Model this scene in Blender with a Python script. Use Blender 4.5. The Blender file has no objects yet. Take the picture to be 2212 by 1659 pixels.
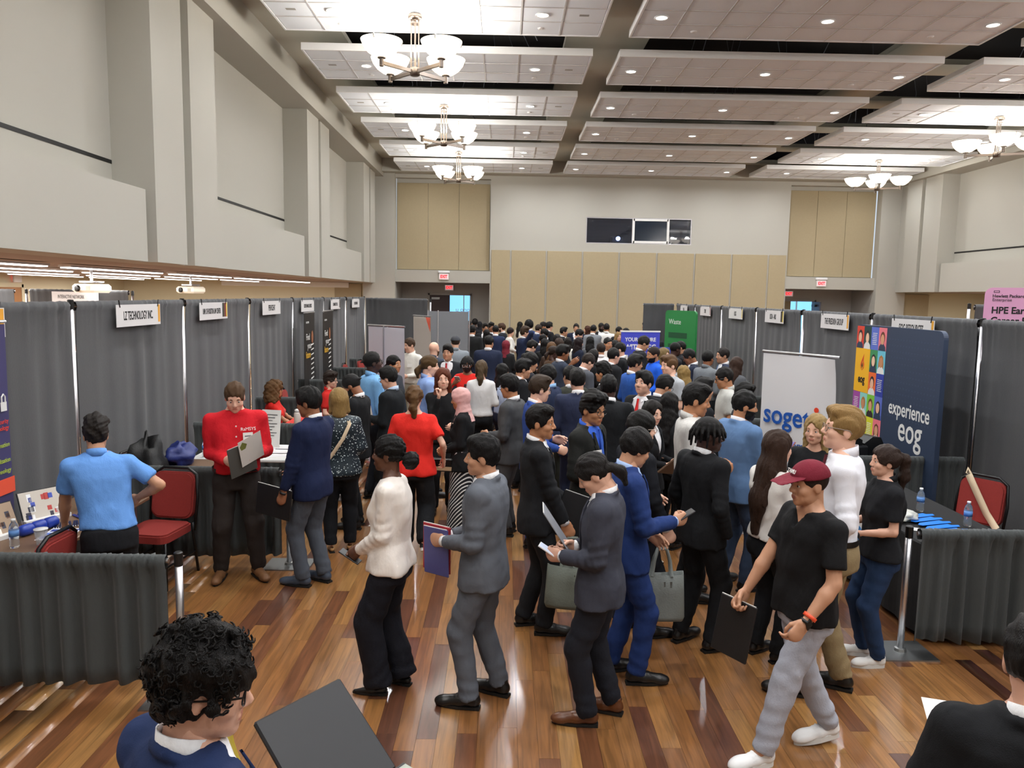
import bpy, math, random
import numpy as np
from mathutils import Vector, Matrix
random.seed(7)
rng = np.random.default_rng(7)
S = bpy.context.scene
COL = S.collection
# ------------------------------------------------------------------ camera, world, exposure
W_PX, H_PX, F_PX = 2212.0, 1659.0, 1661.0
CAM_H, YAW, PITCH, ROLL = 2.57, math.radians(0.667), math.radians(6.60), math.radians(1.03)
cam = bpy.data.cameras.new('camera')
cam.sensor_fit = 'HORIZONTAL'; cam.sensor_width = 36.0; cam.lens = 36.0*F_PX/W_PX
cam.clip_start = 0.05; cam.clip_end = 200
camo = bpy.data.objects.new('camera', cam); COL.objects.link(camo)
camo.matrix_world = (Matrix.Translation((0, 0, CAM_H)) @ Matrix.Rotation(-YAW, 4, 'Z')
                     @ Matrix.Rotation(math.pi/2-PITCH, 4, 'X') @ Matrix.Rotation(ROLL, 4, 'Z'))
S.camera = camo
S.view_settings.view_transform = 'Standard'; S.view_settings.look = 'None'
S.view_settings.gamma = 1.0; S.view_settings.use_curve_mapping = False
S.view_settings.exposure = 0.02
w = bpy.data.worlds.new('world'); S.world = w; w.use_nodes = True
w.node_tree.nodes['Background'].inputs[0].default_value = (0.75, 0.86, 1.0, 1)
w.node_tree.nodes['Background'].inputs[1].default_value = 0.9
# energies of the room's lamps (watts)
E_DOWN, E_BOWL, E_TUBE = 40.0, 44.0, 75.0
BOWL_EMIT, LENS_EMIT, TUBE_EMIT = 3.2, 12.0, 9.0

# camera ray -> where something of known height / depth stands
def ray(px, py):
    dx, dy = px-W_PX/2, py-H_PX/2
    c, s = math.cos(ROLL), math.sin(ROLL)
    x, y = (c*dx+s*dy)/F_PX, (-s*dx+c*dy)/F_PX
    sy, cy, sp, cp = math.sin(YAW), math.cos(YAW), math.sin(PITCH), math.cos(PITCH)
    fw = Vector((sy*cp, cy*cp, -sp)); r = Vector((cy, -sy, 0)); u = r.cross(fw)
    return fw+r*x-u*y
def at_z(px, py, z):
    d = ray(px, py); t = (z-CAM_H)/d.z
    return d.x*t, d.y*t

# ------------------------------------------------------------------ helpers
def lin(c):
    if isinstance(c, str):
        c = [int(c[i:i+2], 16)/255 for i in (1, 3, 5)]
    return tuple(((v/12.92) if v <= .04045 else ((v+.055)/1.055)**2.4) for v in c[:3])
MATS = {}
def mat(name, color, rough=.6, metal=0., bump=0., bscale=80., var=0., vscale=6., emit=0., coat=0., stretch=None, spec=.5, trans=0., sheen=0., alpha=1., wrinkle=0.):
    if name in MATS: return MATS[name]
    m = bpy.data.materials.new(name); m.use_nodes = True; MATS[name] = m
    nt = m.node_tree; b = nt.nodes['Principled BSDF']; c = (*lin(color), 1)
    b.inputs['Base Color'].default_value = c; b.inputs['Roughness'].default_value = rough
    b.inputs['Metallic'].default_value = metal; b.inputs['Coat Weight'].default_value = coat
    b.inputs['Specular IOR Level'].default_value = spec; b.inputs['Transmission Weight'].default_value = trans
    b.inputs['Sheen Weight'].default_value = sheen; b.inputs['Alpha'].default_value = alpha
    m.diffuse_color = c
    if emit:
        b.inputs['Emission Color'].default_value = c; b.inputs['Emission Strength'].default_value = emit
    if bump or var:
        tc = nt.nodes.new('ShaderNodeTexCoord'); mp = nt.nodes.new('ShaderNodeMapping')
        nt.links.new(tc.outputs['Object'], mp.inputs[0])
        if stretch: mp.inputs['Scale'].default_value = stretch
    if bump:
        n = nt.nodes.new('ShaderNodeTexNoise'); n.inputs['Scale'].default_value = bscale; n.inputs['Detail'].default_value = 3
        bp = nt.nodes.new('ShaderNodeBump'); bp.inputs['Strength'].default_value = bump; bp.inputs['Distance'].default_value = .01
        nt.links.new(mp.outputs[0], n.inputs['Vector']); nt.links.new(n.outputs[0], bp.inputs['Height']); nt.links.new(bp.outputs[0], b.inputs['Normal'])
        if wrinkle:
            n3 = nt.nodes.new('ShaderNodeTexNoise'); n3.inputs['Scale'].default_value = 15; n3.inputs['Detail'].default_value = 1.5; n3.inputs['Distortion'].default_value = .6
            b3 = nt.nodes.new('ShaderNodeBump'); b3.inputs['Strength'].default_value = wrinkle; b3.inputs['Distance'].default_value = .022
            nt.links.new(mp.outputs[0], n3.inputs['Vector']); nt.links.new(n3.outputs[0], b3.inputs['Height']); nt.links.new(b3.outputs[0], bp.inputs['Normal'])
    if var:
        n2 = nt.nodes.new('ShaderNodeTexNoise'); n2.inputs['Scale'].default_value = vscale; n2.inputs['Detail'].default_value = 4
        mx = nt.nodes.new('ShaderNodeMix'); mx.data_type = 'RGBA'
        mx.inputs[6].default_value = tuple(v*(1-var) for v in c[:3])+(1,); mx.inputs[7].default_value = tuple(min(1, v*(1+var)) for v in c[:3])+(1,)
        nt.links.new(mp.outputs[0], n2.inputs['Vector']); nt.links.new(n2.outputs[0], mx.inputs[0]); nt.links.new(mx.outputs[2], b.inputs['Base Color'])
    return m

def mesh_np(name, V, F, smooth=False, mi=None):
    me = bpy.data.meshes.new(name)
    V = np.asarray(V, np.float32)
    if isinstance(F, np.ndarray) and F.ndim == 2:
        n, k = F.shape
        me.vertices.add(len(V)); me.vertices.foreach_set('co', V.ravel())
        me.loops.add(n*k); me.loops.foreach_set('vertex_index', F.astype(np.int32).ravel())
        me.polygons.add(n); me.polygons.foreach_set('loop_start', np.arange(0, n*k, k, dtype=np.int32))
        me.update(calc_edges=True)
    else:
        me.from_pydata(V.tolist(), [], [tuple(int(i) for i in f) for f in F])
    if smooth: me.polygons.foreach_set('use_smooth', np.ones(len(me.polygons), bool))
    if mi is not None: me.polygons.foreach_set('material_index', np.asarray(mi, np.int32))
    me.update()
    return me

class MB:
    """collects boxes, tubes, lathes and sheets into one mesh"""
    def __init__(s): s.v = []; s.f = []; s.m = []
    def add(s, V, F, mi=0):
        o = len(s.v); s.v += [tuple(p) for p in V]; s.f += [tuple(i+o for i in f) for f in F]; s.m += [mi]*len(F); return s
    def box(s, lo, hi, mi=0, M=None, bev=0.):
        x0, y0, z0 = lo; x1, y1, z1 = hi
        if bev > 0:
            b = bev; V = []; 
            for z, i in ((z0, b), (z0+b, 0), (z1-b, 0), (z1, b)):
                for (sx, sy) in ((0, 0), (1, 0), (1, 1), (0, 1)):
                    cx, cy = (x1 if sx else x0), (y1 if sy else y0)
                    kx, ky = (-1 if sx else 1), (-1 if sy else 1)
                    p1 = (cx+kx*(b+i*.4), cy+ky*i, z); p2 = (cx+kx*i, cy+ky*(b+i*.4), z)
                    V += ([p2, p1] if (sx, sy) in ((0, 0), (1, 1)) else [p1, p2])
            F = [tuple(range(7, -1, -1)), tuple(range(24, 32))]
            for r in range(3):
                for k in range(8): a = r*8+k; c = r*8+(k+1) % 8; F.append((a, c, c+8, a+8))
        else:
            V = [(x0, y0, z0), (x1, y0, z0), (x1, y1, z0), (x0, y1, z0), (x0, y0, z1), (x1, y0, z1), (x1, y1, z1), (x0, y1, z1)]
            F = [(3, 2, 1, 0), (4, 5, 6, 7), (0, 1, 5, 4), (1, 2, 6, 5), (2, 3, 7, 6), (3, 0, 4, 7)]
        if M is not None: V = [tuple(M @ Vector(p)) for p in V]
        return s.add(V, F, mi)
    def tube(s, pts, r, n=10, mi=0, cap=True, flat=None):
        pts = [Vector(p) for p in pts]; rs = r if isinstance(r, (list, tuple)) else [r]*len(pts)
        V = []; prev = None
        for i, p in enumerate(pts):
            t = (pts[min(i+1, len(pts)-1)]-pts[max(i-1, 0)]).normalized()
            if prev is None:
                a = Vector((0, 0, 1)) if abs(t.z) < .9 else Vector((1, 0, 0)); u = t.cross(a).normalized()
            else: u = (prev-t*prev.dot(t)).normalized()
            prev = u; q = t.cross(u)
            for k in range(n):
                an = 2*math.pi*k/n; fl = flat or 1.
                V.append(p+u*(rs[i]*math.cos(an))+q*(rs[i]*fl*math.sin(an)))
        F = []
        for i in range(len(pts)-1):
            for k in range(n): a = i*n+k; b = i*n+(k+1) % n; F.append((a, b, b+n, a+n))
        if cap: F += [tuple(range(n-1, -1, -1)), tuple(range((len(pts)-1)*n, len(pts)*n))]
        return s.add(V, F, mi)
    def lathe(s, prof, n=16, c=(0, 0, 0), mi=0, M=None):
        V = []; F = []
        for (r, z) in prof:
            for k in range(n): an = 2*math.pi*k/n; V.append((c[0]+r*math.cos(an), c[1]+r*math.sin(an), c[2]+z))
        for i in range(len(prof)-1):
            for k in range(n): a = i*n+k; b = i*n+(k+1) % n; F.append((a, b, b+n, a+n))
        F += [tuple(range(n-1, -1, -1)), tuple(range((len(prof)-1)*n, len(prof)*n))]
        if M is not None: V = [tuple(M @ Vector(p)) for p in V]
        return s.add(V, F, mi)
    def prism(s, poly, z0, z1, mi=0, M=None):
        n = len(poly); V = [(x, y, z0) for x, y in poly]+[(x, y, z1) for x, y in poly]
        F = [tuple(range(n-1, -1, -1)), tuple(range(n, 2*n))]+[(k, (k+1) % n, n+(k+1) % n, n+k) for k in range(n)]
        if M is not None: V = [tuple(M @ Vector(p)) for p in V]
        return s.add(V, F, mi)
    def mesh(s, name, smooth=False):
        return mesh_np(name, s.v, s.f, smooth, s.m)
    def build(s, name, mats, parent=None, smooth=False, **k):
        return ob(name, s.mesh(name, smooth), mats, parent, **k)

def ob(name, me, mats, parent=None, loc=None, rz=None, label=None, cat=None, group=None, kind=None):
    o = bpy.data.objects.new(name, me); COL.objects.link(o)
    if mats is not None and me is not None:
        ms = mats if isinstance(mats, (list, tuple)) else [mats]
        if len(me.materials) == 0:
            for m in ms: me.materials.append(m)
        for i, m in enumerate(ms):
            if i < len(o.material_slots) and me.materials[i] != m:
                o.material_slots[i].link = 'OBJECT'; o.material_slots[i].material = m
    if parent: o.parent = parent
    if loc is not None: o.location = loc
    if rz is not None: o.rotation_euler.z = rz
    tag(o, label, cat, group, kind)
    return o
def tag(o, label=None, cat=None, group=None, kind=None):
    if label: o['label'] = label
    if cat: o['category'] = cat
    if group: o['group'] = group
    if kind: o['kind'] = kind
    return o
def thing(name, label, cat, loc=(0, 0, 0), rz=0., group=None):
    o = bpy.data.objects.new(name, None); COL.objects.link(o); o.empty_display_size = .1
    o.location = loc; o.rotation_euler.z = rz
    return tag(o, label, cat, group)
def struct(name, mb, m, parent=None, smooth=False):
    return mb.build(name, m, parent, smooth, kind=None if parent else 'structure')
TXT = {}
def text_mesh(s, size=1., xs=1., bold=0., align='CENTER'):
    key = (s, size, xs, bold, align)
    if key in TXT: return TXT[key]
    cu = bpy.data.curves.new('lettering', 'FONT'); cu.body = s; cu.size = size; cu.align_x = align; cu.align_y = 'CENTER'
    cu.extrude = .0008; cu.offset = bold; cu.resolution_u = 3
    t = bpy.data.objects.new('lettering', cu); COL.objects.link(t)
    dg = bpy.context.evaluated_depsgraph_get()
    me = bpy.data.meshes.new_from_object(t.evaluated_get(dg)); me.name = 'lettering'
    bpy.data.objects.remove(t); bpy.data.curves.remove(cu)
    me.transform(Matrix.Diagonal((xs, 1, 1, 1))); me.materials.clear(); TXT[key] = me
    return me
def lettering(s, m, parent, M, size, xs=1., bold=0., align='CENTER', name='lettering'):
    """M takes the text plane (x right, y up, z out) into the parent's frame"""
    o = ob(name, text_mesh(s, size, xs, bold, align), m, parent); o.matrix_local = M; return o
def face_to(origin, right, up):
    r = Vector(right).normalized(); u = Vector(up).normalized(); n = r.cross(u)
    M = Matrix((r, u, n)).transposed().to_4x4(); M.translation = Vector(origin); return M
# ------------------------------------------------------------------ materials of the shell
M_wall = mat('wall paint', (.70, .69, .655), .85, bump=.06, bscale=120, var=.015, vscale=.6)
M_wall2 = mat('alcove paint', (.66, .655, .64), .85, bump=.05, bscale=120)
M_cream = mat('cream paint', (.83, .80, .69), .85, bump=.05, bscale=120)
M_tan = mat('tan fabric panel', (.665, .61, .495), .95, bump=.15, bscale=300, var=.05, vscale=20)
M_ceil = mat('drywall ceiling', (.74, .735, .69), .9)
M_cloud = mat('white panel edge', (.90, .905, .915), .7)
M_tile = mat('acoustic tile', (.91, .935, .97), .95, bump=.12, bscale=220, var=.02, vscale=60)
M_grid = mat('ceiling grid', (.78, .78, .79), .6)
M_plenum = mat('plenum navy', (.055, .06, .10), .9)
M_black = mat('black slot', (.02, .02, .022), .6)
M_metal = mat('brushed nickel', (.50, .46, .43), .34, metal=1.)
M_chrome = mat('aluminium pole', (.82, .82, .84), .3, metal=1.)
M_steel = mat('steel plate', (.62, .63, .63), .4, metal=1.)
M_lens = mat('downlight lens', (1, .97, .92), .5, emit=LENS_EMIT)
M_bowl = mat('frosted bowl', (1, .95, .86), .5, emit=BOWL_EMIT)
M_tube = mat('fluorescent lens', (1, .97, .95), .5, emit=TUBE_EMIT)
M_white = mat('white plastic', (.90, .90, .89), .45)
M_offwh = mat('off white paper', (.90, .89, .87), .7)
M_dark = mat('black plastic', (.03, .03, .033), .4)
M_red = mat('exit red', (.95, .06, .10), .5, emit=1.6)

# ------------------------------------------------------------------ floor
def wood_mat(name, use_attr):
    m = bpy.data.materials.new(name); m.use_nodes = True; nt = m.node_tree; b = nt.nodes['Principled BSDF']
    geo = nt.nodes.new('ShaderNodeNewGeometry')
    if use_attr:
        a = nt.nodes.new('ShaderNodeAttribute'); a.attribute_name = 'tone'; rnd = a.outputs['Fac']
    else:
        a = nt.nodes.new('ShaderNodeObjectInfo'); rnd = a.outputs['Random']
    mul = nt.nodes.new('ShaderNodeVectorMath'); mul.operation = 'MULTIPLY'; mul.inputs[1].default_value = (38, 2.2, 1)
    nt.links.new(geo.outputs['Position'], mul.inputs[0])
    off = nt.nodes.new('ShaderNodeMath'); off.operation = 'MULTIPLY'; off.inputs[1].default_value = 91.
    nt.links.new(rnd, off.inputs[0])
    addv = nt.nodes.new('ShaderNodeVectorMath'); nt.links.new(mul.outputs[0], addv.inputs[0]); nt.links.new(off.outputs[0], addv.inputs[1])
    n = nt.nodes.new('ShaderNodeTexNoise'); n.inputs['Scale'].default_value = 1.; n.inputs['Detail'].default_value = 6; n.inputs['Distortion'].default_value = .9
    nt.links.new(addv.outputs[0], n.inputs['Vector'])
    cr = nt.nodes.new('ShaderNodeValToRGB'); cr.color_ramp.interpolation = 'LINEAR'
    e = cr.color_ramp.elements
    stops = [(0, '#986b3b'), (.28, '#8b5d34'), (.50, '#7d522e'), (.66, '#a27845'), (.76, '#74492d'), (.86, '#623c28'), (.95, '#523124'), (1., '#855a34')]
    e[0].position = 0; e[0].color = (*lin(stops[0][1]), 1); e[1].position = 1; e[1].color = (*lin(stops[-1][1]), 1)
    for p, c in stops[1:-1]: q = e.new(p); q.color = (*lin(c), 1)
    nt.links.new(rnd, cr.inputs[0])
    hs = nt.nodes.new('ShaderNodeMapRange'); hs.inputs[1].default_value = .3; hs.inputs[2].default_value = .7; hs.inputs[3].default_value = .62; hs.inputs[4].default_value = 1.22
    nt.links.new(n.outputs[0], hs.inputs[0])
    mx = nt.nodes.new('ShaderNodeVectorMath'); mx.operation = 'SCALE'
    nt.links.new(cr.outputs[0], mx.inputs[0]); nt.links.new(hs.outputs[0], mx.inputs['Scale'])
    nt.links.new(mx.outputs[0], b.inputs['Base Color'])
    b.inputs['Roughness'].default_value = .30; b.inputs['Specular IOR Level'].default_value = .5
    b.inputs['Coat Weight'].default_value = .55; b.inputs['Coat Roughness'].default_value = .13
    bp = nt.nodes.new('ShaderNodeBump'); bp.inputs['Strength'].default_value = .05; bp.inputs['Distance'].default_value = .004
    nt.links.new(n.outputs[0], bp.inputs['Height']); nt.links.new(bp.outputs[0], b.inputs['Normal'])
    return m
M_wood = wood_mat('hardwood plank', False); M_wood2 = wood_mat('hardwood planks', True)
RX0, RX1, RY0, RY1 = -13.2, 17.2, -4.0, 30.0
floor = struct('floor', MB().box((RX0, RY0, -.2), (RX1, RY1, -.014)), mat('subfloor', (.12, .07, .04), .9))
PW = .118
unit = MB().box((0, 0, -.013), (1, 1, 0)).mesh('plank'); unit.materials.append(M_wood)
planks = []
j0, j1 = int(RX0/PW), int(RX1/PW)
for j in range(j0, j1):
    x = j*PW; y = RY0-random.random()*1.2
    while y < RY1:
        L = random.choice((.55, .8, 1.05, 1.3, 1.6, 2.0))*random.uniform(.85, 1.15); planks.append((x, y, L)); y += L
def plank_key(p):
    x, y, L = p; yc = max(y+L/2, .1)
    if y+L < 2.9 or abs(x+PW/2-.08) > .66*yc+.3 or x < -2.6 or x > 3.9: return 99+abs(yc)
    return yc
planks.sort(key=plank_key)
for (x, y, L) in planks[:300]:
    o = bpy.data.objects.new('plank', unit); COL.objects.link(o); o.parent = floor
    o.location = (x+.0006, y+.0006, 0); o.scale = (PW-.0012, L-.0012, 1)
rest = planks[300:]
V = np.array([[(x+.0006, y+.0006, 0), (x+PW-.0006, y+.0006, 0), (x+PW-.0006, y+L-.0006, 0), (x+.0006, y+L-.0006, 0)] for x, y, L in rest]).reshape(-1, 3)
V = np.concatenate([V, V-[0, 0, .013]]); n = len(rest); base = np.arange(n)[:, None]*4; lo = base+4*n
F = np.concatenate([base+[0, 1, 2, 3], np.concatenate([lo+0, lo+1, base+1, base+0], 1), np.concatenate([lo+1, lo+2, base+2, base+1], 1),
                    np.concatenate([lo+2, lo+3, base+3, base+2], 1), np.concatenate([lo+3, lo+0, base+0, base+3], 1)])
me = mesh_np('planks', V, F); at = me.attributes.new('tone', 'FLOAT', 'FACE')
at.data.foreach_set('value', np.tile(rng.random(n).astype(np.float32), 5))
ob('planks', me, M_wood2, floor, kind='stuff')

# ------------------------------------------------------------------ walls
ZS, ZP, ZB, ZC = 2.90, 3.77, 6.50, 7.05        # soffit, parapet top, beam underside, ceiling
XL, XLR = -4.35, -4.88                         # soffit face and recessed wall, left side
XR, XRR = 13.40, 13.93
PAIRS = [(-5.4, -4.4, -4.15, -3.2), (2.2, 3.15, 3.4, 4.35), (9.79, 10.70, 10.95, 11.88), (17.28, 18.30, 18.50, 19.40), (24.03, 25.0, 25.2, 26.1)]
def side_wall(name, xf, xr, sgn):
    b = MB()
    def bx(xa, xb, y0, y1, z0, z1): b.box((min(xa, xb), y0, z0), (max(xa, xb), y1, z1))
    bx(xr, xr-sgn*.12, RY0, 27.0, ZS, ZC)                       # recessed wall plane
    ends = []
    for (a, c, d, e) in PAIRS:
        bx(xr, xf, a, c, ZS, ZC); bx(xr, xf, d, e, ZS, ZC); bx(xr, xf-sgn*.14, c, d, ZS, ZC)
        ends.append((a, e))
    for k in range(len(ends)-1):
        y0, y1 = ends[k][1], ends[k+1][0]
        bx(xr, xf-sgn*.05, y0, y1-.16, ZS, ZP); bx(xr, xf-sgn*.2, y1-.16, y1, ZS, ZP)
    bx(xr, xf-sgn*.2, 26.1, 27.0, ZS, ZC)
    wl = struct(name, b, M_wall)
    for k in range(len(ends)-1):
        y0, y1 = ends[k][1], ends[k+1][0]
        s = MB(); s.box((min(xr, xr+sgn*.006), y0, 4.09), (max(xr, xr+sgn*.006), y1, 4.135)); s.build('shadow_gap', M_black, wl)
    return wl
side_wall('wall_left', XL, XLR, 1); side_wall('wall_right', XR, XRR, -1)
# perimeter beams under the ceiling
b = MB(); b.box((XLR, RY0, ZB), (-4.18, 27.0, ZC)); b.box((13.22, RY0, ZB), (XRR, 27.0, ZC)); b.box((-4.18, 26.45, 6.62), (13.22, 27.0, ZC))
struct('trim_1', b, M_wall)
# back wall with alcoves, window hole
YB = 27.0
b = MB()
b.box((-.53, YB, 0), (9.82, YB+.2, 4.40)); b.box((-.53, YB, 5.29), (9.82, YB+.2, ZC)); b.box((-.53, YB, 4.40), (2.78, YB+.2, 5.29)); b.box((6.44, YB, 4.40), (9.82, YB+.2, 5.29))
for (xa, xb, xo0, xo1) in ((-3.80, -.53, -4.9, -3.80), (9.82, 12.92, 12.92, 13.95)):
    b.box((xo0, YB-.15, 0), (xo1, YB+.2, ZC))                                 # corner piers
    b.box((xa, YB, 2.96), (xb, YB+1.9, 3.38)); b.box((xa, YB+.28, 3.38), (xb, YB+.5, ZC)); b.box((xa, YB, 6.50), (xb, YB+.28, ZC))
wb = struct('wall_back', b, M_wall)
al = MB()
for (xa, xb, d0, d1) in ((-3.80, -.53, -2.83, -1.22), (9.82, 12.92, 10.0, 11.6)):
    y = YB+1.7
    al.box((xa, y, 0), (d0, y+.15, 2.96)); al.box((d1, y, 0), (xb, y+.15, 2.96)); al.box((d0, y, 2.58), (d1, y+.15, 2.96))
    al.box((xa-.2, YB+.2, 0), (xa, y, 2.96)); al.box((xb, YB+.2, 0), (xb+.2, y, 2.96))
al.build('alcove_wall', M_wall2, wb)
edges = [-.51, .19, 1.43, 2.68, 3.95, 5.26, 6.58, 7.87, 9.15, 9.80]
for a, c in zip(edges[:-1], edges[1:]):
    MB().box((a+.03, YB-.035, .25), (c-.03, YB, 4.11), bev=.008).build('wall_panel', M_tan, wb)
for xa, xb in ((-3.78, -.55), (9.84, 12.90)):
    wd = (xb-xa)/3
    for k in range(3): MB().box((xa+k*wd+.004, YB+.235, 3.40), (xa+(k+1)*wd-.004, YB+.28, 6.36), bev=.006).build('wall_panel', M_tan, wb)
b = MB(); b.box((RX0, RY0-.2, 0), (RX1, RY0, ZC)); struct('wall_front', b, M_wall)
# low side rooms to the left and right of the hall
b = MB(); b.box((RX0-.2, RY0, 0), (RX0, 27.2, ZS+.1)); b.box((RX0, 27.0, 0), (-4.9, 27.2, ZS+.1)); wsl = struct('wall_far_left', b, M_cream)
MB().box((-9.8, 26.9, 2.72), (-5.4, 27.0, 2.9), bev=.01).build('screen_case', M_white, wsl)
MB().box((-4.98, 26.93, 0), (-5.9, 27.0, 2.86)).build('wall_panel', M_tan, wsl)
b = MB(); b.box((RX1, RY0, 0), (RX1+.2, 27.2, ZS+.1)); b.box((13.95, 27.0, 0), (RX1, 27.2, ZS+.1)); wsr = struct('wall_far_right', b, M_cream)
MB().box((13.98, 26.93, 0), (14.85, 27.0, 2.84)).build('wall_panel', M_tan, wsr)
M_lowceil = mat('low ceiling', (.62, .57, .54), .9)
b = MB(); b.box((RX0, RY0, ZS), (XLR-.12, 27.0, ZS+.12)); b.box((XRR+.12, RY0, ZS), (RX1, 27.0, ZS+.12)); struct('ceiling_low', b, M_lowceil)

# ------------------------------------------------------------------ ceiling with dark openings
CY = [13.62+2.73*k for k in range(-6, 5)]
ROWS = [('left', -3.48, 8), ('middle', 1.92, 9), ('right', 8.14, 8)]
TS, TY = .61, .573
b = MB(); ys = []
for y in CY: ys.append((y-.55, y+1.45))
opens = [(-2.9, 1.0), (2.45, 6.9), (8.05, 12.45)]
prev = RY0
for (y0, y1) in ys:
    y0 = max(y0, RY0+.1)
    b.box((-4.2, prev, ZC), (13.25, y0, ZC+.1)); xp = -4.2
    for (xa, xb) in opens: b.box((xp, y0, ZC), (xa, y1, ZC+.1)); xp = xb
    b.box((xp, y0, ZC), (13.25, y1, ZC+.1)); prev = y1
b.box((-4.2, prev, ZC), (13.25, 27.2, ZC+.1))
ceiling = struct('ceiling', b, M_ceil)
b = MB(); b.box((-5.1, RY0-.2, 8.3), (14.2, 27.4, 8.4)); b.box((-5.1, RY0-.2, ZC), (-4.9, 27.4, 8.3)); b.box((14, RY0-.2, ZC), (14.2, 27.4, 8.3))
b.box((-5.1, RY0-.2, ZC), (14.2, RY0, 8.3)); b.box((-5.1, 27.2, ZC), (14.2, 27.4, 8.3))
b.build('plenum', M_plenum, ceiling)
wires = MB()
for (y0, y1) in ys[3:]:
    for (xa, xb) in opens:
        for k in range(5):
            x = random.uniform(xa+.2, xb-.2); y = random.uniform(y0+.5, y1-.2)
            wires.tube([(x, y, 8.3), (x+random.uniform(-.3, .3), y, 7.6), (x+random.uniform(-.2, .2), y+.1, 7.0)], .008, 5)
wires.build('hanger_wires', mat('wire', (.35, .37, .42), .5), ceiling, kind='stuff')
tile = MB().box((.012, .012, 0), (TS-.012, TY-.012, .02)).mesh('ceiling_tile'); tile.materials.append(M_tile)
CZ = 6.63
frames = {}
for nt_ in (8, 9):
    f = MB(); wX, wY = nt_*TS, 3*TY
    f.box((0, 0, .03), (wX, wY, .11))                        # back of the panel
    for (x0, y0, x1, y1) in ((-.03, -.03, wX+.03, 0), (-.03, wY, wX+.03, wY+.03), (-.03, 0, 0, wY), (wX, 0, wX+.03, wY)): f.box((x0, y0, -.005), (x1, y1, .115))
    frames[nt_] = f.mesh('panel_frame')
    g = MB()
    for k in range(1, nt_): g.box((k*TS-.012, 0, 0), (k*TS+.012, wY, .03))
    for k in range(1, 3): g.box((0, k*TY-.012, 0), (wX, k*TY+.012, .03))
    frames[(nt_, 'g')] = g.mesh('grid')
vent = MB().box((-.07, -.035, -.002), (.07, .035, .01)).mesh('vent')
spr = MB().lathe([(.05, .01), (.05, 0), (.03, -.012)], 12).mesh('sprinkler_cover')
M_vent = mat('grey vent', (.60, .59, .58), .6)
LIGHTS = {'left': (1, 6), 'middle': (0, 4, 8), 'right': (1, 6)}
ORD = ['nearest', 'second', 'third', 'fourth', 'fifth', 'sixth', 'seventh']
can = MB().lathe([(.105, .004), (.105, -.008), (.088, -.008), (.084, .004)], 20).mesh('trim_ring', True)
lensm = MB().lathe([(.084, .004), (.084, 0)], 20).mesh('lens', True)
dl_data = bpy.data.lights.new('downlight', 'AREA'); dl_data.shape = 'DISK'; dl_data.size = .15; dl_data.energy = E_DOWN; dl_data.color = (.955, .975, 1.0); dl_data.spread = math.radians(165)
for ci, y in enumerate(CY):
    near = y > 7.5
    for (rn, x0, nx) in ROWS:
        fr = ob('ceiling_panel', frames[nx], M_cloud, ceiling, loc=(x0, y, CZ))
        ob('grid', frames[(nx, 'g')], M_grid, fr)
        if near:
            for i in range(nx):
                for j in range(3): ob('ceiling_tile', tile, M_tile, fr, loc=(i*TS, j*TY, .008))
            for i in (0, nx-1): ob('vent', vent, M_vent, fr, loc=((i+.5)*TS, 1.5*TY, .008))
            for i in (1, nx-2): ob('sprinkler_cover', spr, M_cloud, fr, loc=((i+.5)*TS, 2.5*TY, .0))
        else:
            f = MB(); f.box((.0, .0, .008), (nx*TS, 3*TY, .028)); f.build('ceiling_tiles', M_tile, fr)
        for li, i in enumerate(LIGHTS[rn]):
            pos = {2: ('left', 'right'), 3: ('left', 'centre', 'right')}[len(LIGHTS[rn])][li]
            k = ci-3
            far = ORD[k] if 0 <= k < 7 else 'rearmost'
            if near:
                d = thing('downlight', f'round recessed downlight at {pos} of the {far} hanging panel, {rn} ceiling row', 'ceiling light', (x0+(i+.5)*TS, y+1.5*TY, CZ-.0), group='round recessed downlights')
                ob('trim_ring', can, M_cloud, d); ob('lens', lensm, M_lens, d)
                lo = bpy.data.objects.new('lamp', dl_data); COL.objects.link(lo); lo.parent = d; lo.location = (0, 0, -.02)
            else:
                lo = bpy.data.objects.new('lamp', dl_data); COL.objects.link(lo); lo.parent = fr; lo.location = ((i+.5)*TS, 1.5*TY, -.02)

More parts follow.
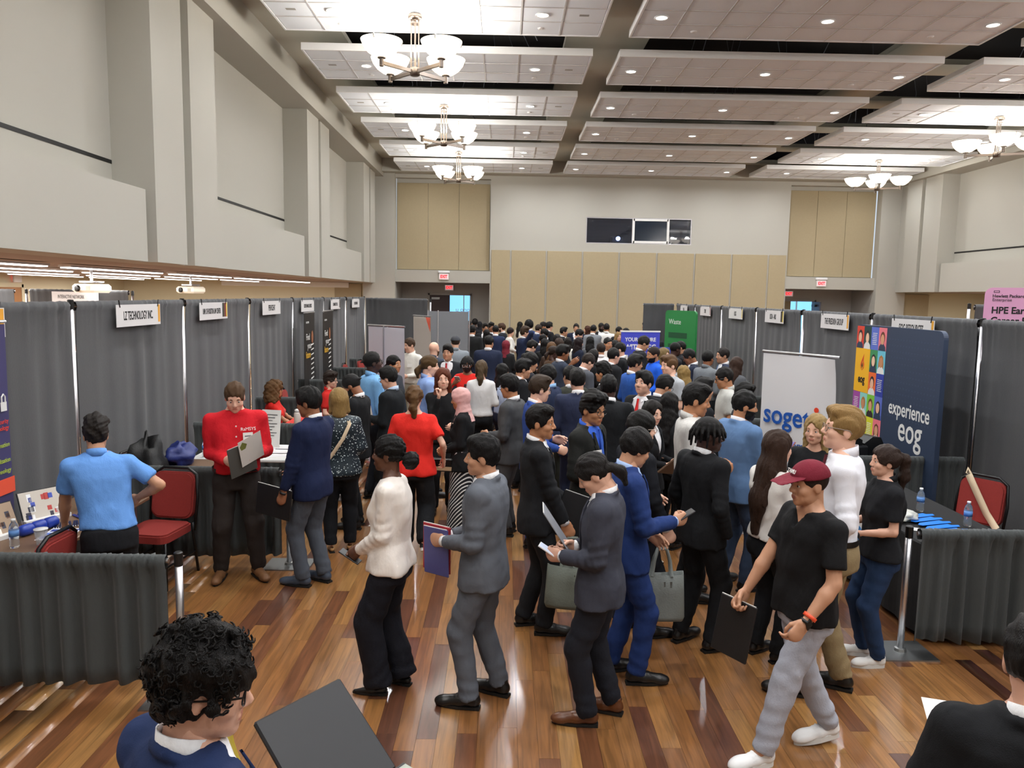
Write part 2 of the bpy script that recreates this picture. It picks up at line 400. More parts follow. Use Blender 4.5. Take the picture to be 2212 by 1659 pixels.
# chandeliers -------------------------------------------------------------
bowl_prof = [(.05, -.205), (.12, -.185), (.20, -.13), (.26, -.055), (.295, .03), (.283, .03), (.25, -.05), (.19, -.12), (.11, -.172), (.03, -.185)]
bowlm = MB(); bowlm.lathe(bowl_prof, 28); bowlm = bowlm.mesh('bowl', True)
clipm = MB().tube([(.285, 0, -.02), (.302, 0, .035), (.285, 0, .045)], .006, 5).mesh('clip')
bl = bpy.data.lights.new('bowl_lamp', 'POINT'); bl.energy = E_BOWL; bl.shadow_soft_size = .10; bl.color = (1, .96, .90)
def chandelier(x, y, rot, label):
    t = thing('chandelier', label, 'chandelier', (x, y, 0), rot, 'four bowl chandeliers')
    zc, zh = CZ-.005, 5.86
    MB().lathe([(.09, 0), (.105, -.01), (.105, -.055), (.09, -.07)], 24, (0, 0, zc)).build('canopy', M_metal, t, True)
    for dx, dy in ((0, 0), (.055, 0), (-.055, 0), (0, .05)): MB().tube([(dx, dy, zc-.07), (dx, dy, zh)], .011, 8).build('rod', M_metal, t)
    MB().lathe([(.075, .008), (.075, -.008)], 18, (0, 0, zc-.13)).build('rod_plate', M_metal, t)
    MB().lathe([(.06, -.06), (.075, -.05), (.075, .05), (.05, .06)], 20, (0, 0, zh-.04)).build('hub', M_metal, t, True)
    for k in range(4):
        an = math.pi/4+k*math.pi/2; c, s = math.cos(an), math.sin(an); R = .60
        a = MB(); M = Matrix.Rotation(an, 4, 'Z'); a.box((.05, -.016, zh-.065), (R, .016, zh-.015), M=M)
        a.lathe([(.032, -.11), (.032, .0)], 12, (c*R, s*R, zh+.02)); a.lathe([(.06, 0), (.06, .012)], 14, (c*R, s*R, zh+.02)); a.build('arm', M_metal, t)
        bo = ob('bowl', bowlm, M_bowl, t, loc=(c*R, s*R, zh+.235)); [ob('clip', clipm, M_metal, bo, rz=2*math.pi*q/3+.3) for q in range(3)]
        lo = bpy.data.objects.new('lamp', bl); COL.objects.link(lo); lo.parent = bo; lo.location = (0, 0, .06)
for x, rot, side in ((-1.38, 0, 'left'), (10.75, .42, 'right')):
    for y, nm in ((11.83, 'nearest'), (17.25, 'middle'), (22.7, 'farthest'), (6.35, 'overhead'), (.9, 'rear')):
        chandelier(x, y, rot, f'{nm} brushed nickel chandelier with four glowing bowls, {side} ceiling row')

# fluorescent strips of the low side rooms
tl = bpy.data.lights.new('tube', 'AREA'); tl.shape = 'RECTANGLE'; tl.size = .12; tl.size_y = 2.2; tl.energy = E_TUBE; tl.color = (1, .96, .92)
k = 0
for x in (-6.2, -7.8, -9.6, -11.4, 15.5):
    for y in (2., 5.5, 9., 12.5, 16., 19.5, 23.):
        k += 1
        t = thing('strip_light', f'linear fluorescent strip in the low {"left" if x < 0 else "right"} ceiling, {["rear", "first", "second", "third", "fourth", "fifth", "sixth"][[2., 5.5, 9., 12.5, 16., 19.5, 23.].index(y)]} along, {dict([(-6.2, "nearest row"), (-7.8, "second row"), (-9.6, "third row"), (-11.4, "outermost row"), (15.5, "single row")])[x]}', 'ceiling light', (x, y, ZS-.021), group='linear fluorescent strips')
        MB().box((-.09, -1.5, -.03), (.09, 1.5, 0)).build('housing', M_cloud, t); MB().box((-.07, -1.48, -.045), (.07, 1.48, -.03)).build('diffuser', M_tube, t)
        lo = bpy.data.objects.new('lamp', tl); COL.objects.link(lo); lo.parent = t; lo.location = (0, 0, -.06)

# ------------------------------------------------------------------ projection window in the back wall
win = struct('window_1', MB().box((2.78, YB+.02, 4.40), (6.44, YB+.14, 4.43)).box((2.78, YB+.02, 5.26), (6.44, YB+.14, 5.29)).box((2.78, YB+.02, 4.43), (2.81, YB+.14, 5.26)).box((6.41, YB+.02, 4.43), (6.44, YB+.14, 5.26)), M_chrome)
wf = MB()
for x in (4.42, 5.62): wf.box((x-.04, YB-.01, 4.43), (x+.04, YB+.05, 5.26))
wf.box((4.42, YB-.01, 5.19), (5.62, YB+.05, 5.26)); wf.box((4.42, YB-.01, 4.43), (5.62, YB+.05, 4.51)); wf.build('sash', M_white, win)
M_glass = mat('dark glass', (.30, .38, .48), .08, trans=.85, spec=.6)
MB().box((4.46, YB+.01, 4.5), (5.58, YB+.018, 5.2)).build('pane', M_glass, win)
M_glass2 = mat('clear glass', (.75, .8, .9), .02, trans=.97, spec=.15)
MB().box((2.81, YB+.06, 4.43), (4.40, YB+.066, 5.26)).build('pane', M_glass2, win); MB().box((5.62, YB+.06, 4.43), (6.41, YB+.066, 5.26)).build('pane', M_glass2, win)
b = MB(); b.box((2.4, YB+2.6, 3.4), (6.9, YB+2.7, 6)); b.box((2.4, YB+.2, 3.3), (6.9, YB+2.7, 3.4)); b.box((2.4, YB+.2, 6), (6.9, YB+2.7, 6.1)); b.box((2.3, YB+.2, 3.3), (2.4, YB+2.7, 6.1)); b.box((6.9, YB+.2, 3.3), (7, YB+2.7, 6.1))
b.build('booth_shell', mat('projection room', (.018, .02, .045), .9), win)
t = thing('projector', 'lit projector shining from the dark projection window', 'projector', (3.98, YB+.75, 4.50))
MB().box((-.22, -.15, 0), (.22, .25, .2), bev=.02).build('body', M_dark, t)
Mx = Matrix.Translation((0, -.15, .22)) @ Matrix.Rotation(math.pi/2, 4, 'X')
MB().lathe([(.07, 0), (.07, .05), (.055, .06)], 16, M=Matrix.Translation((0, -.15, .12)) @ Matrix.Rotation(math.pi/2, 4, 'X')).build('lens', mat('projector beam', (.62, .72, 1), .3, emit=30.), t)
MB().box((-.25, -.2, -1.0), (.25, .3, -.001)).build('shelf', M_dark, t)

# doors in the alcoves
YD = YB+1.7
M_maroon = mat('maroon door', (.20, .11, .12), .45, bump=.02)
M_frame = mat('door frame grey', (.60, .59, .57), .5)
d1 = struct('door_1', MB().box((-2.83, YD-.04, 0), (-2.77, YD+.16, 2.58)).box((-1.28, YD-.04, 0), (-1.22, YD+.16, 2.58)).box((-2.83, YD-.04, 2.52), (-1.22, YD+.16, 2.60)), M_frame)
lf = MB().box((-2.77, YD+.02, .01), (-2.03, YD+.065, 2.52)).build('door_leaf', M_maroon, d1)
MB().box((-2.7, YD-.03, 2.36), (-2.4, YD+.02, 2.44)).build('door_closer', M_steel, lf)
MB().tube([(-2.1, YD+.02, .95), (-2.1, YD-.04, .95), (-2.1, YD-.04, 1.2), (-2.1, YD+.02, 1.2)], .012, 8).build('pull_handle', M_steel, lf)
# glass wall of the lobby beyond the open leaf, daylight behind
M_lobby = mat('lobby glass', (.50, .76, .95), .25, emit=1.35)
b = MB(); b.box((-3.6, YD+2.2, 0), (-.4, YD+2.25, 2.9)); lob = struct('window_2', b, M_lobby)
fr = MB()
for x in (-2.2, -1.62, -1.0): fr.box((x-.02, YD+2.14, 0), (x+.02, YD+2.2, 2.9))
fr.build('mullion', M_white, lob)
lettering('u ono', M_white, lob, face_to((-1.66, YD+2.13, 1.95), (1, 0, 0), (0, 0, 1)), .24)
d2 = struct('door_2', MB().box((10.0, YD-.04, 0), (10.06, YD+.16, 2.58)).box((11.54, YD-.04, 0), (11.6, YD+.16, 2.58)).box((10.0, YD-.04, 2.52), (11.6, YD+.16, 2.60)), M_frame)
lf = MB().box((11.44, YD-.75, .01), (11.49, YD-.02, 2.52)).build('door_leaf', mat('grey door', (.36, .38, .45), .45), d2)
MB().box((11.36, YD-.5, 2.34), (11.44, YD-.2, 2.42)).build('door_closer', M_dark, lf)
b = MB(); b.box((9.9, YD+2.2, 0), (12.9, YD+2.25, 2.9)); lob2 = struct('window_3', b, M_lobby)
fr = MB()
for x in (10.6, 10.95, 11.3, 11.7): fr.box((x-.025, YD+2.14, 0), (x+.025, YD+2.2, 2.9))
fr.build('mullion', M_white, lob2)
b = MB(); b.box((9.82, YD+.16, 0), (10.72, YD+.3, 2.9)); b.build('lobby_pier', M_tan, lob2)
# far left room door
d3 = struct('door_3', MB().box((RX0, 20.2, 0), (RX0+.06, 20.28, 2.62)).box((RX0, 21.22, 0), (RX0+.06, 21.3, 2.62)).box((RX0, 20.2, 2.54), (RX0+.06, 21.3, 2.66)), M_cream)
lf = MB().box((RX0+.005, 20.28, 0), (RX0+.04, 21.22, 2.54)).build('door_leaf', mat('oak door', (.62, .42, .22), .5, var=.15, vscale=5, stretch=(1, 1, .1)), d3)
MB().box((RX0+.04, 20.35, 2.4), (RX0+.1, 20.65, 2.48)).build('door_closer', M_steel, lf)

def exit_sign(x, y, z, label, face=(1, 0, 0), lamp=False):
    t = thing('exit_sign', label, 'exit sign', (x, y, z)); 
    u = Vector(face); M = face_to((0, 0, 0), u, (0, 0, 1))
    MB().box((-.17, -.11, -.05), (.17, .11, 0), M=M, bev=.01).build('housing', M_white, t)
    MB().box((-.145, -.085, .0), (.145, .085, .004), M=M).build('face', mat('exit face', (.95, .80, .82), .4, emit=.35), t)
    lettering('EXIT', M_red, t, M @ Matrix.Translation((0, 0, .006)), .145, .8, .006)
    if lamp: MB().box((-.2, .12, -.08), (.2, .2, .02), M=M, bev=.015).build('lamp_bar', M_cloud, t)
exit_sign(-2.12, YB-.051+.0, 3.16, 'exit sign with emergency lamps on the beam over the left alcove', lamp=True)
exit_sign(-2.05, YD-.05, 2.80, 'small red exit sign above the maroon door in the left alcove')
exit_sign(11.05, YB-.05, 3.16, 'exit sign with emergency lamps on the beam over the right alcove', lamp=True)
exit_sign(10.55, YD-.05, 2.80, 'small red exit sign above the open grey door in the right alcove')
exit_sign(RX0+.06, 21.0, 2.78, 'red exit sign above the oak door in the far left room', face=(0, -1, 0))

# ceiling projectors in the left room
def ceil_projector(x, y, rz, label):
    t = thing('ceiling_projector', label, 'projector', (x, y, 0), rz)
    MB().tube([(0, 0, ZS), (0, 0, 2.68)], .025, 10).build('pole', M_chrome, t)
    mt = MB(); mt.box((-.16, -.12, 2.65), (.16, .12, 2.68))
    for sx in (-1, 1): mt.tube([(0, 0, 2.67), (sx*.2, -.05, 2.665), (sx*.2, .05, 2.63)], .008, 6)
    mt.build('mount', M_chrome, t)
    MB().box((-.27, -.2, 2.48), (.27, .2, 2.63), bev=.04).build('body', mat('projector white', (.93, .92, .86), .4), t)
    L = Matrix.Translation((-.08, -.2, 2.55)) @ Matrix.Rotation(math.pi/2, 4, 'X')
    MB().lathe([(.055, 0), (.055, .03), (.04, .035)], 18, M=L).build('lens', M_dark, t, True)
    MB().box((.12, -.204, 2.52), (.22, -.2, 2.59)).build('grille', mat('grille', (.7, .69, .64), .6), t)
ceil_projector(-7.1, 13.4, -.45, 'white projector hanging from the low left ceiling, nearer of two')
ceil_projector(-7.1, 17.6, -.45, 'white projector hanging from the low left ceiling, farther of two')
# ------------------------------------------------------------------ pipe and drape booths
def fabric(name, c, rough=.8, vs=9.):
    return mat(name, c, rough, bump=.25, bscale=260, var=.10, vscale=vs, stretch=(1, 1, .12), sheen=.12)
M_drape = fabric('charcoal drape', (.285, .288, .297)); M_drape2 = fabric('charcoal side drape', (.245, .26, .26))
def drape_mesh(L, z0, z1, amp, freq, seed, pocket=.085, step=.022):
    r = np.random.default_rng(seed); nu = max(24, int(L/step)); u = np.linspace(0, L, nu)
    ph = r.random(6)*6.28; fr = freq*(.6+r.random(6)*.9)
    wave = sum(np.sin(u*fr[k]*6.28+ph[k]+.6*np.sin(u*2+ph[(k+1) % 6])) for k in range(4))/2.4
    wave = np.sign(wave)*np.abs(wave)**.75
    gath = sum(np.sin(u*fr[k]*6.28*3.7+ph[k]) for k in range(5))/3.
    clump = .35+.65*np.clip(sum(np.sin(u*1.3*(k+1)+ph[k]) for k in range(3))/2+.4, 0, 1)
    H = z1-z0; rows = []
    # over the rod: back bottom of pocket -> top -> front bottom of pocket -> hem
    for dz, dy, a, g in ((-pocket, -.022, 0, .010), (-.045, -.036, 0, .016), (-.006, -.026, 0, .014), (.004, 0, 0, .014), (-.006, .026, 0, .014), (-.045, .037, 0, .018), (-pocket, .024, .35, .012)):
        rows.append((z1+dz+gath*clump*(.006 if abs(dz) < .01 else 0), dy+gath*clump*g*np.sign(dy if dy else 1)+a*amp*wave*clump))
    for t in (.13, .2, .3, .42, .55, .7, .85, 1.):
        sway = .25*np.sin(u*1.1+ph[2])*t
        rows.append((z1-pocket-(H-pocket)*t+(0.012*np.sin(u*3+ph[1]) if t == 1. else 0), .012+amp*(.45+.55*t**.6)*(wave*(.45+.55*clump)+sway)))
    V = np.zeros((len(rows), nu, 3))
    for i, (z, y) in enumerate(rows): V[i, :, 0] = u; V[i, :, 1] = y; V[i, :, 2] = z
    nr = len(rows)
    idx = np.arange(nr*nu).reshape(nr, nu)
    F = np.stack([idx[:-1, :-1], idx[1:, :-1], idx[1:, 1:], idx[:-1, 1:]], -1).reshape(-1, 4)
    # inner face 5 mm behind the hanging part so that the cloth has thickness
    B = V[6:].copy(); B[:, :, 1] -= .006; o = nr*nu; bi = o+np.arange((nr-6)*nu).reshape(nr-6, nu)
    FB = np.stack([bi[:-1, :-1], bi[:-1, 1:], bi[1:, 1:], bi[1:, :-1]], -1).reshape(-1, 4)
    hem = np.stack([idx[-1, :-1], bi[-1, :-1], bi[-1, 1:], idx[-1, 1:]], -1)
    return mesh_np('fabric', np.concatenate([V.reshape(-1, 3), B.reshape(-1, 3)]), np.concatenate([F, FB, hem]), True)
_seed = [10]
def drape(p0, p1, z0, z1, label, low=False, flip=False):
    p0, p1 = Vector((*p0, 0)), Vector((*p1, 0)); d = p1-p0; L = d.length; _seed[0] += 1
    t = thing('booth_drape', label, 'drape', p0, math.atan2(d.y, d.x), 'low grey booth side drapes' if low else 'tall grey booth drapes')
    me = drape_mesh(L-.09, z0, z1, .042 if low else .016, 8.5 if low else 2.3, _seed[0], step=.014 if low else .034)
    f = ob('fabric', me, M_drape2 if low else M_drape, t, loc=(.045, 0, 0))
    if flip: f.scale.y = -1
    MB().tube([(.03, 0, z1-.035), (L-.03, 0, z1-.035)], .016, 8).build('rod', M_chrome, t)
    return t
polem = {}
def post(x, y, h, label):
    t = thing('drape_post', label, 'post', (x, y, 0), 0., 'short aluminium drape posts' if h < 1.5 else 'tall aluminium drape posts')
    if h not in polem:
        polem[h] = MB().tube([(0, 0, .012), (0, 0, h)], .024, 14).mesh('pole', True)
        polem['cap', h] = MB().lathe([(.027, h-.07), (.027, h+.012), (.02, h+.018)], 14).mesh('cap')
        polem['base', h] = MB().box((-.21, -.16 if h < 1.5 else -.045, 0), (.21, .16 if h < 1.5 else .045, .010)).lathe([(.045, .010), (.04, .03), (.026, .035)], 14).mesh('base_plate')
    ob('pole', polem[h], M_chrome, t); ob('cap', polem['cap', h], M_dark, t); ob('base_plate', polem['base', h], M_steel, t)
LB, RB = -3.93, 5.03
LY = [2.2, 4.62, 7.04, 9.46, 11.85, 14.33, 16.76, 19.1, 21.7]
RY = [3.2, 5.62, 8.05, 10.47, 12.92, 15.3, 17.78, 20.25, 22.4]
NUM = ['first', 'second', 'third', 'fourth', 'fifth', 'sixth', 'seventh', 'eighth', 'ninth']
for i, y in enumerate(LY[1:]): post(LB, y, 2.44, f'tall aluminium post of the left back drape, {NUM[i]} from the camera')
for i, y in enumerate(RY[1:]): post(RB, y, 2.40, f'tall aluminium post of the right back drape, {NUM[i]} from the camera')
for i in range(len(LY)-1):
    drape((LB, LY[i]), (LB, LY[i+1]), .06, 2.44, f'tall charcoal back drape of the left booth row, {NUM[i]} panel from the camera', flip=True)
    drape((RB, RY[i]), (RB, RY[i+1]), .06, 2.40, f'tall charcoal back drape of the right booth row, {NUM[i]} panel from the camera')
drape((LB, 21.74), (-2.12, 21.74), .05, 2.42, 'tall charcoal drape closing the far end of the left booth row', flip=True)
post(-2.08, 21.74, 2.40, 'tall aluminium post at the free end of the far left closing drape')
drape((4.0, 22.45), (RB-.05, 22.45), .05, 2.40, 'tall charcoal drape closing the far end of the right booth row', flip=True)
LRAIL = [4.62, 7.04, 9.46, 11.85, 14.33, 16.76, 19.1]; RRAIL = [5.40, 8.02, 10.47, 12.92, 15.3, 17.78, 20.25]
for i, y in enumerate(LRAIL):
    drape((LB+.06, y), (-2.02, y), .09, .935, f'low charcoal side drape between left booths, {NUM[i]} from the camera', True, flip=True)
    post(-1.99, y, .94, f'short aluminium aisle post of the left booths, {NUM[i]} from the camera')
for i, y in enumerate(RRAIL):
    drape((3.0, y), (RB-.06, y), .09, .935, f'low charcoal side drape between right booths, {NUM[i]} from the camera', True, flip=True)
    post(2.97, y, .94, f'short aluminium aisle post of the right booths, {NUM[i]} from the camera')
# booths of the neighbouring aisles that show above / behind
drape((-9.3, 15.2), (-7.3, 15.2), .05, 2.52, 'tall charcoal drape with a white sign in the far left room', flip=True)
post(-9.33, 15.2, 2.5, 'tall aluminium post at left of the far left room drape'); post(-7.27, 15.2, 2.5, 'tall aluminium post at right of the far left room drape')
drape((-12.4, 17.4), (-10.9, 17.4), .05, 2.5, 'tall charcoal drape near the oak door in the far left room', flip=True)
drape((7.3, 12.0), (10.4, 12.0), .05, 2.55, 'tall charcoal drape standing behind the right booth row', flip=True)
post(7.26, 12.0, 2.55, 'tall aluminium post of the drape standing behind the right booth row')
drape((5.2, 8.9), (5.2, 6.2), .05, 2.30, 'charcoal drape of the neighbouring aisle just behind the right booths')

# booth name signs -------------------------------------------------------------
M_sign = mat('sign board', (.88, .87, .87), .5); M_ink = mat('black ink', (.05, .05, .055), .6)
BR = {'g': '#e0a030', 'k': '#3a3a38', 'r': '#8c2a2a', 'b': '#5a4a3a', 'y': '#d8c050'}
def sign(side, yc, txt, z=2.29, size=.098, xs=.55, bars='g', label='', w=.98):
    x, sg = (LB+.075, 1) if side == 'L' else (RB-.075, -1)
    t = thing('booth_sign', label, 'sign', (x, yc, z), group='white booth name signs')
    M = face_to((0, 0, 0), (0, sg, 0), (0, 0, 1))
    MB().box((-w/2, -.112, -.005), (w/2, .112, 0), M=M).build('board', M_sign, t)
    bw = .045
    for k, c in enumerate(bars[::-1]):
        MB().box((w/2-.012-bw*(k+1), -.085, 0), (w/2-.012-bw*k, .105, .0015), M=M).build('stripe', mat('stripe '+c, BR[c], .6), t)
    lettering(txt, M_ink, t, M @ Matrix.Translation((-.02*len(bars), -.005, .001)), size, xs, .002)
    for k in (-1, 1):
        MB().tube([(sg*.003, k*(w/2-.07), .085), (sg*.003, k*(w/2-.05), .16)], .006, 6).build('hook', M_dark, t)
sign('L', 5.5, 'RELLIS SYSTEMS', label='white booth sign with a gold edge at the far left picture border')
sign('L', 8.2, 'LZ TECHNOLOGY INC.', size=.125, xs=.50, label='white sign with black capitals on the left drape, beside the blue polo man')
sign('L', 10.3, 'UNIV. OF HOUSTON LAW CENTER', xs=.40, bars='kbry', label='white sign with brown, red and yellow stripes on the left drape')
sign('L', 12.85, 'PERFICIENT', xs=.55, size=.13, bars='', label='white sign with a single centred word on the left drape')
sign('L', 15.2, 'DISCOVER FINANCIAL SERVICES', xs=.42, bars='', label='white sign above the dark upright banners on the left drape')
sign('L', 17.7, 'FDM MARKET TOOLS', xs=.5, bars='kb', label='white sign with a dark stripe on the left drape, second from the far end')
sign('L', 20.1, 'DPR CORPORATION', xs=.5, bars='', label='white sign nearest the far end of the left drape')
sign('R', 9.32, 'EOG RESOURCES', size=.14, xs=.52, bars='g', label='white sign half hidden by the colourful pop-up wall on the right', z=2.25)
sign('R', 11.53, 'THE FRIEDKIN GROUP', size=.13, xs=.50, bars='g', label='white sign with a gold edge above the white roll-up banner on the right', z=2.26)
sign('R', 14.13, 'USDA - ARS', size=.13, xs=.5, bars='bky', label='white sign with brown and gold stripes on the right drape', z=2.26)
sign('R', 16.5, 'USGS', size=.13, xs=.5, bars='y', label='white sign with a yellow edge on the right drape', z=2.26)
sign('R', 19.0, 'CTMC', size=.13, xs=.5, bars='r', label='white sign with a thin red edge on the right drape', z=2.26)
sign('R', 21.3, 'VISA', size=.13, xs=.5, bars='', label='small white sign at the far end of the right drape', z=2.26, w=.8)
t = thing('booth_sign', 'small white name sign on the drape in the far left room', 'sign', (-8.35, 15.13, 2.38))
MB().box((-.45, 0, -.1), (.45, .006, .1)).build('board', M_sign, t); lettering('INTERACTIVE NETWORK', M_ink, t, face_to((-.08, -.002, 0), (1, 0, 0), (0, 0, 1)), .1, .45)

# banners and pop-up walls ----------------------------------------------------
def rollup(name, label, p0, p1, h, m, back=False, curl=0.):
    """roll-up banner from left end p0 to right end p1 (seen from its front)"""
    p0, p1 = Vector((*p0, 0)), Vector((*p1, 0)); d = p1-p0; wd = d.length
    t = thing(name, label, 'banner', p0, math.atan2(d.y, d.x))
    nz, nx = 14, 10; V = []; F = []
    for s_, off in ((0, 0.), (1, .004)):
        for i in range(nz+1):
            for j in range(nx+1):
                z = .08+(h-.1)*i/nz; x = wd*j/nx
                y = off+.010*math.sin(i/nz*3.1)*math.sin(j/nx*6+1)+curl*((i/nz)**8)*((j/nx)**6)
                V.append((x, y, z))
        o = s_*(nz+1)*(nx+1)
        for i in range(nz):
            for j in range(nx):
                a = o+i*(nx+1)+j; q = (a, a+1, a+nx+2, a+nx+1); F.append(q if s_ == 0 else q[::-1])
    ob('sheet', mesh_np('sheet', V, F, True), m, t)
    MB().tube([(-.01, .002, h), (wd+.01, .002, h)], .013, 8).build('top_rail', M_chrome, t)
    MB().box((-.02, -.05, 0), (wd+.02, .06, .08), bev=.015).build('base', M_chrome, t)
    MB().tube([(wd/2, .03, .08), (wd/2, .03, h)], .009, 8).build('rear_pole', M_chrome, t)
    return t, wd
M_bsheet = mat('banner vinyl', (.86, .86, .87), .45); M_sblue = mat('logo blue', '#1450a8', .5); M_sred = mat('logo red', '#e0401f', .5)
t, wd = rollup('rollup_banner', 'white roll-up banner with blue lettering, right of the crowd', (2.65, 7.80), (3.10, 7.06), 2.05, M_bsheet, curl=-.06)
G = lambda x, z, y=-.0135: face_to((x, y, z), (1, 0, 0), (0, 0, 1))
lettering('soget', M_sblue, t, G(.05, 1.42), .28, .92, .004, 'LEFT')
MB().box((.655, -.0145, 1.35), (.69, -.0125, 1.48)).build('lettering', M_sblue, t)
MB().lathe([(.026, -.001), (.026, .001)], 16, M=G(.672, 1.53)).build('logo_dot', M_sred, t)
lettering('Part of', M_sblue, t, G(.16, 1.24), .055, 1., 0, 'LEFT'); lettering('Capgemini', M_sblue, t, G(.18, 1.15), .12, .95, 0, 'LEFT')
# backs of two white banners, left middle distance
for nm, p0, p1, h, lb in (('a', (-1.98, 11.26), (-1.40, 10.82), 2.10, 'plain white back of a roll-up banner behind the man in blue shirt'),
                          ('b', (-1.87, 15.9), (-1.45, 15.25), 2.12, 'narrow cream banner with an orange corner at the grey display boards')):
    t, wd = rollup('rollup_banner', lb, p0, p1, h, mat('banner back', (.80, .80, .84), .5) if nm == 'a' else mat('banner cream', (.80, .77, .74), .6))
    if nm == 'a': MB().tube([(wd*.46, -.02, .08), (wd*.46, -.02, h)], .008, 8).build('stay', M_chrome, t)
    else: MB().prism([(wd-.2, h-.02), (wd-.01, h-.02), (wd-.01, h-.3)], -.001, .001, M=G(0, 0, -.012)).build('print_corner', mat('orange print', '#f06a50', .6), t)
# dark upright banners with a striped figure
M_bblack = mat('banner black', (.10, .09, .09), .5); M_skinp = mat('printed skin', '#8a5638', .6); M_gold = mat('gold script', '#d6a52c', .6)
for k, (y0, y1) in enumerate(((14.0, 14.75), (15.45, 16.35))):
    t, wd = rollup('rollup_banner', f'dark roll-up banner with a striped figure on the left drape, {"nearer" if k == 0 else "farther"} of two', (-3.62, y0), (-3.62, y1), 2.18, M_bblack)
    lettering('Find', M_white, t, G(.07, 1.73), .17, .95, 0, 'LEFT'); lettering('your', M_white, t, G(.16, 1.57), .17, .95, 0, 'LEFT'); lettering('future', M_gold, t, G(.05, 1.40), .17, .8, .003, 'LEFT')
    lettering('DISCOVER', M_white, t, G(.07, 2.0), .05, .9, 0, 'LEFT')
    MB().prism([(.52+.075*math.cos(a*.5236), 1.72+.12*math.sin(a*.5236)) for a in range(12)], -.001, .001, M=G(0, 0, -.013)).build('printed_face', M_skinp, t)
    for q in range(22):
        z = 1.56-q*.045; MB().prism([(.42, z), (.62, z+.02), (.62, z+.042), (.42, z+.022)], -.001, .001, M=G(0, 0, -.0125)).build('printed_stripe', M_white if q % 2 == 0 else M_ink, t)
    MB().prism([(.34, .58), (.5, .56), (.46, .86), (.40, .84)], -.001, .001, M=G(0, 0, -.0132)).build('printed_hand', M_skinp, t)
# purple banner at the left border
t, wd = rollup('rollup_banner', 'dark violet roll-up banner cut by the left picture border', (-3.82, 4.95), (-3.82, 5.93), 2.30, mat('violet vinyl', '#3d3a66', .5))
MB().box((wd-.30, -.0145, .98), (wd-.005, -.0125, 1.10)).build('print_band', mat('print red', '#e0543a', .5), t)
MB().box((wd-.12, -.0145, 1.62), (wd-.05, -.0125, 1.69)).build('print_padlock', M_white, t)
MB().tube([(wd-.105, -.0135, 1.69), (wd-.105, -.0135, 1.73), (wd-.085, -.0135, 1.75), (wd-.065, -.0135, 1.73), (wd-.065, -.0135, 1.69)], .006, 6).build('print_shackle', M_white, t)
M_lime = mat('print lime', '#b6cc3a', .5)
for s_, z, m_ in (('Automation', 1.36, M_lime), ('Data Visualization', 1.24, M_lime), ('Technology', 1.16, M_lime), ('Cybersecurity', 1.54, M_sred), ('Technology', 1.49, M_sred)): lettering(s_, m_, t, G(wd-.04, z), .05, .9, 0, 'RIGHT')
# colourful pop-up wall
def rounded(w0, h0, r, n=6):
    P = []
    for cx, cy, a0 in ((w0-r, h0-r, 0), (r, h0-r, 90), (r, r, 180), (w0-r, r, 270)):
        for k in range(n+1): a = math.radians(a0+90*k/n); P.append((cx+r*math.cos(a), cy+r*math.sin(a)))
    return P
PX = 4.50
t = thing('popup_wall', 'tall rounded pop-up wall with portrait tiles and dark blue field', 'display wall', (PX, 9.76, 0))
MP = face_to((0, 0, 0), (0, -1, 0), (0, 0, 1))
M_navyp = mat('print navy', '#2c3a52', .55)
MB().prism(rounded(1.94, 2.24, .09), -.05, 0, M=MP @ Matrix.Translation((0, .04, 0))).build('frame_panel', M_navyp, t)
for q in (.3, 1.6): MB().box((q-.03, 0, -.3), (q+.03, .04, .2), M=MP).build('foot', M_dark, t)
cells = {(0, 0): '#d8402c', (1, 0): '#17403e', (2, 0): '#5a6fc8', (3, 0): '#e77a86', (2, 1): '#3c8c58', (3, 1): '#6cc0d6', (2, 2): '#e86a2c', (3, 2): '#2c3c9e',
         (0, 3): '#a0489e', (1, 3): '#8ed0c8', (2, 3): '#7cc43c', (3, 3): '#5a6cc0', (0, 4): '#eab0c0', (1, 4): '#e2582a', (2, 4): '#dede30', (3, 4): '#ee7a88',
         (0, 5): '#5aa04c', (1, 5): '#e6b43a', (2, 5): '#c23c22', (3, 5): '#5c7ad0', (0, 6): '#4a60b8', (1, 6): '#d8402c', (2, 6): '#2c8c7c', (3, 6): '#e0a030', (0, 7): '#d0d040', (1, 7): '#5a6cc0', (2, 7): '#e77a86', (3, 7): '#3c8c58'}
cw, ch = .19, .275; quotes = {(2, 0), (3, 2), (0, 3), (0, 4), (2, 4), (2, 5), (0, 6)}
skins = ['#e8b898', '#d8a07c', '#c68a62', '#f0c8a8']; hairs = ['#2a2022', '#6a3a20', '#b07838', '#1c1c22']
cellm = MB().box((.0, .0, 0), (cw, ch, .0015)).mesh('tile_print'); 
ovm = lambda a, b, n=14: [(a*math.cos(2*math.pi*k/n), b*math.sin(2*math.pi*k/n)) for k in range(n)]
headm = MB().prism(ovm(.042, .062), 0, .0008).mesh('printed_face'); hairm = MB().prism(ovm(.056, .074), 0, .0005).mesh('printed_hair'); shm = MB().prism([(-.085, 0), (.085, 0), (.075, .05), (.03, .085), (-.03, .085), (-.075, .05)], 0, .0007).mesh('printed_shoulders')
longm = MB().prism([(-.06, .03), (.06, .03), (.062, .12), (.045, .2), (0, .225), (-.045, .2), (-.062, .12)], 0, .0005).mesh('printed_hair')
linem = MB().box((-.06, -.004, 0), (.06, .004, .0006)).mesh('printed_line')
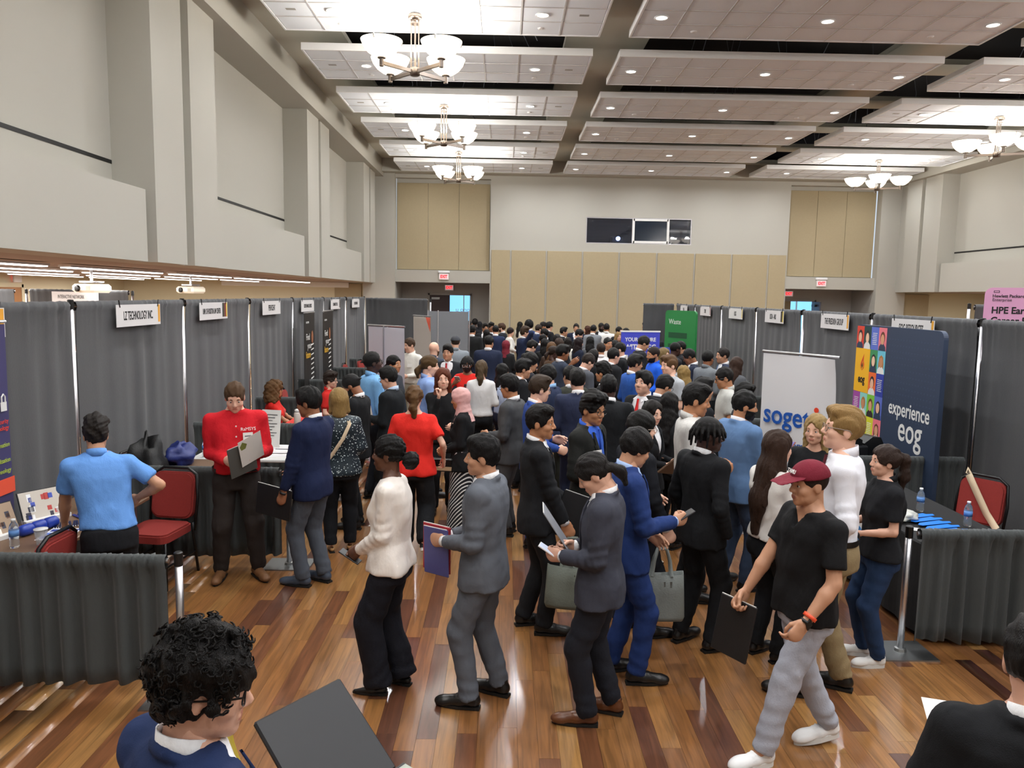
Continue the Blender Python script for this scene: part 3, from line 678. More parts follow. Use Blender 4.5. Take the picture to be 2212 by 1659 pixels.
for (i, j), c in cells.items():
    o = ob('tile_print', cellm, mat('print '+c, c, .55), t); o.matrix_local = MP @ Matrix.Translation((.006+i*cw, 2.262-(j+1)*ch, .001))
    cx, cy = cw/2, .0
    if (i, j) in quotes:
        for q in range(7): l_ = ob('printed_line', linem, M_white, o); l_.location = (cx-.005*(q % 3), .20-q*.022, .0016); l_.scale.x = .95-.1*(q % 2)
    else:
        k = (i*3+j*5) % 4; long = (i, j) in {(2, 1), (3, 1), (3, 3), (3, 4), (1, 5)}
        ob('printed_hair', longm if long else hairm, mat('ph'+hairs[k], hairs[k], .6), o, loc=(cx, 0 if long else .155, .0016))
        ob('printed_shoulders', shm, [M_navyp, M_white, mat('ph#2a2022', '#2a2022', .6)][(i+j) % 3], o, loc=(cx, 0, .0021))
        ob('printed_face', headm, mat('ps'+skins[k], skins[k], .6), o, loc=(cx, .135, .0026))
o = MB().box((.006, 2.265-3*ch, .001), (.006+2*cw, 2.265-ch, .003), M=MP).build('tile_print', mat('print yellow', '#eeb41e', .55), t)
fl = [(0, -.09), (.045, -.06), (.05, -.01), (.03, .04), (.035, .12), (-.005, .06), (-.03, .02), (-.05, -.02), (-.045, -.06)]
MB().prism(fl, .003, .0038, M=MP @ Matrix.Translation((.2, 1.80, 0))).build('flame_logo', mat('flame red', '#d4481e', .5), t)
MB().prism([(x*.55, y*.55-.03) for x, y in fl], .0038, .0044, M=MP @ Matrix.Translation((.2, 1.80, 0))).build('flame_core', mat('flame yellow', '#eeb41e', .5), t)
MB().prism([(0, .02), (.018, -.02), (.0, -.06), (-.018, -.02)], .0044, .005, M=MP @ Matrix.Translation((.2, 1.79, 0))).build('flame_drop', M_ink, t)
lettering('eog', M_ink, t, MP @ Matrix.Translation((.2, 1.60, .0035)), .14, .85, .005)
dotm = MB().prism(ovm(.008, .013, 8), 0, .0008)
dd = MB()
for i in range(17):
    for j in range(14): dd.prism([(x+.85+i*.062, y+2.14-j*.068) for x, y in ovm(.006, .011, 6)], .001, .0016, M=MP)
dd.build('dot_pattern', mat('dot blue', '#3f4f6b', .55), t, kind='stuff')
lettering('experience', M_white, t, MP @ Matrix.Translation((1.36, 1.36, .002)), .235, .83, .003); lettering('eog', M_white, t, MP @ Matrix.Translation((1.42, 1.14, .002)), .40, .86, .004)
# pink pop-up wall beyond the drape
t = thing('popup_wall', 'pink pop-up wall rising behind the right drape', 'display wall', (5.74, 9.2, 0))
MQ = face_to((0, 0, 0), (.80, -.60, 0), (0, 0, 1))
MB().prism(rounded(2.4, 2.76, .08), -.05, 0, M=MQ).build('frame_panel', mat('print pink', '#d79cc0', .55), t)
for q in (.4, 2.0): MB().box((q-.03, 0, -.25), (q+.03, .04, .15), M=MQ).build('foot', M_dark, t)
MB().box((.09, 2.70, .001), (.15, 2.725, .002), M=MQ).box((.096, 2.706, .002), (.144, 2.719, .0025), 1, M=MQ).build('logo_box', [M_ink, mat('print pink', '#d79cc0')], t)
lettering('Hewlett Packard', M_ink, t, MQ @ Matrix.Translation((.08, 2.66, .002)), .05, .95, .001, 'LEFT'); lettering('Enterprise', M_ink, t, MQ @ Matrix.Translation((.08, 2.615, .002)), .05, .95, 0, 'LEFT')
lettering('HPE Early', M_ink, t, MQ @ Matrix.Translation((.08, 2.49, .002)), .11, .9, .003, 'LEFT'); lettering('Career Program', M_ink, t, MQ @ Matrix.Translation((.08, 2.37, .002)), .11, .9, .003, 'LEFT')
MB().prism([(x+.58, y+2.45) for x, y in ovm(.14, .17, 18)], .001, .002, M=MQ).build('printed_hair', mat('ph#2a2022', '#2a2022', .6), t)
MB().prism([(x+.61, y+2.39) for x, y in ovm(.10, .13, 18)], .002, .003, M=MQ).build('printed_face', mat('ps#8a5638', '#a06a48', .6), t)
# green pop-up at far end right
t = thing('popup_wall', 'green pop-up wall at the far end of the right booths', 'display wall', (3.58, 17.1, 0))
MG = face_to((0, 0, 0), (.5, -.866, 0), (0, 0, 1))
MB().prism(rounded(.95, 2.30, .08), -.05, 0, M=MG).build('frame_panel', mat('print green', '#1f7a3c', .5), t)
MB().box((.05, 0, -.2), (.9, .03, .15), M=MG).build('foot', M_dark, t)
for q, z in enumerate((1.7, 1.45, 1.2)): MB().box((.12, z, .001), (.7, z+.12, .002), M=MG).build('print_band', mat('print dark green', '#0f4a2a', .5), t)
lettering('Waste', M_white, t, MG @ Matrix.Translation((.12, 2.05, .002)), .16, .9, 0, 'LEFT')
# grey display boards
t = thing('display_board', 'folding grey display boards in front of the maroon door', 'display board', (-1.62, 16.4, 0))
MB().box((0, 0, .02), (.20, .03, 2.2)).build('board', mat('board grey', (.47, .48, .50), .7), t); MB().box((.23, 0, .02), (.86, .03, 2.2)).build('board', mat('board grey', (.47, .48, .50), .7), t)
for x in (-.01, .205, .87): MB().box((x, -.01, 0), (x+.022, .04, 2.22)).build('edge_post', M_chrome, t)
# blue banner and counter signs of the far booth
t = thing('table_banner', 'blue banner reading YOUR FUTURE behind the far counter', 'banner', (2.33, 15.25, 0), .15)
M_cblue = mat('print violet blue', '#4048c0', .5)
MB().box((0, 0, 1.0), (.80, .02, 1.9)).build('panel', M_cblue, t); MB().box((-.01, -.005, 1.88), (.81, .03, 1.91)).build('top_rail', M_white, t)
for x in (.04, .74): MB().box((x, .005, 0), (x+.03, .03, 1.0)).build('leg', M_chrome, t)
lettering('YOUR FUTURE', M_white, t, G(.40, 1.73, -.002), .105, .92, .003); lettering('WITH CGG', M_white, t, G(.40, 1.58, -.002), .14, .92, .004)
t = thing('counter', 'dark cloth covered counter under the blue banner', 'table', (2.15, 14.68, 0)); MB().box((0, 0, 0), (1.15, .46, .98), bev=.02).build('cloth', mat('black cloth', (.05, .05, .055), .85, bump=.2, bscale=200), t)
MB().box((-.02, -.02, .981), (1.17, .48, 1.0)).build('top', M_dark, t)
for x, y, z in ((2.17, 14.8, 1.001), (2.97, 14.8, 1.001)):
    t = thing('counter_sign', f'small blue framed sign standing on the {"left" if x < 2.5 else "right"} end of the dark counter', 'sign', (x, y, z))
    MB().box((0, 0, 0), (.30, .02, .62)).build('frame', mat('print blue', '#3e4ea8', .5), t); MB().box((.07, -.002, .14), (.23, 0, .46)).build('print', M_offwh, t)

# ------------------------------------------------------------------ tables, chairs, things in the booths
def table(label, x0, y0, x1, y1, h=.74, top=None, name='folding_table'):
    t = thing(name, label, 'table', (x0, y0, 0)); w_, d_ = x1-x0, y1-y0
    MB().box((0, 0, h-.035), (w_, d_, h), bev=.008).build('tabletop', top, t)
    for a in ((.08, .12), (w_-.08, .12), (.08, d_-.12), (w_-.08, d_-.12)):
        MB().tube([(a[0], a[1], 0), (a[0], a[1], h-.035)], .016, 8).build('leg', M_steel, t)
    return t
M_brown = mat('brown laminate', (.42, .32, .235), .45, var=.06, vscale=30)
table('brown laminate folding table in the nearest left booth', -3.75, 4.80, -3.12, 6.70, top=M_brown)
table('white topped table beside the man in red shirt', -3.40, 8.26, -2.24, 9.05, top=mat('white laminate', (.86, .86, .85), .35))
M_clothk = mat('black cloth', (.05, .05, .055), .85, bump=.2, bscale=200)
t = table('table under black cloth in the nearest right booth', 3.24, 5.62, 3.98, 7.62, top=M_clothk)
def cloth(label, x0, y0, x1, y1, h, m, drop, parent=None):
    nu = 160; P = []
    per = [(x0, y0), (x1, y0), (x1, y1), (x0, y1)]; V = []; F = []
    pts = []
    for k in range(4):
        a, b2 = Vector(per[k]), Vector(per[(k+1) % 4]); nk = max(6, int((b2-a).length/.05))
        nrm = Vector(((b2-a).y, -(b2-a).x)).normalized()
        for i in range(nk): pts.append((a.lerp(b2, i/nk), nrm))
    n = len(pts)
    for r_, (z, off) in enumerate(((h, 0), (h-.012, .008), (h-drop*.5, .012), (h-drop, .018))):
        for i, (p, nn) in enumerate(pts):
            wv = off*(1+.8*math.sin(i*.9)+.5*math.sin(i*.37)) if r_ else 0; V.append((p.x+nn.x*wv, p.y+nn.y*wv, z))
    F = [tuple(range(n))]+[(r_*n+i, (r_+1)*n+i, (r_+1)*n+(i+1) % n, r_*n+(i+1) % n) for r_ in range(3) for i in range(n)]
    c = (x0, y0, 0); V = [(a-c[0], b2-c[1], z) for a, b2, z in V]
    return ob('tablecloth', mesh_np('tablecloth', V, F), m, loc=c, label=label, cat='tablecloth')
cloth('black floor length cloth on the nearest right table', 3.22, 5.60, 4.00, 7.64, .746, M_clothk, .70)
table('table under red cloth behind the red shirt women', -3.0, 10.1, -2.45, 11.5, top=M_white); cloth('red cloth on the table where the curly haired woman leans', -3.02, 10.08, -2.43, 11.52, .746, mat('red cloth', '#c8281e', .8), .60)
table('table holding the black equipment case in the second right booth', 3.6, 8.3, 4.35, 9.9, top=M_clothk)
M_redf = mat('red chair fabric', '#8e2a24', .85, bump=.4, bscale=350, var=.15, vscale=120); M_chf = mat('black chair frame', (.03, .03, .035), .4)
def chair(x, y, rz, label):
    t = thing('banquet_chair', label, 'chair', (x, y, 0), rz, 'red banquet chairs')
    P = rounded(.44, .46, .07, 4)
    MB().prism([(a-.22, b_-.2) for a, b_ in P], .415, .475).prism([((a-.22)*.94, (b_-.2)*.94+.004) for a, b_ in P], .475, .49).build('seat', M_redf, t, False)
    bk = []
    for a, b_ in rounded(.40, .42, .08, 5): bk.append((a-.20, b_))
    Mb = Matrix.Translation((0, -.235, .50)) @ Matrix.Rotation(math.radians(100), 4, 'X')
    MB().prism(bk, -.028, .02, M=Mb).prism([(a*.93, .015+b_*.93) for a, b_ in bk], -.04, .03, M=Mb).build('backrest', M_redf, t)
    MB().tube([Mb @ Vector(p) for p in ((-.215, -.1, 0), (-.225, .2, 0), (-.20, .40, 0), (-.12, .455, 0), (.12, .455, 0), (.20, .40, 0), (.225, .2, 0), (.215, -.1, 0))], .014, 8).build('back_frame', M_chf, t, True)
    for sx in (-1, 1):
        MB().tube([(sx*.20, .22, .415), (sx*.21, .24, 0)], .013, 8).build('leg', M_chf, t, True)
        MB().tube([(sx*.21, -.2, .48), (sx*.20, -.22, .36), (sx*.21, -.27, 0)], .013, 8).build('leg', M_chf, t, True)
    [MB().tube([(q, .23, .2), (q, -.24, .2)], .009, 6).build('stretcher', M_chf, t) for q in (-.205, .205)]
chair(-3.02, 6.62, math.radians(172), 'red banquet chair beside the man in blue polo')
chair(-3.26, 5.02, math.radians(88), 'red banquet chair peeking over the nearest left side drape')
chair(4.33, 6.92, math.radians(124), 'red banquet chair with a cream strap hung over its back')
chair(4.42, 9.0, math.radians(100), 'dark red chair beside the colourful pop-up wall')
chair(-3.4, 12.8, math.radians(-90), 'red banquet chair in the fourth left booth')
chair(-3.35, 17.6, math.radians(-90), 'red banquet chair below the farther dark banner'); chair(-3.2, 18.6, math.radians(-100), 'red banquet chair near the far end of the left booths')
chair(-3.35, 10.75, math.radians(-80), 'red banquet chair under the seated curly haired woman')
tb = table('table with an orange box in the fifth left booth', -3.0, 14.9, -2.3, 16.4, top=M_white)
def strap(x0, pts, label, m, wd=.045, name='strap'):
    n = len(pts); V = []; F = []
    P = [Vector(p) for p in pts]
    for i, p in enumerate(P):
        tg = (P[min(i+1, n-1)]-P[max(i-1, 0)]).normalized(); sd = tg.cross(Vector(x0)).normalized()*wd/2; th = sd.cross(tg).normalized()*.003
        V += [p+sd+th, p-sd+th, p-sd-th, p+sd-th]
    for i in range(n-1):
        for k in range(4): F.append((i*4+k, i*4+(k+1) % 4, i*4+4+(k+1) % 4, i*4+4+k))
    F += [(0, 1, 2, 3), tuple(4*(n-1)+k for k in (3, 2, 1, 0))]
    return mesh_np(name, [tuple(v) for v in V], F, True)
cs = math.cos(math.radians(124)); sn = math.sin(math.radians(124))
cw_ = lambda p: (4.33+cs*p[0]-sn*p[1], 6.92+sn*p[0]+cs*p[1], p[2])
ob('bag_strap', strap((-sn*-1, cs*-1, 0), [cw_(p) for p in ((.16, -.335, .93), (.15, -.30, .972), (.13, -.262, .94), (.05, -.235, .82), (-.08, -.20, .62), (-.19, -.17, .50))], '', None, .065), mat('cream strap', (.82, .74, .62), .7), label='cream bag strap slung over the red chair', cat='strap')

M_water = mat('clear bottle', (.92, .95, .97), .05, trans=.9, spec=.5); M_blab = mat('bottle label', '#5a8ac8', .5)
bt = MB().lathe([(.028, 0), (.032, .01), (.032, .04), (.029, .06), (.032, .08), (.032, .13), (.026, .165), (.013, .185), (.013, .195)], 16).mesh('bottle', True)
btl = MB().lathe([(.0325, .085), (.0325, .128)], 16).mesh('label_wrap', True); btc = MB().lathe([(.0145, .19), (.0145, .208)], 12).mesh('cap', True)
def bottle(x, y, z, label):
    t = thing('water_bottle', label, 'bottle', (x, y, z)); ob('bottle', bt, M_water, t); ob('label_wrap', btl, M_blab, t); ob('cap', btc, M_white, t)
T = .741
bottle(-3.42, 5.28, T, 'water bottle on the brown table'); bottle(3.68, 6.55, .748, 'water bottle beside the white bags on the black cloth'); bottle(3.84, 6.12, .748, 'water bottle beside the fanned blue cards')
bottle(-3.26, 8.34, T, 'left water bottle behind the low drape by the red shirt man'); bottle(-3.15, 8.34, T, 'right water bottle behind the low drape by the red shirt man'); 
t = thing('pump_bottle', 'sanitizer pump bottle on the brown table', 'bottle', (-3.48, 6.28, T))
MB().lathe([(.03, 0), (.034, .01), (.034, .11), (.014, .135), (.014, .15)], 14).build('bottle', mat('green gel', (.70, .86, .72), .2, trans=.5), t, True)
MB().lathe([(.017, .15), (.017, .17), (.006, .172), (.006, .20)], 12).box((-.01, -.05, .195), (.01, .01, .207)).build('pump', M_white, t)
t = thing('pump_bottle', 'pink sanitizer pump bottle on the black cloth', 'bottle', (3.55, 6.72, .748))
MB().lathe([(.03, 0), (.034, .01), (.034, .09), (.014, .11)], 14).build('bottle', mat('pink gel', (.90, .62, .66), .2, trans=.4), t, True); MB().lathe([(.016, .11), (.016, .13), (.006, .132), (.006, .155)], 12).build('pump', M_white, t)
def photo_stand(x, y, rz, label, cols):
    t = thing('photo_stand', label, 'photo', (x, y, T), rz); Mt = Matrix.Rotation(math.radians(68), 4, 'X')
    MB().box((0, 0, 0), (.34, .25, .012), M=Mt).build('board', M_dark, t); MB().box((.006, .006, .012), (.334, .244, .0135), M=Mt).build('print', mat('ph '+cols[0], cols[0], .5), t)
    r_ = random.Random(label)
    for q in range(16):
        a, b_ = r_.uniform(.02, .28), r_.uniform(.02, .19); MB().box((a, b_, .0135), (a+r_.uniform(.02, .05), b_+r_.uniform(.03, .06), .0142), M=Mt).build('print_patch', mat('ph '+cols[1+q % (len(cols)-1)], cols[1+q % (len(cols)-1)], .5), t)
    MB().box((0, -.05, 0), (.34, .03, .03)).build('stand_base', M_white, t)
photo_stand(-3.70, 5.30, 1.25, 'left photo board of a group on the brown table', ['#a08870', '#3a3a4a', '#e0c8a0', '#c06a4a', '#f0e8e0', '#6a4a3a'])
photo_stand(-3.68, 5.80, 1.0, 'right photo board of a person at a desk on the brown table', ['#c8c0b4', '#b83a34', '#3a50b0', '#f0f0f0', '#28283a'])
segm = MB().lathe([(.03, 0), (.042, .02), (.042, .09), (.035, .10)], 16, M=Matrix.Rotation(math.pi/2, 4, 'Y')).mesh('blue_segment', True)
for q in range(3): ob('blue_segment', segm, mat('blue plastic', '#1c3a9c', .35), loc=(-3.52+.104*q*math.cos(1.25), 5.50+.104*q*math.sin(1.25), T+.043), rz=1.25, label=f'{["nearest", "middle", "farthest"][q]} of three segments of the blue cylinder lying on the brown table', cat='cup', group='segments of the blue cylinder on the brown table')  # a single segmented blue cylinder, built as separate solid segments
t = thing('plastic_cup', 'clear plastic cup on the brown table', 'cup', (-3.28, 5.36, T)); MB().lathe([(.03, 0), (.045, .11), (.043, .11), (.028, .003)], 18).build('wall', mat('thin clear plastic', (.9, .92, .94), .1, alpha=.3), t, True); MB().lathe([(.047, .108), (.047, .114)], 18).build('rim', M_white, t, True)
def flyer(x, y, z, rz, label, w_=.22, h_=.28, c='#e8ecf6', bands=('#3a52b4',), name='flyer'):
    t = thing(name, label, 'paper', (x, y, z), rz); MB().box((0, 0, 0), (w_, h_, .002)).build('sheet', mat('paper '+c, c, .6), t)
    for q, b_ in enumerate(bands): MB().box((.012, h_*.12+q*h_*.3, .002), (w_-.012, h_*.12+q*h_*.3+h_*.2, .0024)).build('print_band', mat('pr '+b_, b_, .6), t)
flyer(-3.38, 5.44, T, .1, 'blue and white flyer nearest on the brown table', bands=('#4a66c8', '#6a86d8', '#2c3c8c')); flyer(-3.42, 6.20, T, .4, 'blue and white flyer beside the pens on the brown table', bands=('#4a54b8', '#8a9ae0'))
def pens(x, y, n_, m_, label, rz, L=.14):
    Mr = Matrix.Translation((x, y, T)) @ Matrix.Rotation(rz, 4, 'Z'); bar = MB().tube([(0, 0, .006), (0, L, .006)], .006, 6).mesh('barrel'); tip = MB().tube([(0, -.012, .006), (0, 0, .006)], .004, 6).mesh('tip')
    for q in range(n_):
        t = thing('pen', f'{label}, {(NUM+["tenth", "eleventh", "twelfth"])[q]} from the left', 'pen', group=label); t.matrix_world = Mr @ Matrix.Translation((q*.016, 0, 0)) @ Matrix.Rotation(.05*math.sin(q*2.1), 4, 'Z'); ob('barrel', bar, m_, t); ob('tip', tip, M_white, t)
pens(-3.40, 5.72, 12, mat('navy pen', '#14204a', .4), 'dark pen lying in the row on the brown table', .5); pens(-3.34, 5.98, 9, mat('blue pen', '#20308a', .4), 'blue pen lying in the bundle on the brown table', .9)
for q, (x, y, rz) in enumerate(((-2.62, 8.55, .05), (-2.70, 8.80, -.06), (-2.60, 8.36, .1), (-2.95, 8.5, .2))):
    flyer(x, y, T, rz, ['printed sheet in the middle of the white table', 'printed sheet at the back of the white table', 'printed sheet at the front of the white table', 'printed sheet at the left of the white table'][q], c='#efefec', bands=('#c8c4c8', '#d8d4d4'))
t = thing('info_sheet', 'upright white information sheet on the white table', 'paper', (-2.85, 8.95, T), -.2); MB().box((0, 0, 0), (.24, .004, .44), M=Matrix.Rotation(-.14, 4, 'X')).build('sheet', M_offwh, t)
for q in range(9): MB().box((.03, -.006, .38-q*.035), (.2-.03*(q % 3), -.003, .386-q*.035), M=Matrix.Rotation(-.14, 4, 'X')).build('text_line', M_ink, t)
t = thing('flask', 'white insulated flask in front of the curly haired woman', 'flask', (-2.74, 10.18, .748)); MB().lathe([(.04, 0), (.045, .01), (.045, .2), (.035, .22)], 18).build('body', mat('flask cream', (.86, .82, .78), .4), t, True); MB().lathe([(.037, .22), (.037, .25), (.02, .26)], 18).build('lid', M_white, t, True)
t = thing('pump_bottle', 'small clear pump bottle beside the white flask', 'bottle', (-2.62, 10.14, .748)); MB().lathe([(.03, 0), (.034, .01), (.03, .09), (.012, .11)], 14).build('bottle', M_water, t, True); MB().lathe([(.015, .11), (.015, .13), (.005, .132), (.005, .16)], 12).build('pump', M_white, t)
# white bags, blue cards on the black cloth
for q in range(7):
    t = MB().prism([(0, 0), (.30, .02), (.32, .06), (.26, .07), (.25, .10), (.03, .07), (-.02, .03)], 0, .003).build('blue_card', mat('blue card', '#1478e0', .45), label=f'bright blue die-cut card in the fan on the black cloth, {NUM[q]} from the camera', cat='card', group='fanned blue cards', loc=(3.50-.015*q, 5.72+.085*q, .748+.0035*q), rz=.12+.03*q)
def soft(name, label, cat, c, r, m, seed, z0):
    g = np.random.default_rng(seed); nu, nv = 20, 12; V = []; F = []
    ph = g.random(8)*6
    for i in range(nv+1):
        a = math.pi*i/nv
        for j in range(nu):
            b_ = 2*math.pi*j/nu; k = 1+.18*math.sin(3*b_+ph[0]+2*a)+.12*math.sin(5*b_+ph[1]-3*a)+.10*math.sin(7*a+ph[2]+b_)
            V.append((r[0]*k*math.sin(a)*math.cos(b_), r[1]*k*math.sin(a)*math.sin(b_), max(-r[2]*.9, r[2]*k*math.cos(a))))
    for i in range(nv):
        for j in range(nu): a0 = i*nu+j; a1 = i*nu+(j+1) % nu; F.append((a0, a0+nu, a1+nu, a1))
    return ob(name, mesh_np(name, V, F, True), m, loc=(c[0], c[1], z0+r[2]*.9), label=label, cat=cat)
M_pbag = mat('milky plastic', (.88, .88, .84), .3, trans=.25)
soft('plastic_bag', 'crumpled white plastic bag farther back on the black cloth', 'bag', (3.40, 6.62), (.10, .10, .06), M_pbag, 3, .748); soft('plastic_bag', 'crumpled white plastic bag at the aisle edge of the black cloth', 'bag', (3.38, 6.28), (.11, .13, .045), M_pbag, 5, .748)
flyer(3.30, 5.98, .748, -.5, 'white folded slip beside the blue cards', .2, .09, '#ecebe6', ()); flyer(3.44, 6.95, .748, .3, 'blue leaflet at the far end of the black cloth', .2, .12, '#2a78d8', ())
t = thing('aisle_poster', 'white poster with blue bubbles hanging on the front of the black cloth', 'poster', (3.205, 6.35, 0)); MB().box((-.004, 0, .10), (0, .55, .66)).build('sheet', M_offwh, t)
for q, (a, b_, r_) in enumerate(((.12, .55, .06), (.3, .5, .08), (.16, .3, .09), (.40, .28, .05), (.35, .16, .06))): MB().lathe([(r_, 0), (r_, .002)], 16, M=face_to((-.004, a, b_), (0, -1, 0), (0, 0, 1))).build('bubble_print', mat('bubble blue', '#3a8ad0', .5), t)
# equipment case
t = thing('equipment_case', 'black hard-shell equipment case beside the colourful wall', 'case', (3.98, 8.36, .741), .3)
MB().prism([(-.28, 0), (.02, 0), (.02, .30), (-.1, .36), (-.24, .33), (-.28, .26)], 0, .30, M=face_to((0, .3, 0), (1, 0, 0), (0, 0, 1)) @ Matrix.Translation((0, 0, 0))).build('shell', M_dark, t)
MB().prism([(.05, 0), (.33, 0), (.33, .22), (.27, .32), (.16, .33), (.05, .26)], 0, .30, M=face_to((0, .3, 0), (1, 0, 0), (0, 0, 1))).build('shell', M_dark, t); MB().box((-.05, -.02, .02), (.1, .28, .24), bev=.02).build('bridge', mat('case grey', (.10, .10, .11), .35), t)
# bags behind the low drape
chair(-3.45, 7.62, math.radians(-90), 'red banquet chair hidden under the black backpack')
soft('backpack', 'black backpack leaning on the left back drape', 'backpack', (-3.55, 7.62), (.17, .22, .30), mat('black nylon', (.03, .03, .034), .6, bump=.3, bscale=60), 11, .495)
soft('tote_bag', 'navy blue cloth bag slumped beside the backpack', 'bag', (-3.38, 7.98), (.14, .20, .12), mat('navy nylon', '#1c2a6a', .5, bump=.2, bscale=40), 14, .73)
table('small table under the navy bag', -3.72, 7.82, -2.95, 8.24, top=M_brown)
bx = MB().box((0, 0, 0), (.3, .2, .09), bev=.004).build('box', mat('orange box', '#e0603a', .6), label='orange and white box on the fifth left booth table', cat='box', loc=(-2.75, 15.4, T))
# ------------------------------------------------------------------ people: implicit surfaces meshed with surface nets
f4 = np.float32
class Grid:
    def __init__(s, lo, hi, h):
        s.lo = np.array(lo, float); s.h = h; s.n = np.ceil((np.array(hi)-s.lo)/h).astype(int)+1
        s.ax = [(s.lo[i]+h*np.arange(s.n[i])).astype(f4) for i in range(3)]; s.d = np.full(s.n, .25, f4)
    def sub(s, lo, hi):
        a = np.clip(np.floor((np.array(lo)-s.lo)/s.h).astype(int), 0, s.n); b = np.clip(np.ceil((np.array(hi)-s.lo)/s.h).astype(int)+1, 0, s.n)
        sl = tuple(slice(int(a[i]), int(b[i])) for i in range(3))
        return sl, s.ax[0][sl[0]][:, None, None], s.ax[1][sl[1]][None, :, None], s.ax[2][sl[2]][None, None, :]
    def put(s, lo, hi, fn, k=.02, op=0):
        sl, X, Y, Z = s.sub(np.array(lo)-k-s.h*2, np.array(hi)+k+s.h*2)
        c = s.d[sl]
        if c.size == 0: return
        d = fn(X, Y, Z)
        if op == 0:
            if k > 0: t = np.clip(.5+.5*(c-d)/k, 0, 1); r = c*(1-t)+d*t-k*t*(1-t)
            else: r = np.minimum(c, d)
        else:
            d = -d
            if k > 0: t = np.clip(.5-.5*(c-d)/k, 0, 1); r = c*(1-t)+d*t+k*t*(1-t)
            else: r = np.maximum(c, d)
        s.d[sl] = r
    def cone(s, a, b, ra, rb, k=.02, op=0, fl=None, fa=None, c0=False, c1=False, fold=None):
        """tapered limb a->b; fl thins it along the axis fa; c0 / c1 cut the ends flat"""
        a = np.array(a, float); b = np.array(b, float); ba = b-a; L2 = float(ba@ba)+1e-9; u = ba/math.sqrt(L2); r = max(ra, rb)
        def fn(X, Y, Z):
            px, py, pz = X-a[0], Y-a[1], Z-a[2]
            t = (px*ba[0]+py*ba[1]+pz*ba[2])/L2; tc = np.clip(t, 0, 1)
            qx, qy, qz = px-tc*ba[0], py-tc*ba[1], pz-tc*ba[2]; q2 = qx*qx+qy*qy+qz*qz
            if fl: e = qx*fa[0]+qy*fa[1]+qz*fa[2]; q2 = q2+e*e*(fl*fl-1)
            d = np.sqrt(q2)-(ra+(rb-ra)*tc)
            if fl: d = d/ (1+.5*(fl-1))
            if fold:
                am, wl, t0, wd, sd = fold; e1 = np.array([math.sin(sd), math.cos(sd*1.7), math.sin(sd*2.3)]); ph = (qx*e1[0]+qy*e1[1]+qz*e1[2])*(34.)
                d = d+am*np.exp(-((t-t0)/wd)**2)*np.sin(t*math.sqrt(L2)*6.283/wl+ph+sd)
            if c1: d = np.maximum(d, (t-1)*math.sqrt(L2))
            if c0: d = np.maximum(d, -t*math.sqrt(L2))
            return d
        s.put(np.minimum(a, b)-r, np.maximum(a, b)+r, fn, k, op)
    def ell(s, c, r, k=.02, op=0):
        c = np.array(c, float); r = np.array(r, float); m = float(r.min())
        def fn(X, Y, Z):
            q = np.sqrt(((X-c[0])/r[0])**2+((Y-c[1])/r[1])**2+((Z-c[2])/r[2])**2); return (q-1)*m*(.6+.4*np.clip(q, 0, 1.5)/1.)
        s.put(c-r, c+r, fn, k, op)
    def loft(s, z, a, b, cx, cy, k=.02, n=2.4, z0=None, z1=None):
        z = np.array(z)
        def fn(X, Y, Z):
            zz = Z.ravel(); A = np.interp(zz, z, a).astype(f4)[None, None, :]; B = np.interp(zz, z, b).astype(f4)[None, None, :]
            CX = np.interp(zz, z, cx).astype(f4)[None, None, :]; CY = np.interp(zz, z, cy).astype(f4)[None, None, :]
            q = (np.abs((X-CX)/A)**n+np.abs((Y-CY)/B)**n)**(1/n); d = (q-1)*np.minimum(A, B)
            if z0 is not None: d = np.maximum(d, z0-Z)
            if z1 is not None: d = np.maximum(d, Z-z1)
            return d
        mx = max(a); my = max(b)
        s.put((min(cx)-mx, min(cy)-my, z0 if z0 is not None else z[0]), (max(cx)+mx, max(cy)+my, z1 if z1 is not None else z[-1]), fn, k)
    def noise(s, amp, fx, fy, fz, seed, n=4):
        r = np.random.default_rng(seed); X, Y, Z = s.ax[0][:, None, None], s.ax[1][None, :, None], s.ax[2][None, None, :]
        m = np.abs(s.d) < .04+amp*2
        idx = np.nonzero(m); x, y, z = s.ax[0][idx[0]], s.ax[1][idx[1]], s.ax[2][idx[2]]; v = np.zeros(len(x), f4)
        for i in range(n):
            w = r.normal(size=3); w /= np.linalg.norm(w); q = (1+i*.55)
            v += np.sin(x*w[0]*fx*q+y*w[1]*fy*q+z*w[2]*fz*q+r.random()*6.3+1.2*np.sin(z*fz*.4*w[0]+x*fx*.3+i))/q
        s.d[idx] += amp*v*.6
    def mesh(s):
        d = s.d; d[0] = d[-1] = .1; d[:, 0] = d[:, -1] = .1; d[:, :, 0] = d[:, :, -1] = .1
        g = d < 0; c = np.zeros(np.array(d.shape)-1, np.int8)
        for i in (0, 1):
            for j in (0, 1):
                for k in (0, 1): c += g[i:d.shape[0]-1+i, j:d.shape[1]-1+j, k:d.shape[2]-1+k]
        m = (c > 0) & (c < 8); I, J, K = np.nonzero(m); ids = np.full(m.shape, -1, np.int32); ids[m] = np.arange(len(I))
        acc = np.zeros((len(I), 3), f4); cnt = np.zeros(len(I), f4)
        cor = [(i, j, k) for i in (0, 1) for j in (0, 1) for k in (0, 1)]; dv = {o: d[I+o[0], J+o[1], K+o[2]] for o in cor}
        for o in cor:
            for ax in range(3):
                if o[ax]: continue
                p = list(o); p[ax] = 1; p = tuple(p); a, b = dv[o], dv[p]; cr = ((a < 0) != (b < 0)); t = np.where(cr, a/np.where(a == b, 1, a-b), 0)
                for q in range(3): acc[:, q] += cr*(o[q]+(t if q == ax else 0))
                cnt += cr
        V = np.stack([I, J, K], 1)+acc/np.maximum(cnt, 1)[:, None]; V = V*s.h+s.lo
        Fs = []
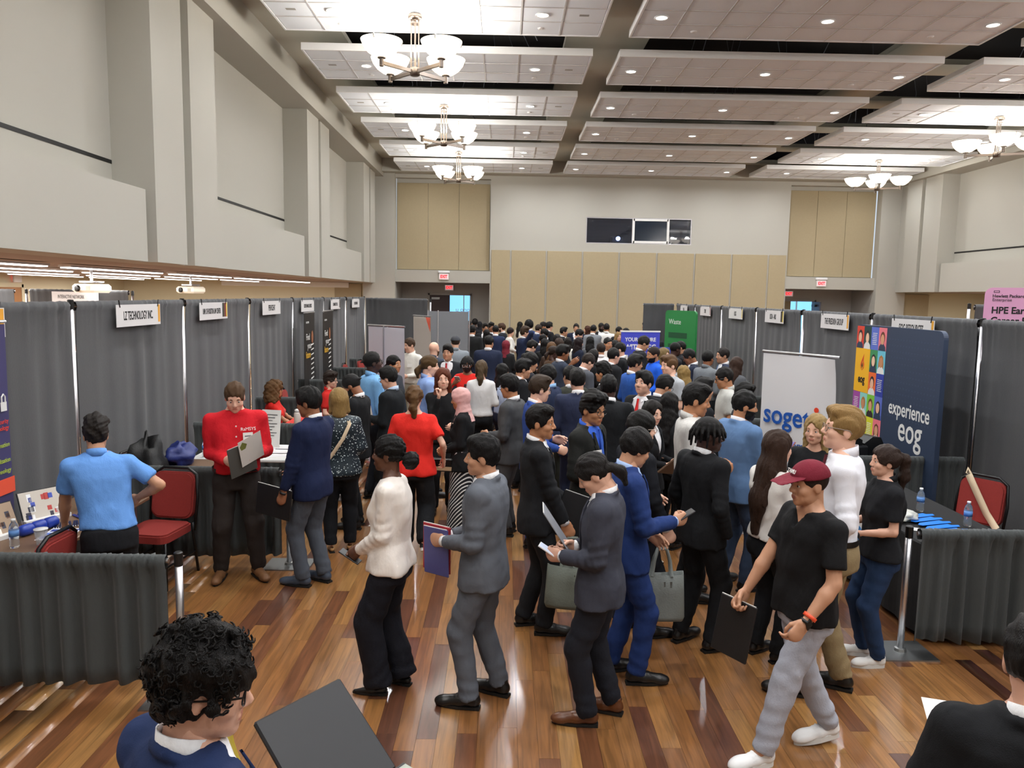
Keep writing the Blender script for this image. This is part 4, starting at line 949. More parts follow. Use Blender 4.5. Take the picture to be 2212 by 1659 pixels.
        for ax in range(3):
            A = [slice(None)]*3; B = [slice(None)]*3; A[ax] = slice(0, -1); B[ax] = slice(1, None)
            e = g[tuple(A)] != g[tuple(B)]; P = np.array(np.nonzero(e)).T
            u, v = (ax+1) % 3, (ax+2) % 3; P = P[(P[:, u] > 0) & (P[:, v] > 0) & (P[:, u] < d.shape[u]-1) & (P[:, v] < d.shape[v]-1)]
            if len(P) == 0: continue
            def cid(du, dv_): q = P.copy(); q[:, u] += du; q[:, v] += dv_; return ids[q[:, 0], q[:, 1], q[:, 2]]
            f = np.stack([cid(-1, -1), cid(0, -1), cid(0, 0), cid(-1, 0)], 1); ins = g[P[:, 0], P[:, 1], P[:, 2]]; f[~ins] = f[~ins][:, ::-1]; Fs.append(f)
        F = np.concatenate(Fs) if Fs else np.zeros((0, 4), int); F = F[(F >= 0).all(1)]
        return V.astype(f4), F
def xf(V, M):
    A = np.array(M, dtype=float); return V @ A[:3, :3].T+A[:3, 3]

# ---- heads (origin in the skull, facing +y) -----------------------------------
def head_field(g, sex):
    f = sex == 'f'; w_ = .94 if f else 1.
    g.ell((0, -.012, .022), (.076*w_+.002, .096, .088), .02)
    g.ell((0, .028, -.035), (.060*w_, .062, .080), .03)
    g.cone((-.018*w_, .034, -.080), (.018*w_, .034, -.080), .041, .041, .03)
    g.cone((0, .045, -.09), (0, .066, -.106), .030, .021 if f else .025, .02)
    g.cone((-.036, .068, .016), (.036, .068, .016), .014, .014, .02)
    for sx in (-1, 1):
        g.ell((sx*.033, .104, -.008), (.020, .020, .0125), .012, 1)
        g.ell((sx*.044, .056, -.040), (.022, .026, .022), .02)
        g.ell((sx*.075*w_, -.012, -.020), (.010, .022, .033), .006); g.ell((sx*.088*w_, -.008, -.014), (.006, .012, .02), .004, 1)
    if g.h < .0070:
        for sx in (-1, 1): g.cone((sx*.020, .0785, -.0005), (sx*.034, .0815, .0005), .0052, .0056, .004); g.cone((sx*.034, .0815, .0005), (sx*.047, .0725, -.003), .0056, .005, .004); g.cone((sx*.022, .0775, -.0175), (sx*.044, .0745, -.0175), .004, .004, .005)
    g.cone((0, .083, .004), (0, .106 if not f else .102, -.036), .009, .0125, .012)
    for sx in (-1, 1): g.ell((sx*.012, .094, -.044), (.0095, .012, .0085), .006)
    g.cone((-.016, .087, -.071), (.016, .087, -.071), .0078, .0078, .007); g.cone((-.014, .086, -.082), (.014, .086, -.082), .0085, .0085, .007)
    g.cone((-.03, .098, -.0765), (.03, .098, -.0765), .0022, .0022, .004, 1)
    g.cone((0, -.026, -.07), (0, -.030, -.140), .049 if f else .056, .048 if f else .055, .03)
HEADS = {}
def head_geo(sex, h):
    key = (sex, h)
    if key in HEADS: return HEADS[key]
    g = Grid((-.11, -.13, -.25), (.11, .13, .13), h); head_field(g, sex); V, F = g.mesh()
    c = V[F].mean(1); mi = np.zeros(len(F), int)
    mi[((c[:, 0]/.023)**2+((c[:, 2]+.0765)/.0115)**2 < 1) & (c[:, 1] > .07)] = 1
    Vs, Fs, Ms = [V], [F], [mi]; o = len(V)
    def extra(mb, m_):
        nonlocal o
        v = np.array(mb.v, f4); f = [q if len(q) == 4 else None for q in mb.f]
        q = np.array([q for q in mb.f if len(q) == 4]); Vs.append(v); Fs.append(q+o); Ms.append(np.full(len(q), m_)); o += len(v)
    for sx in (-1, 1):
        e = MB(); e.lathe([(.0115*math.sin(math.pi*i/8+.001), .0115*math.cos(math.pi*i/8)) for i in range(9)], 10, (sx*.032, .0745, -.009)); extra(e, 2)
        e = MB(); e.lathe([(.0055, .0102), (.0052, .0117), (.001, .0121)], 10, M=Matrix.Translation((sx*.032, .0745, -.009)) @ Matrix.Rotation(-math.pi/2, 4, 'X')); extra(e, 3)
        e = MB(); e.tube([(sx*.014, .0875, .012), (sx*.030, .0875, .0185), (sx*.05, .071, .012)], [.0035, .0042, .002], 6); extra(e, 4)
    HEADS[key] = (np.concatenate(Vs), np.concatenate(Fs), np.concatenate(Ms)); return HEADS[key]

# ---- hair ----------------------------------------------------------------------
HAIR = {}
def hair_mesh(style, h):
    key = (style, h)
    if key in HAIR: return HAIR[key]
    lo, hi = (-.16, -.24, -.19), (.16, .16, .22)
    if style in ('long', 'longwave'): lo = (-.2, -.24, -.52)
    if style == 'xlong': lo = (-.2, -.24, -.74)
    if style in ('pony_high', 'halfup', 'messybun'): lo = (-.18, -.27, -.36)
    if style == 'curlylong': lo, hi = (-.24, -.26, -.34), (.24, .17, .24)
    if style == 'hijab': lo, hi = (-.19, -.2, -.32), (.19, .17, .17)
    g = Grid(lo, hi, h); sd = sum(map(ord, style))
    top, side = {'short': (.015, .007), 'crop': (.026, .009), 'swept': (.022, .009), 'part': (.024, .014), 'fringe': (.022, .015), 'curly': (.046, .024), 'curlytop': (.048, .010), 'buzz': (.006, .004), 'long': (.020, .016), 'xlong': (.020, .016), 'longwave': (.022, .018),
                 'bob': (.026, .024), 'pony_low': (.014, .010), 'pony_high': (.018, .014), 'halfup': (.020, .016), 'puff': (.012, .009), 'messybun': (.018, .014), 'dreads': (.012, .008), 'corn': (.008, .006), 'curlylong': (.03, .03), 'hijab': (.022, .020), 'bigafro': (.05, .035), 'thin': (.010, .006)}[style]
    g.ell((0, -.014, .024), (.079+side, .099+side, .090+top), .0)
    if style in ('crop', 'swept', 'part'): g.ell((.012 if style != 'crop' else 0, .042, .092), (.066, .056, .036), .02)
    if style == 'swept': g.cone((-.05, .055, .085), (.04, .045, .10), .022, .026, .02)
    if style == 'curlytop': g.ell((0, .03, .10), (.085, .085, .05), .02)
    if style == 'hijab':
        g.cone((0, -.02, -.06), (0, -.02, -.16), .085, .085, .03); g.cone((0, -.02, -.16), (0, -.01, -.27), .09, .135, .03, c1=True)
        g.ell((0, .135, -.03), (.056, .10, .082), .01, 1); g.noise(.004, 30, 30, 60, 3)
    else:
        if style in ('fringe', 'bob', 'halfup') and style == 'fringe': g.ell((0, .125, -.062), (.070, .085, .105), .01, 1)
        elif style in ('curly', 'curlylong'): g.ell((0, .135, -.058), (.066, .095, .105), .01, 1)
        else: g.ell((0, .130, -.048), (.074, .095, .112), .008, 1)
        b0 = {'bob': -.20, 'long': -.6, 'xlong': -.8, 'longwave': -.6, 'curlylong': -.6}.get(style, -.040)
        if b0 == -.040:
            g.put(lo, hi, lambda X, Y, Z: (Z+.040-.48*Y)*.9+X*0, 0, 1)
        for sx in (-1, 1):
            if b0 == -.040 and style not in ('fringe',): g.ell((sx*.093, -.002, -.03), (.03, .03, .035), .004, 1)
    if style == 'xlong': g.cone((0, -.150, -.40), (0, -.165, -.64), .085, .045, .03, fl=1.9, fa=(0, 1, 0)); g.cone((0, -.095, -.18), (0, -.150, -.42), .1, .09, .03, fl=1.7, fa=(0, 1, 0))
    if style in ('long', 'longwave', 'xlong'):
        fa = (0, 1, 0)
        g.cone((0, -.055, 0), (0, -.075, -.18), .088, .098, .03, fl=1.5, fa=fa); g.cone((0, -.08, -.18), (0, -.125, -.42), .098, .065, .03, fl=1.8, fa=fa)
        for sx in (-1, 1): g.cone((sx*.068, -.005, .02), (sx*.088, -.01, -.20), .030, .030, .02); g.cone((sx*.088, -.01, -.20), (sx*.075, .02 if style == 'longwave' else -.03, -.36), .030, .018, .02)
        g.ell((0, .12, -.07), (.062, .085, .14), .01, 1)
    if style == 'bob':
        for sx in (-1, 1): g.cone((sx*.065, -.01, .02), (sx*.082, -.015, -.12), .036, .036, .02)
        g.cone((0, -.06, 0), (0, -.075, -.14), .085, .075, .03, fl=1.3, fa=(0, 1, 0)); g.ell((0, .125, -.06), (.066, .09, .13), .01, 1)
    if style == 'curlylong':
        for i in range(26):
            a = math.pi*(-.15+1.3*i/25); x, y = .12*math.cos(a), -.02-.10*math.sin(a); g.cone((x*.7, y*.8, .04), (x*1.25, y*1.1, -.13-.06*((i*7) % 5)/5), .045, .04, .02)
        g.ell((0, .13, -.05), (.062, .10, .13), .01, 1)
    if style == 'pony_low': g.ell((0, -.112, -.022), (.026, .02, .02), .01); g.cone((0, -.120, -.03), (0, -.150, -.085), .026, .036, .02); g.cone((0, -.150, -.085), (0, -.138, -.155), .036, .016, .02)
    if style == 'pony_high':
        g.cone((0, -.10, .05), (0, -.165, .02), .03, .036, .02); g.cone((0, -.165, .02), (0, -.17, -.13), .036, .042, .02); g.cone((0, -.17, -.13), (0, -.145, -.27), .042, .014, .02)
    if style == 'halfup':
        g.cone((0, -.105, -.01), (0, -.12, -.14), .045, .05, .02); g.cone((0, -.12, -.14), (0, -.115, -.29), .05, .022, .02)
        for sx in (-1, 1): g.cone((sx*.066, -.02, .02), (sx*.072, -.03, -.11), .026, .02, .02)
    if style == 'puff': g.ell((0, -.158, -.045), (.062, .056, .060), .01)
    if style == 'messybun': g.ell((0, -.098, .045), (.062, .05, .05), .02); g.cone((.01, -.12, .02), (0, -.135, -.10), .042, .045, .02); g.cone((0, -.135, -.10), (.01, -.125, -.22), .045, .02, .02)
    if style == 'dreads':
        for ring, (z0, r0, n_) in enumerate(((.10, .045, 9), (.075, .072, 15), (.045, .086, 18))):
            for i in range(n_):
                a = 2*math.pi*i/n_+ring*.3; cx, cy = math.cos(a), math.sin(a)*1.2-.0
                L = .075+.02*((i*5) % 3); y0 = cy*r0-.012
                g.cone((cx*r0, y0, z0), (cx*(r0+.022), y0+cy*.020, z0-L*.5), .0105, .0100, .003); g.cone((cx*(r0+.022), y0+cy*.020, z0-L*.5), (cx*(r0+.020), y0+cy*.022, z0-L*(1.15 if cy < .7 else .62)), .0100, .0085, .003)
    if style == 'corn':
        for i in range(7):
            x = -.06+.02*i; pts = []
            for q in range(7): t = math.pi*(.18+.78*q/6); pts.append((x*(1-.2*abs(q-3)/3), -.012+.100*math.cos(t)*math.sqrt(max(.05, 1-(x/.085)**2)), .024+.096*math.sin(t)*math.sqrt(max(.1, 1-(x/.085)**2))))
            for p, q in zip(pts[:-1], pts[1:]): g.cone(p, q, .009, .009, .003)
            g.cone(pts[-1], (pts[-1][0]*.6, pts[-1][1]-.035, pts[-1][2]-.025), .009, .006, .003)
    nz = {'curly': (.011, 75, 3), 'curlytop': (.0065, 85, 3), 'curlylong': (.014, 60, 3), 'puff': (.006, 110, 3), 'bigafro': (.006, 120, 3), 'messybun': (.008, 60, 3), 'longwave': (.006, 60, 2)}.get(style)
    if nz: g.noise(nz[0], nz[1], nz[1], nz[1], sd, 5)
    elif style not in ('buzz', 'hijab', 'corn', 'dreads'): g.noise(.0045, 150, 55, 60, sd, 5)
    V, F = g.mesh()
    if style == 'curly':                                        # loose curls standing off the surface
        rr = np.random.default_rng(5); cb = MB(); pick = rr.choice(len(V), 620, replace=False); c0 = np.array([0, -.014, .024])
        for p in V[pick]:
            if (p[1] > .085 and p[2] < .07) or (abs(p[0]) > .06 and abs(p[1]+.005) < .035 and p[2] < .012): continue
            n_ = p-c0; n_ /= np.linalg.norm(n_); a_ = np.cross(n_, rr.normal(size=3)); a_ /= np.linalg.norm(a_); b_ = np.cross(n_, a_); R_ = rr.uniform(.006, .012); L_ = rr.uniform(.006, .020); t0 = rr.random()*6.3
            cb.tube([tuple(p-n_*.006+n_*L_*q/6+a_*R_*(math.cos(t0+q*.95)-math.cos(t0))+b_*R_*(math.sin(t0+q*.95)-math.sin(t0))) for q in range(7)], [.0034, .0034, .0032, .003, .0026, .002, .001], 4, cap=False)
        F = np.concatenate([F, np.array(cb.f)+len(V)]); V = np.concatenate([V, np.array(cb.v)])
    HAIR[key] = mesh_np('hair', V, F, True); return HAIR[key]
def beard_mesh(sex, h):
    if ('beard', h) in HAIR: return HAIR['beard', h]
    g = Grid((-.11, -.06, -.16), (.11, .14, .0), h); head_field(g, 'm'); g.d -= .006
    X, Y, Z = g.ax[0][:, None, None], g.ax[1][None, :, None], g.ax[2][None, None, :]
    lim = np.maximum(Z+.055-.35*np.maximum(0, np.abs(X)-.035), -(Y-.002)+X*0); lim = np.maximum(lim, -.125-Z); g.d = np.maximum(g.d, lim.astype(f4))
    g.ell((0, .1, -.077), (.026, .03, .012), .004, 1); g.noise(.002, 200, 200, 200, 4); V, F = g.mesh(); HAIR['beard', h] = mesh_np('beard', V, F, True); return HAIR['beard', h]
# ---- hands: d distal, t thumb side, n palm normal --------------------------------
HAND = {}
def hand_geo(curl, h, spread=.0):
    key = (curl, h)
    if key in HAND: return HAND[key]
    g = Grid((-.06, -.075, -.06), (.22, .10, .10), h); k = .004
    g.cone((-.04, 0, 0), (.02, 0, 0), .026, .028, .01, fl=1.25, fa=(0, 0, 1))
    g.cone((.02, .006, 0), (.075, .008, 0), .036, .042, .015, fl=2.5, fa=(0, 0, 1)); g.cone((.02, -.008, .002), (.07, -.012, .002), .028, .030, .015, fl=1.9, fa=(0, 0, 1))
    for i, (t0, L) in enumerate(((.034, .95), (.0115, 1.05), (-.0115, .98), (-.033, .78))):
        p = np.array([.082-.004*abs(i-1), t0, 0.]); an = 0.; sp = (t0)*.9
        for q, (l, b) in enumerate(((.044, .9), (.027, 1.05), (.021, .7))):
            an += curl*b*(1+.08*i); dr = np.array([math.cos(an), sp*1.2*(1-curl*.6), math.sin(an)]); e = p+dr*l*L; r0 = .0096-.0011*q-(.001 if i == 3 else 0); g.cone(p, e, r0, r0-.0010, k); p = e
    c2 = min(curl, 1.); b = np.array([.012, .026, .006]); m = np.array([.046, .050-.012*c2, .018+.016*c2]); e = np.array([.080, .050-.022*c2, .026+.026*c2]); e2 = np.array([.100, .044-.036*c2, .030+.030*c2])
    g.cone(b, m, .017, .0125, .01); g.cone(m, e, .0122, .0105, .004); g.cone(e, e2, .0105, .0085, .004)
    HAND[key] = g.mesh(); return HAND[key]
# ---- shoes -------------------------------------------------------------------------
SHOE = {}
def shoe_mesh(kind, h):
    if (kind, h) in SHOE: return SHOE[kind, h]
    g = Grid((-.075, -.13, -.02), (.075, .23, .16), h)
    zs = .028 if kind == 'sneaker' else .016
    if kind == 'pump':
        g.cone((0, -.075, .045), (0, .02, .034), .030, .030, .02); g.cone((0, .02, .034), (0, .15, .022), .033, .014, .02); g.ell((0, -.02, .075), (.024, .075, .045), .01, 1)
    else:
        g.cone((0, -.07, .055), (0, .03, .050), .037, .040, .02); g.cone((0, .03, .050), (0, .13, .036), .041, .038, .02); g.ell((0, .150, .034), (.043, .055, .034), .02); g.cone((0, -.055, .06), (0, -.05, .115), .038, .040, .02, c1=True)
        if kind == 'sneaker': g.ell((0, .12, .05), (.046, .07, .038), .02); g.cone((0, -.06, .06), (0, -.06, .105), .042, .045, .02, c1=True)
        for q in range(4 if kind != 'loafer' else 1): g.cone((-.022, .035+.022*q, .092-.009*q), (.022, .035+.022*q, .092-.009*q), .005, .005, .004)
    g.put((-.1, -.2, -.1), (.1, .3, zs), lambda X, Y, Z: Z-zs+0*X+0*Y, 0, 1)
    V, F = g.mesh(); up = mesh_np('upper', V, F, True)
    n = 22; w_ = (.028, .031) if kind == 'pump' else (.036, .042); P = []
    for i in range(n):
        a = 2*math.pi*i/n; y = math.sin(a); x = math.cos(a)
        if y >= 0: P.append((x*w_[1]*(1-.25*y*y) if kind != 'pump' else x*w_[1]*(1-.8*y*y), .04+y*(.158 if kind != 'pump' else .128)))
        else: P.append((x*w_[0], -.06+y*.046))
    sm = MB(); sm.prism(P, .004 if kind != 'sneaker' else 0, zs+.006)
    if kind not in ('sneaker',): sm.prism([(x, y) for x, y in [(-.030, -.104), (.030, -.104), (.032, -.04), (-.032, -.04)]], 0, zs)
    SHOE[kind, h] = (up, sm.mesh('sole')); return SHOE[kind, h]
# ------------------------------------------------------------------ figure builder
SKIN = {'pale': '#e6b59c', 'fair': '#d3a38b', 'mid': '#bd8c6e', 'tan': '#b57e5a', 'brown': '#8f5d40', 'dark': '#5d3a28', 'deep': '#412820'}
def skin_mats(k):
    c = SKIN[k]; l = lin(c)
    return [mat('skin '+k, c, .48, bump=.05, bscale=300, var=.05, vscale=14), mat('lip '+k, tuple(max(0, v) for v in ((int(c[1:3], 16)/255)*.90, (int(c[3:5], 16)/255)*.76, (int(c[5:7], 16)/255)*.76)), .4),
            mat('eye white', (.86, .84, .82), .25), mat('iris dark', (.06, .035, .025), .2)]
def hair_mat(c):
    k = .62 if sum(int(c[i:i+2], 16) for i in (1, 3, 5)) < 90 else .88
    return mat('hair '+c, tuple(int(c[i:i+2], 16)/255*k for i in (1, 3, 5)), .5, bump=.7, bscale=130, var=.3, vscale=60, stretch=(3, 3, .35), spec=.25)
def cloth_mat(c, kind='wool'):
    if kind == 'sequin':
        if 'sequin' in MATS: return MATS['sequin']
        m = mat('sequin', c, .5); nt = m.node_tree; b = nt.nodes['Principled BSDF']; v = nt.nodes.new('ShaderNodeTexVoronoi'); v.inputs['Scale'].default_value = 48; tc = nt.nodes.new('ShaderNodeTexCoord'); nt.links.new(tc.outputs['Object'], v.inputs['Vector'])
        cr = nt.nodes.new('ShaderNodeValToRGB'); cr.color_ramp.elements[0].position = .16; cr.color_ramp.elements[0].color = (.75, .85, .85, 1); cr.color_ramp.elements[1].position = .30; cr.color_ramp.elements[1].color = (*lin(c), 1)  # pale dot centres: sequin sparkle put into the base colour
        nt.links.new(v.outputs['Distance'], cr.inputs[0]); nt.links.new(cr.outputs[0], b.inputs['Base Color']); return m
    if kind == 'stripe':
        if 'stripe' in MATS: return MATS['stripe']
        m = mat('stripe', c, .8); nt = m.node_tree; b = nt.nodes['Principled BSDF']; v = nt.nodes.new('ShaderNodeTexWave'); v.inputs['Scale'].default_value = 14; v.bands_direction = 'DIAGONAL'; tc = nt.nodes.new('ShaderNodeTexCoord'); nt.links.new(tc.outputs['Object'], v.inputs['Vector'])
        cr = nt.nodes.new('ShaderNodeValToRGB'); cr.color_ramp.interpolation = 'CONSTANT'; cr.color_ramp.elements[0].color = (*lin(c), 1); cr.color_ramp.elements[1].position = .72; cr.color_ramp.elements[1].color = (.75, .75, .73, 1)
        nt.links.new(v.outputs['Fac'], cr.inputs[0]); nt.links.new(cr.outputs[0], b.inputs['Base Color']); return m
    return mat(kind+' '+c, c, {'wool': .85, 'cotton': .8, 'denim': .9, 'satin': .45, 'leather': .35}[kind], bump=.22, bscale={'wool': 420, 'cotton': 160, 'denim': 500, 'satin': 60, 'leather': 200}[kind], var=.07, vscale=9, spec=.25, wrinkle=.34, stretch=(1, 1, .6))
TM = dict(z=[.70, .80, .88, .95, 1.05, 1.15, 1.25, 1.33, 1.40, 1.445, 1.48, 1.52], a=[.186, .186, .184, .178, .166, .168, .182, .194, .188, .155, .095, .06], b=[.128, .130, .130, .124, .114, .113, .120, .120, .108, .090, .074, .06])
TF = dict(z=TM['z'], a=[.184, .186, .182, .168, .140, .142, .154, .163, .158, .130, .080, .052], b=[.126, .130, .126, .116, .100, .106, .126, .124, .102, .082, .066, .052])
POSE = {'down': (.255, .03, .86), 'front': (.12, .215, 1.10), 'low': (.05, .18, .95), 'phone': (.10, .24, 1.18), 'chest': (.06, .24, 1.22), 'chin': (.04, .17, 1.45), 'back': (.10, -.17, .95), 'pocket': (.23, .04, .90), 'folder': (.15, .18, 1.05), 'hip': (.22, .12, .98)}
PEOPLE = []
def ik(a, b, l1, l2, pole):
    a, b, pole = np.array(a, float), np.array(b, float), np.array(pole, float); d = b-a; L = np.linalg.norm(d); u = d/max(L, 1e-6)
    if L > (l1+l2)*.999: b = a+u*(l1+l2)*.999; L = (l1+l2)*.999
    x = (l1*l1-l2*l2+L*L)/(2*L); hh = math.sqrt(max(0, l1*l1-x*x)); p = pole-u*(pole@u); p /= max(np.linalg.norm(p), 1e-6)
    return a+u*x+p*hh, b
def person(label, at, h, face, sex='m', skin='fair', hair=('short', '#1c1614'), top='suit', tc='#17181b', bc=None, shirt='#e8e8ea', head=(0, 0, 0), R='down', L='down', feet=None, lean=0., side=0., w=1., belly=0., shoes=('dress', '#141212'), bottom='trousers',
           tie=None, glasses=None, beard=None, handR=.55, handL=.55, tR=None, tL=None, poleR=None, poleL=None, det=None, sit=False, group=None, cap=None, hem=None, mask=False, tk='wool', bk='wool', badge=None, collar=None, wide=0., footrot=None, lift=None, skirt_z=.55, watch=None):
    if at[0] > 60 or len(at) == 3: x, y = at_z(at[0], at[1], h if len(at) == 2 else at[2])
    else: x, y = at
    dist = math.hypot(x, y); s = h/1.75 if not sit else (h+.41)/1.75
    if det is None: det = min(max(dist*.0027, .0118), .034)
    hd = .0062 if dist < 6.6 else (.009 if dist < 11 else .0135)
    bc = bc or tc; T = TM if sex == 'm' else TF; P = thing('person', label, 'person', (x, y, 0), -math.radians(face), group)
    hz = .93 if not sit else .50; dz = hz-.93; tl, ts = math.tan(math.radians(lean)), math.tan(math.radians(side))
    up = lambda p: np.array([p[0]+ts*(p[2]-.93), p[1]+tl*(p[2]-.93), p[2]+dz])
    z = np.array(T['z']); A = np.array(T['a'])*w; B = np.array(T['b'])*(.5+.5*w); CY = np.zeros(len(z)); B = B+belly*np.exp(-((z-1.08)/.16)**2); CY = CY+belly*.8*np.exp(-((z-1.08)/.16)**2)
    CX = ts*(z-.93); CY = CY+tl*(z-.93)-.018*np.clip((z-1.2)/.25, 0, 1)*(z < 1.47); zz = z+dz
    sw = (.180 if sex == 'm' else .152)*(.35+.65*w); sh = {k: up((sg*sw, -.015, 1.405)) for k, sg in (('R', 1), ('L', -1))}
    wr, el = {}, {}
    for k, sg, ps, pl in (('R', 1, R, poleR), ('L', -1, L, poleL)):
        t = POSE[ps] if isinstance(ps, str) else ps
        tgt = up((sg*t[0] if isinstance(ps, str) else t[0], t[1], t[2])); pole = pl or (sg*.55, -1., -.35)
        if isinstance(ps, str) and ps in ('down', 'pocket'): tgt = tgt+np.array([sg*(w-1)*.15, 0, 0]); tgt[1] -= tl*(t[2]-.93)*.0
        el[k], wr[k] = ik(sh[k], tgt, .285, .255, pole)
    hipx = .088*(.6+.4*w); ft = feet or ((-.095, -.01), (.105, .03)); hip, knee, ank = {}, {}, {}
    for i, (k, sg) in enumerate((('L', -1), ('R', 1))):
        hip[k] = np.array([sg*hipx, 0, hz-.03]); fz = (lift or (0, 0))[i]
        if sit: knee[k] = np.array([sg*.11, .40, .52]); ank[k] = np.array([sg*.12, .42, .09])
        else: knee[k], ank[k] = ik(hip[k], (ft[i][0], ft[i][1], .09+fz), .415, .42, (sg*.08, 1, 0))
    hm = Matrix.Translation(up((0, -.005, 1.535))) @ Matrix.Rotation(-math.radians(head[0]), 4, 'Z') @ Matrix.Rotation(-math.radians(head[1]), 4, 'X') @ Matrix.Rotation(math.radians(head[2]), 4, 'Y') @ Matrix.Translation((0, .022, .098)) @ Matrix.Scale(.97 if sex == 'f' else 1., 4)
    SC = Matrix.Scale(s, 4)
    def child(name, V, F, m, par=P, mi=None): return ob(name, mesh_np(name, np.asarray(V)*s, F, True, mi), m, par)
    # ---- body: one skin surface
    Vs, Fs, Ms, o = [], [], [], 0
    def app(V, F, mi=0):
        nonlocal o
        Vs.append(V); Fs.append(F+o); Ms.append(np.full(len(F), mi) if np.isscalar(mi) else mi); o += len(V)
    short = top in ('polo', 'tee', 'sleeveless'); hb = max(det*2.4, .036 if dist < 10 else .05) if not short else max(det*1.35, .018)
    allp = np.array([*wr.values(), *el.values(), *sh.values(), *knee.values(), *ank.values(), up((0, 0, 1.5))]); lo, hi = allp.min(0)-.16, allp.max(0)+.16
    lo[2] = max(lo[2], -.02)
    g = Grid(lo, hi, hb); g.loft(zz, A*.80, B*.76, CX, CY, .02, z0=hz-.12)
    g.cone(up((0, -.02, 1.42)), up((0, -.006, 1.545)), .064, .049 if sex == 'm' else .043, .03)
    for k, sg in (('R', 1), ('L', -1)):
        q = 1. if sex == 'm' else .84
        g.cone(up((sg*.06, -.01, 1.43)), sh[k], .05*q, .052*q, .03); g.cone(sh[k], el[k], .050*q, .040*q, .02); m_ = el[k]+(wr[k]-el[k])*.3; g.cone(el[k], m_, .040*q, .042*q, .015); g.cone(m_, wr[k], .042*q, .026*q, .015)
        g.cone(hip[k], knee[k], .066, .046, .02); m_ = knee[k]+(ank[k]-knee[k])*.3; g.cone(knee[k], m_, .045, .050, .015); g.cone(m_, ank[k], .050, .032, .015); g.cone(ank[k], ank[k]+np.array([0, .06, -.05]), .034, .03, .015)
    app(*g.mesh())
    hV, hF, hM = head_geo(sex, hd); app(xf(hV, hm), hF, hM)
    for k, sg, cu, tt in (('R', 1, handR, tR), ('L', -1, handL, tL)):
        if (R if k == 'R' else L) == 'pocket': continue
        V, F = hand_geo(cu, .0048 if dist < 6.6 else (.0085 if dist < 11 else .011)); d = wr[k]-el[k]; d /= np.linalg.norm(d); t = np.array(tt if tt is not None else ((0, 1, 0) if abs(d[2]) > .75 else (0, 0, 1)), float); t -= d*(t@d); t /= np.linalg.norm(t); n = np.cross(d, t)*(-sg)
        Mh = np.stack([d, t, n], 1)*(1. if sex == 'm' else .9); V2 = V @ Mh.T+wr[k]+d*.012; app(V2, F if sg == -1 else F[:, ::-1])
    hc = hair[1] if hair else '#3a2a20'
    sm = skin_mats(skin)+[hair_mat(hc)]
    body = child('body', np.concatenate(Vs), np.concatenate(Fs), sm, mi=np.concatenate(Ms))
    hml = SC @ hm
    if hair and hair[0] not in ('bald',):
        if hair[0] == 'hijab': hm_ = cloth_mat(hair[1], 'cotton'); nm = 'headscarf'
        else: hm_ = hair_mat(hair[1]); nm = 'hair'
        st = hair[0] if not cap else 'buzz'
        ho = ob(nm, hair_mesh(st, .0065 if dist < 7 else (.010 if dist < 12 else .015)), hm_, P); ho.matrix_local = hml
    if beard: bo = ob('beard', beard_mesh('m', .006 if dist < 9 else .009), hair_mat(beard), P); bo.matrix_local = hml
    if cap:
        key = 'capmesh'
        if key not in HAIR:
            g = Grid((-.13, -.15, -.06), (.13, .14, .16), .006); g.ell((0, -.012, .030), (.094, .114, .098), 0); g.put((-.2, -.2, -.2), (.2, .2, .2), lambda X, Y, Z: Z-.028+.16*Y*0+X*0+.05*Y, 0, 1); HAIR[key] = mesh_np('cap', *g.mesh(), True)
            g = Grid((-.12, .0, -.05), (.12, .25, .10), .005); g.cone((-.035, .09, .038), (-.035, .175, .020), .052, .035, .01, fl=7, fa=(0, .2, .98)); g.cone((.035, .09, .038), (.035, .175, .020), .052, .035, .01, fl=7, fa=(0, .2, .98)); HAIR['brim'] = mesh_np('brim', *g.mesh(), True)
        co = ob('cap', HAIR[key], cloth_mat(cap[0], 'cotton'), P); co.matrix_local = hml; ob('brim', HAIR['brim'], cloth_mat(cap[0], 'cotton'), co)
        if len(cap) > 1: lettering(cap[1], M_white, co, face_to((0, .103, .072), (-1, 0, 0), (0, -.3, .95)), .032, .9, .001)
    if mask:
        g = Grid((-.1, -.02, -.14), (.1, .15, .0), .006); head_field(g, sex); g.d -= .007; X, Y, Z = g.ax[0][:, None, None], g.ax[1][None, :, None], g.ax[2][None, None, :]
        g.d = np.maximum(g.d, np.maximum(np.maximum(Z+.028+.3*np.abs(X), -.128-Z), .02-Y).astype(f4)); mo = ob('face_mask', mesh_np('face_mask', *g.mesh(), True), M_dark, P); mo.matrix_local = hml
    if glasses:
        gl = MB()
        for sx in (-1, 1):
            gl.tube([(sx*.034+.0245*math.cos(2*math.pi*q/14), .1005-.004*abs(math.cos(2*math.pi*q/14)), -.010+.020*math.sin(2*math.pi*q/14)) for q in range(15)], .0024, 5)
            gl.tube([(sx*.058, .096, -.002), (sx*.078, .06, 0), (sx*.084, -.02, -.004), (sx*.082, -.035, -.02)], .0026, 5)
        gl.tube([(-.010, .102, -.004), (0, .106, 0), (.010, .102, -.004)], .0024, 5)
        go = gl.build('glasses', mat('spectacle '+glasses, glasses, .3), P); go.matrix_local = hml
    # ---- lower garment
    le = cloth_mat(bc, bk)
    pts = np.array([*hip.values(), *knee.values(), *ank.values()]); lo, hi = pts.min(0)-.17-wide, pts.max(0)+.17+wide; lo[2] = max(.0, lo[2]); hi[2] = hz+.16
    g = Grid(lo, hi, det*(1.15 if dist < 8 else 1.7)); wz = 1.0 if top not in ('tee', 'polo', 'blouse') else .98
    tz = np.array([.70, .78, .86, .95, 1.02, 1.08])+dz; q = (1. if sex == 'm' else .985)*(.4+.6*w)
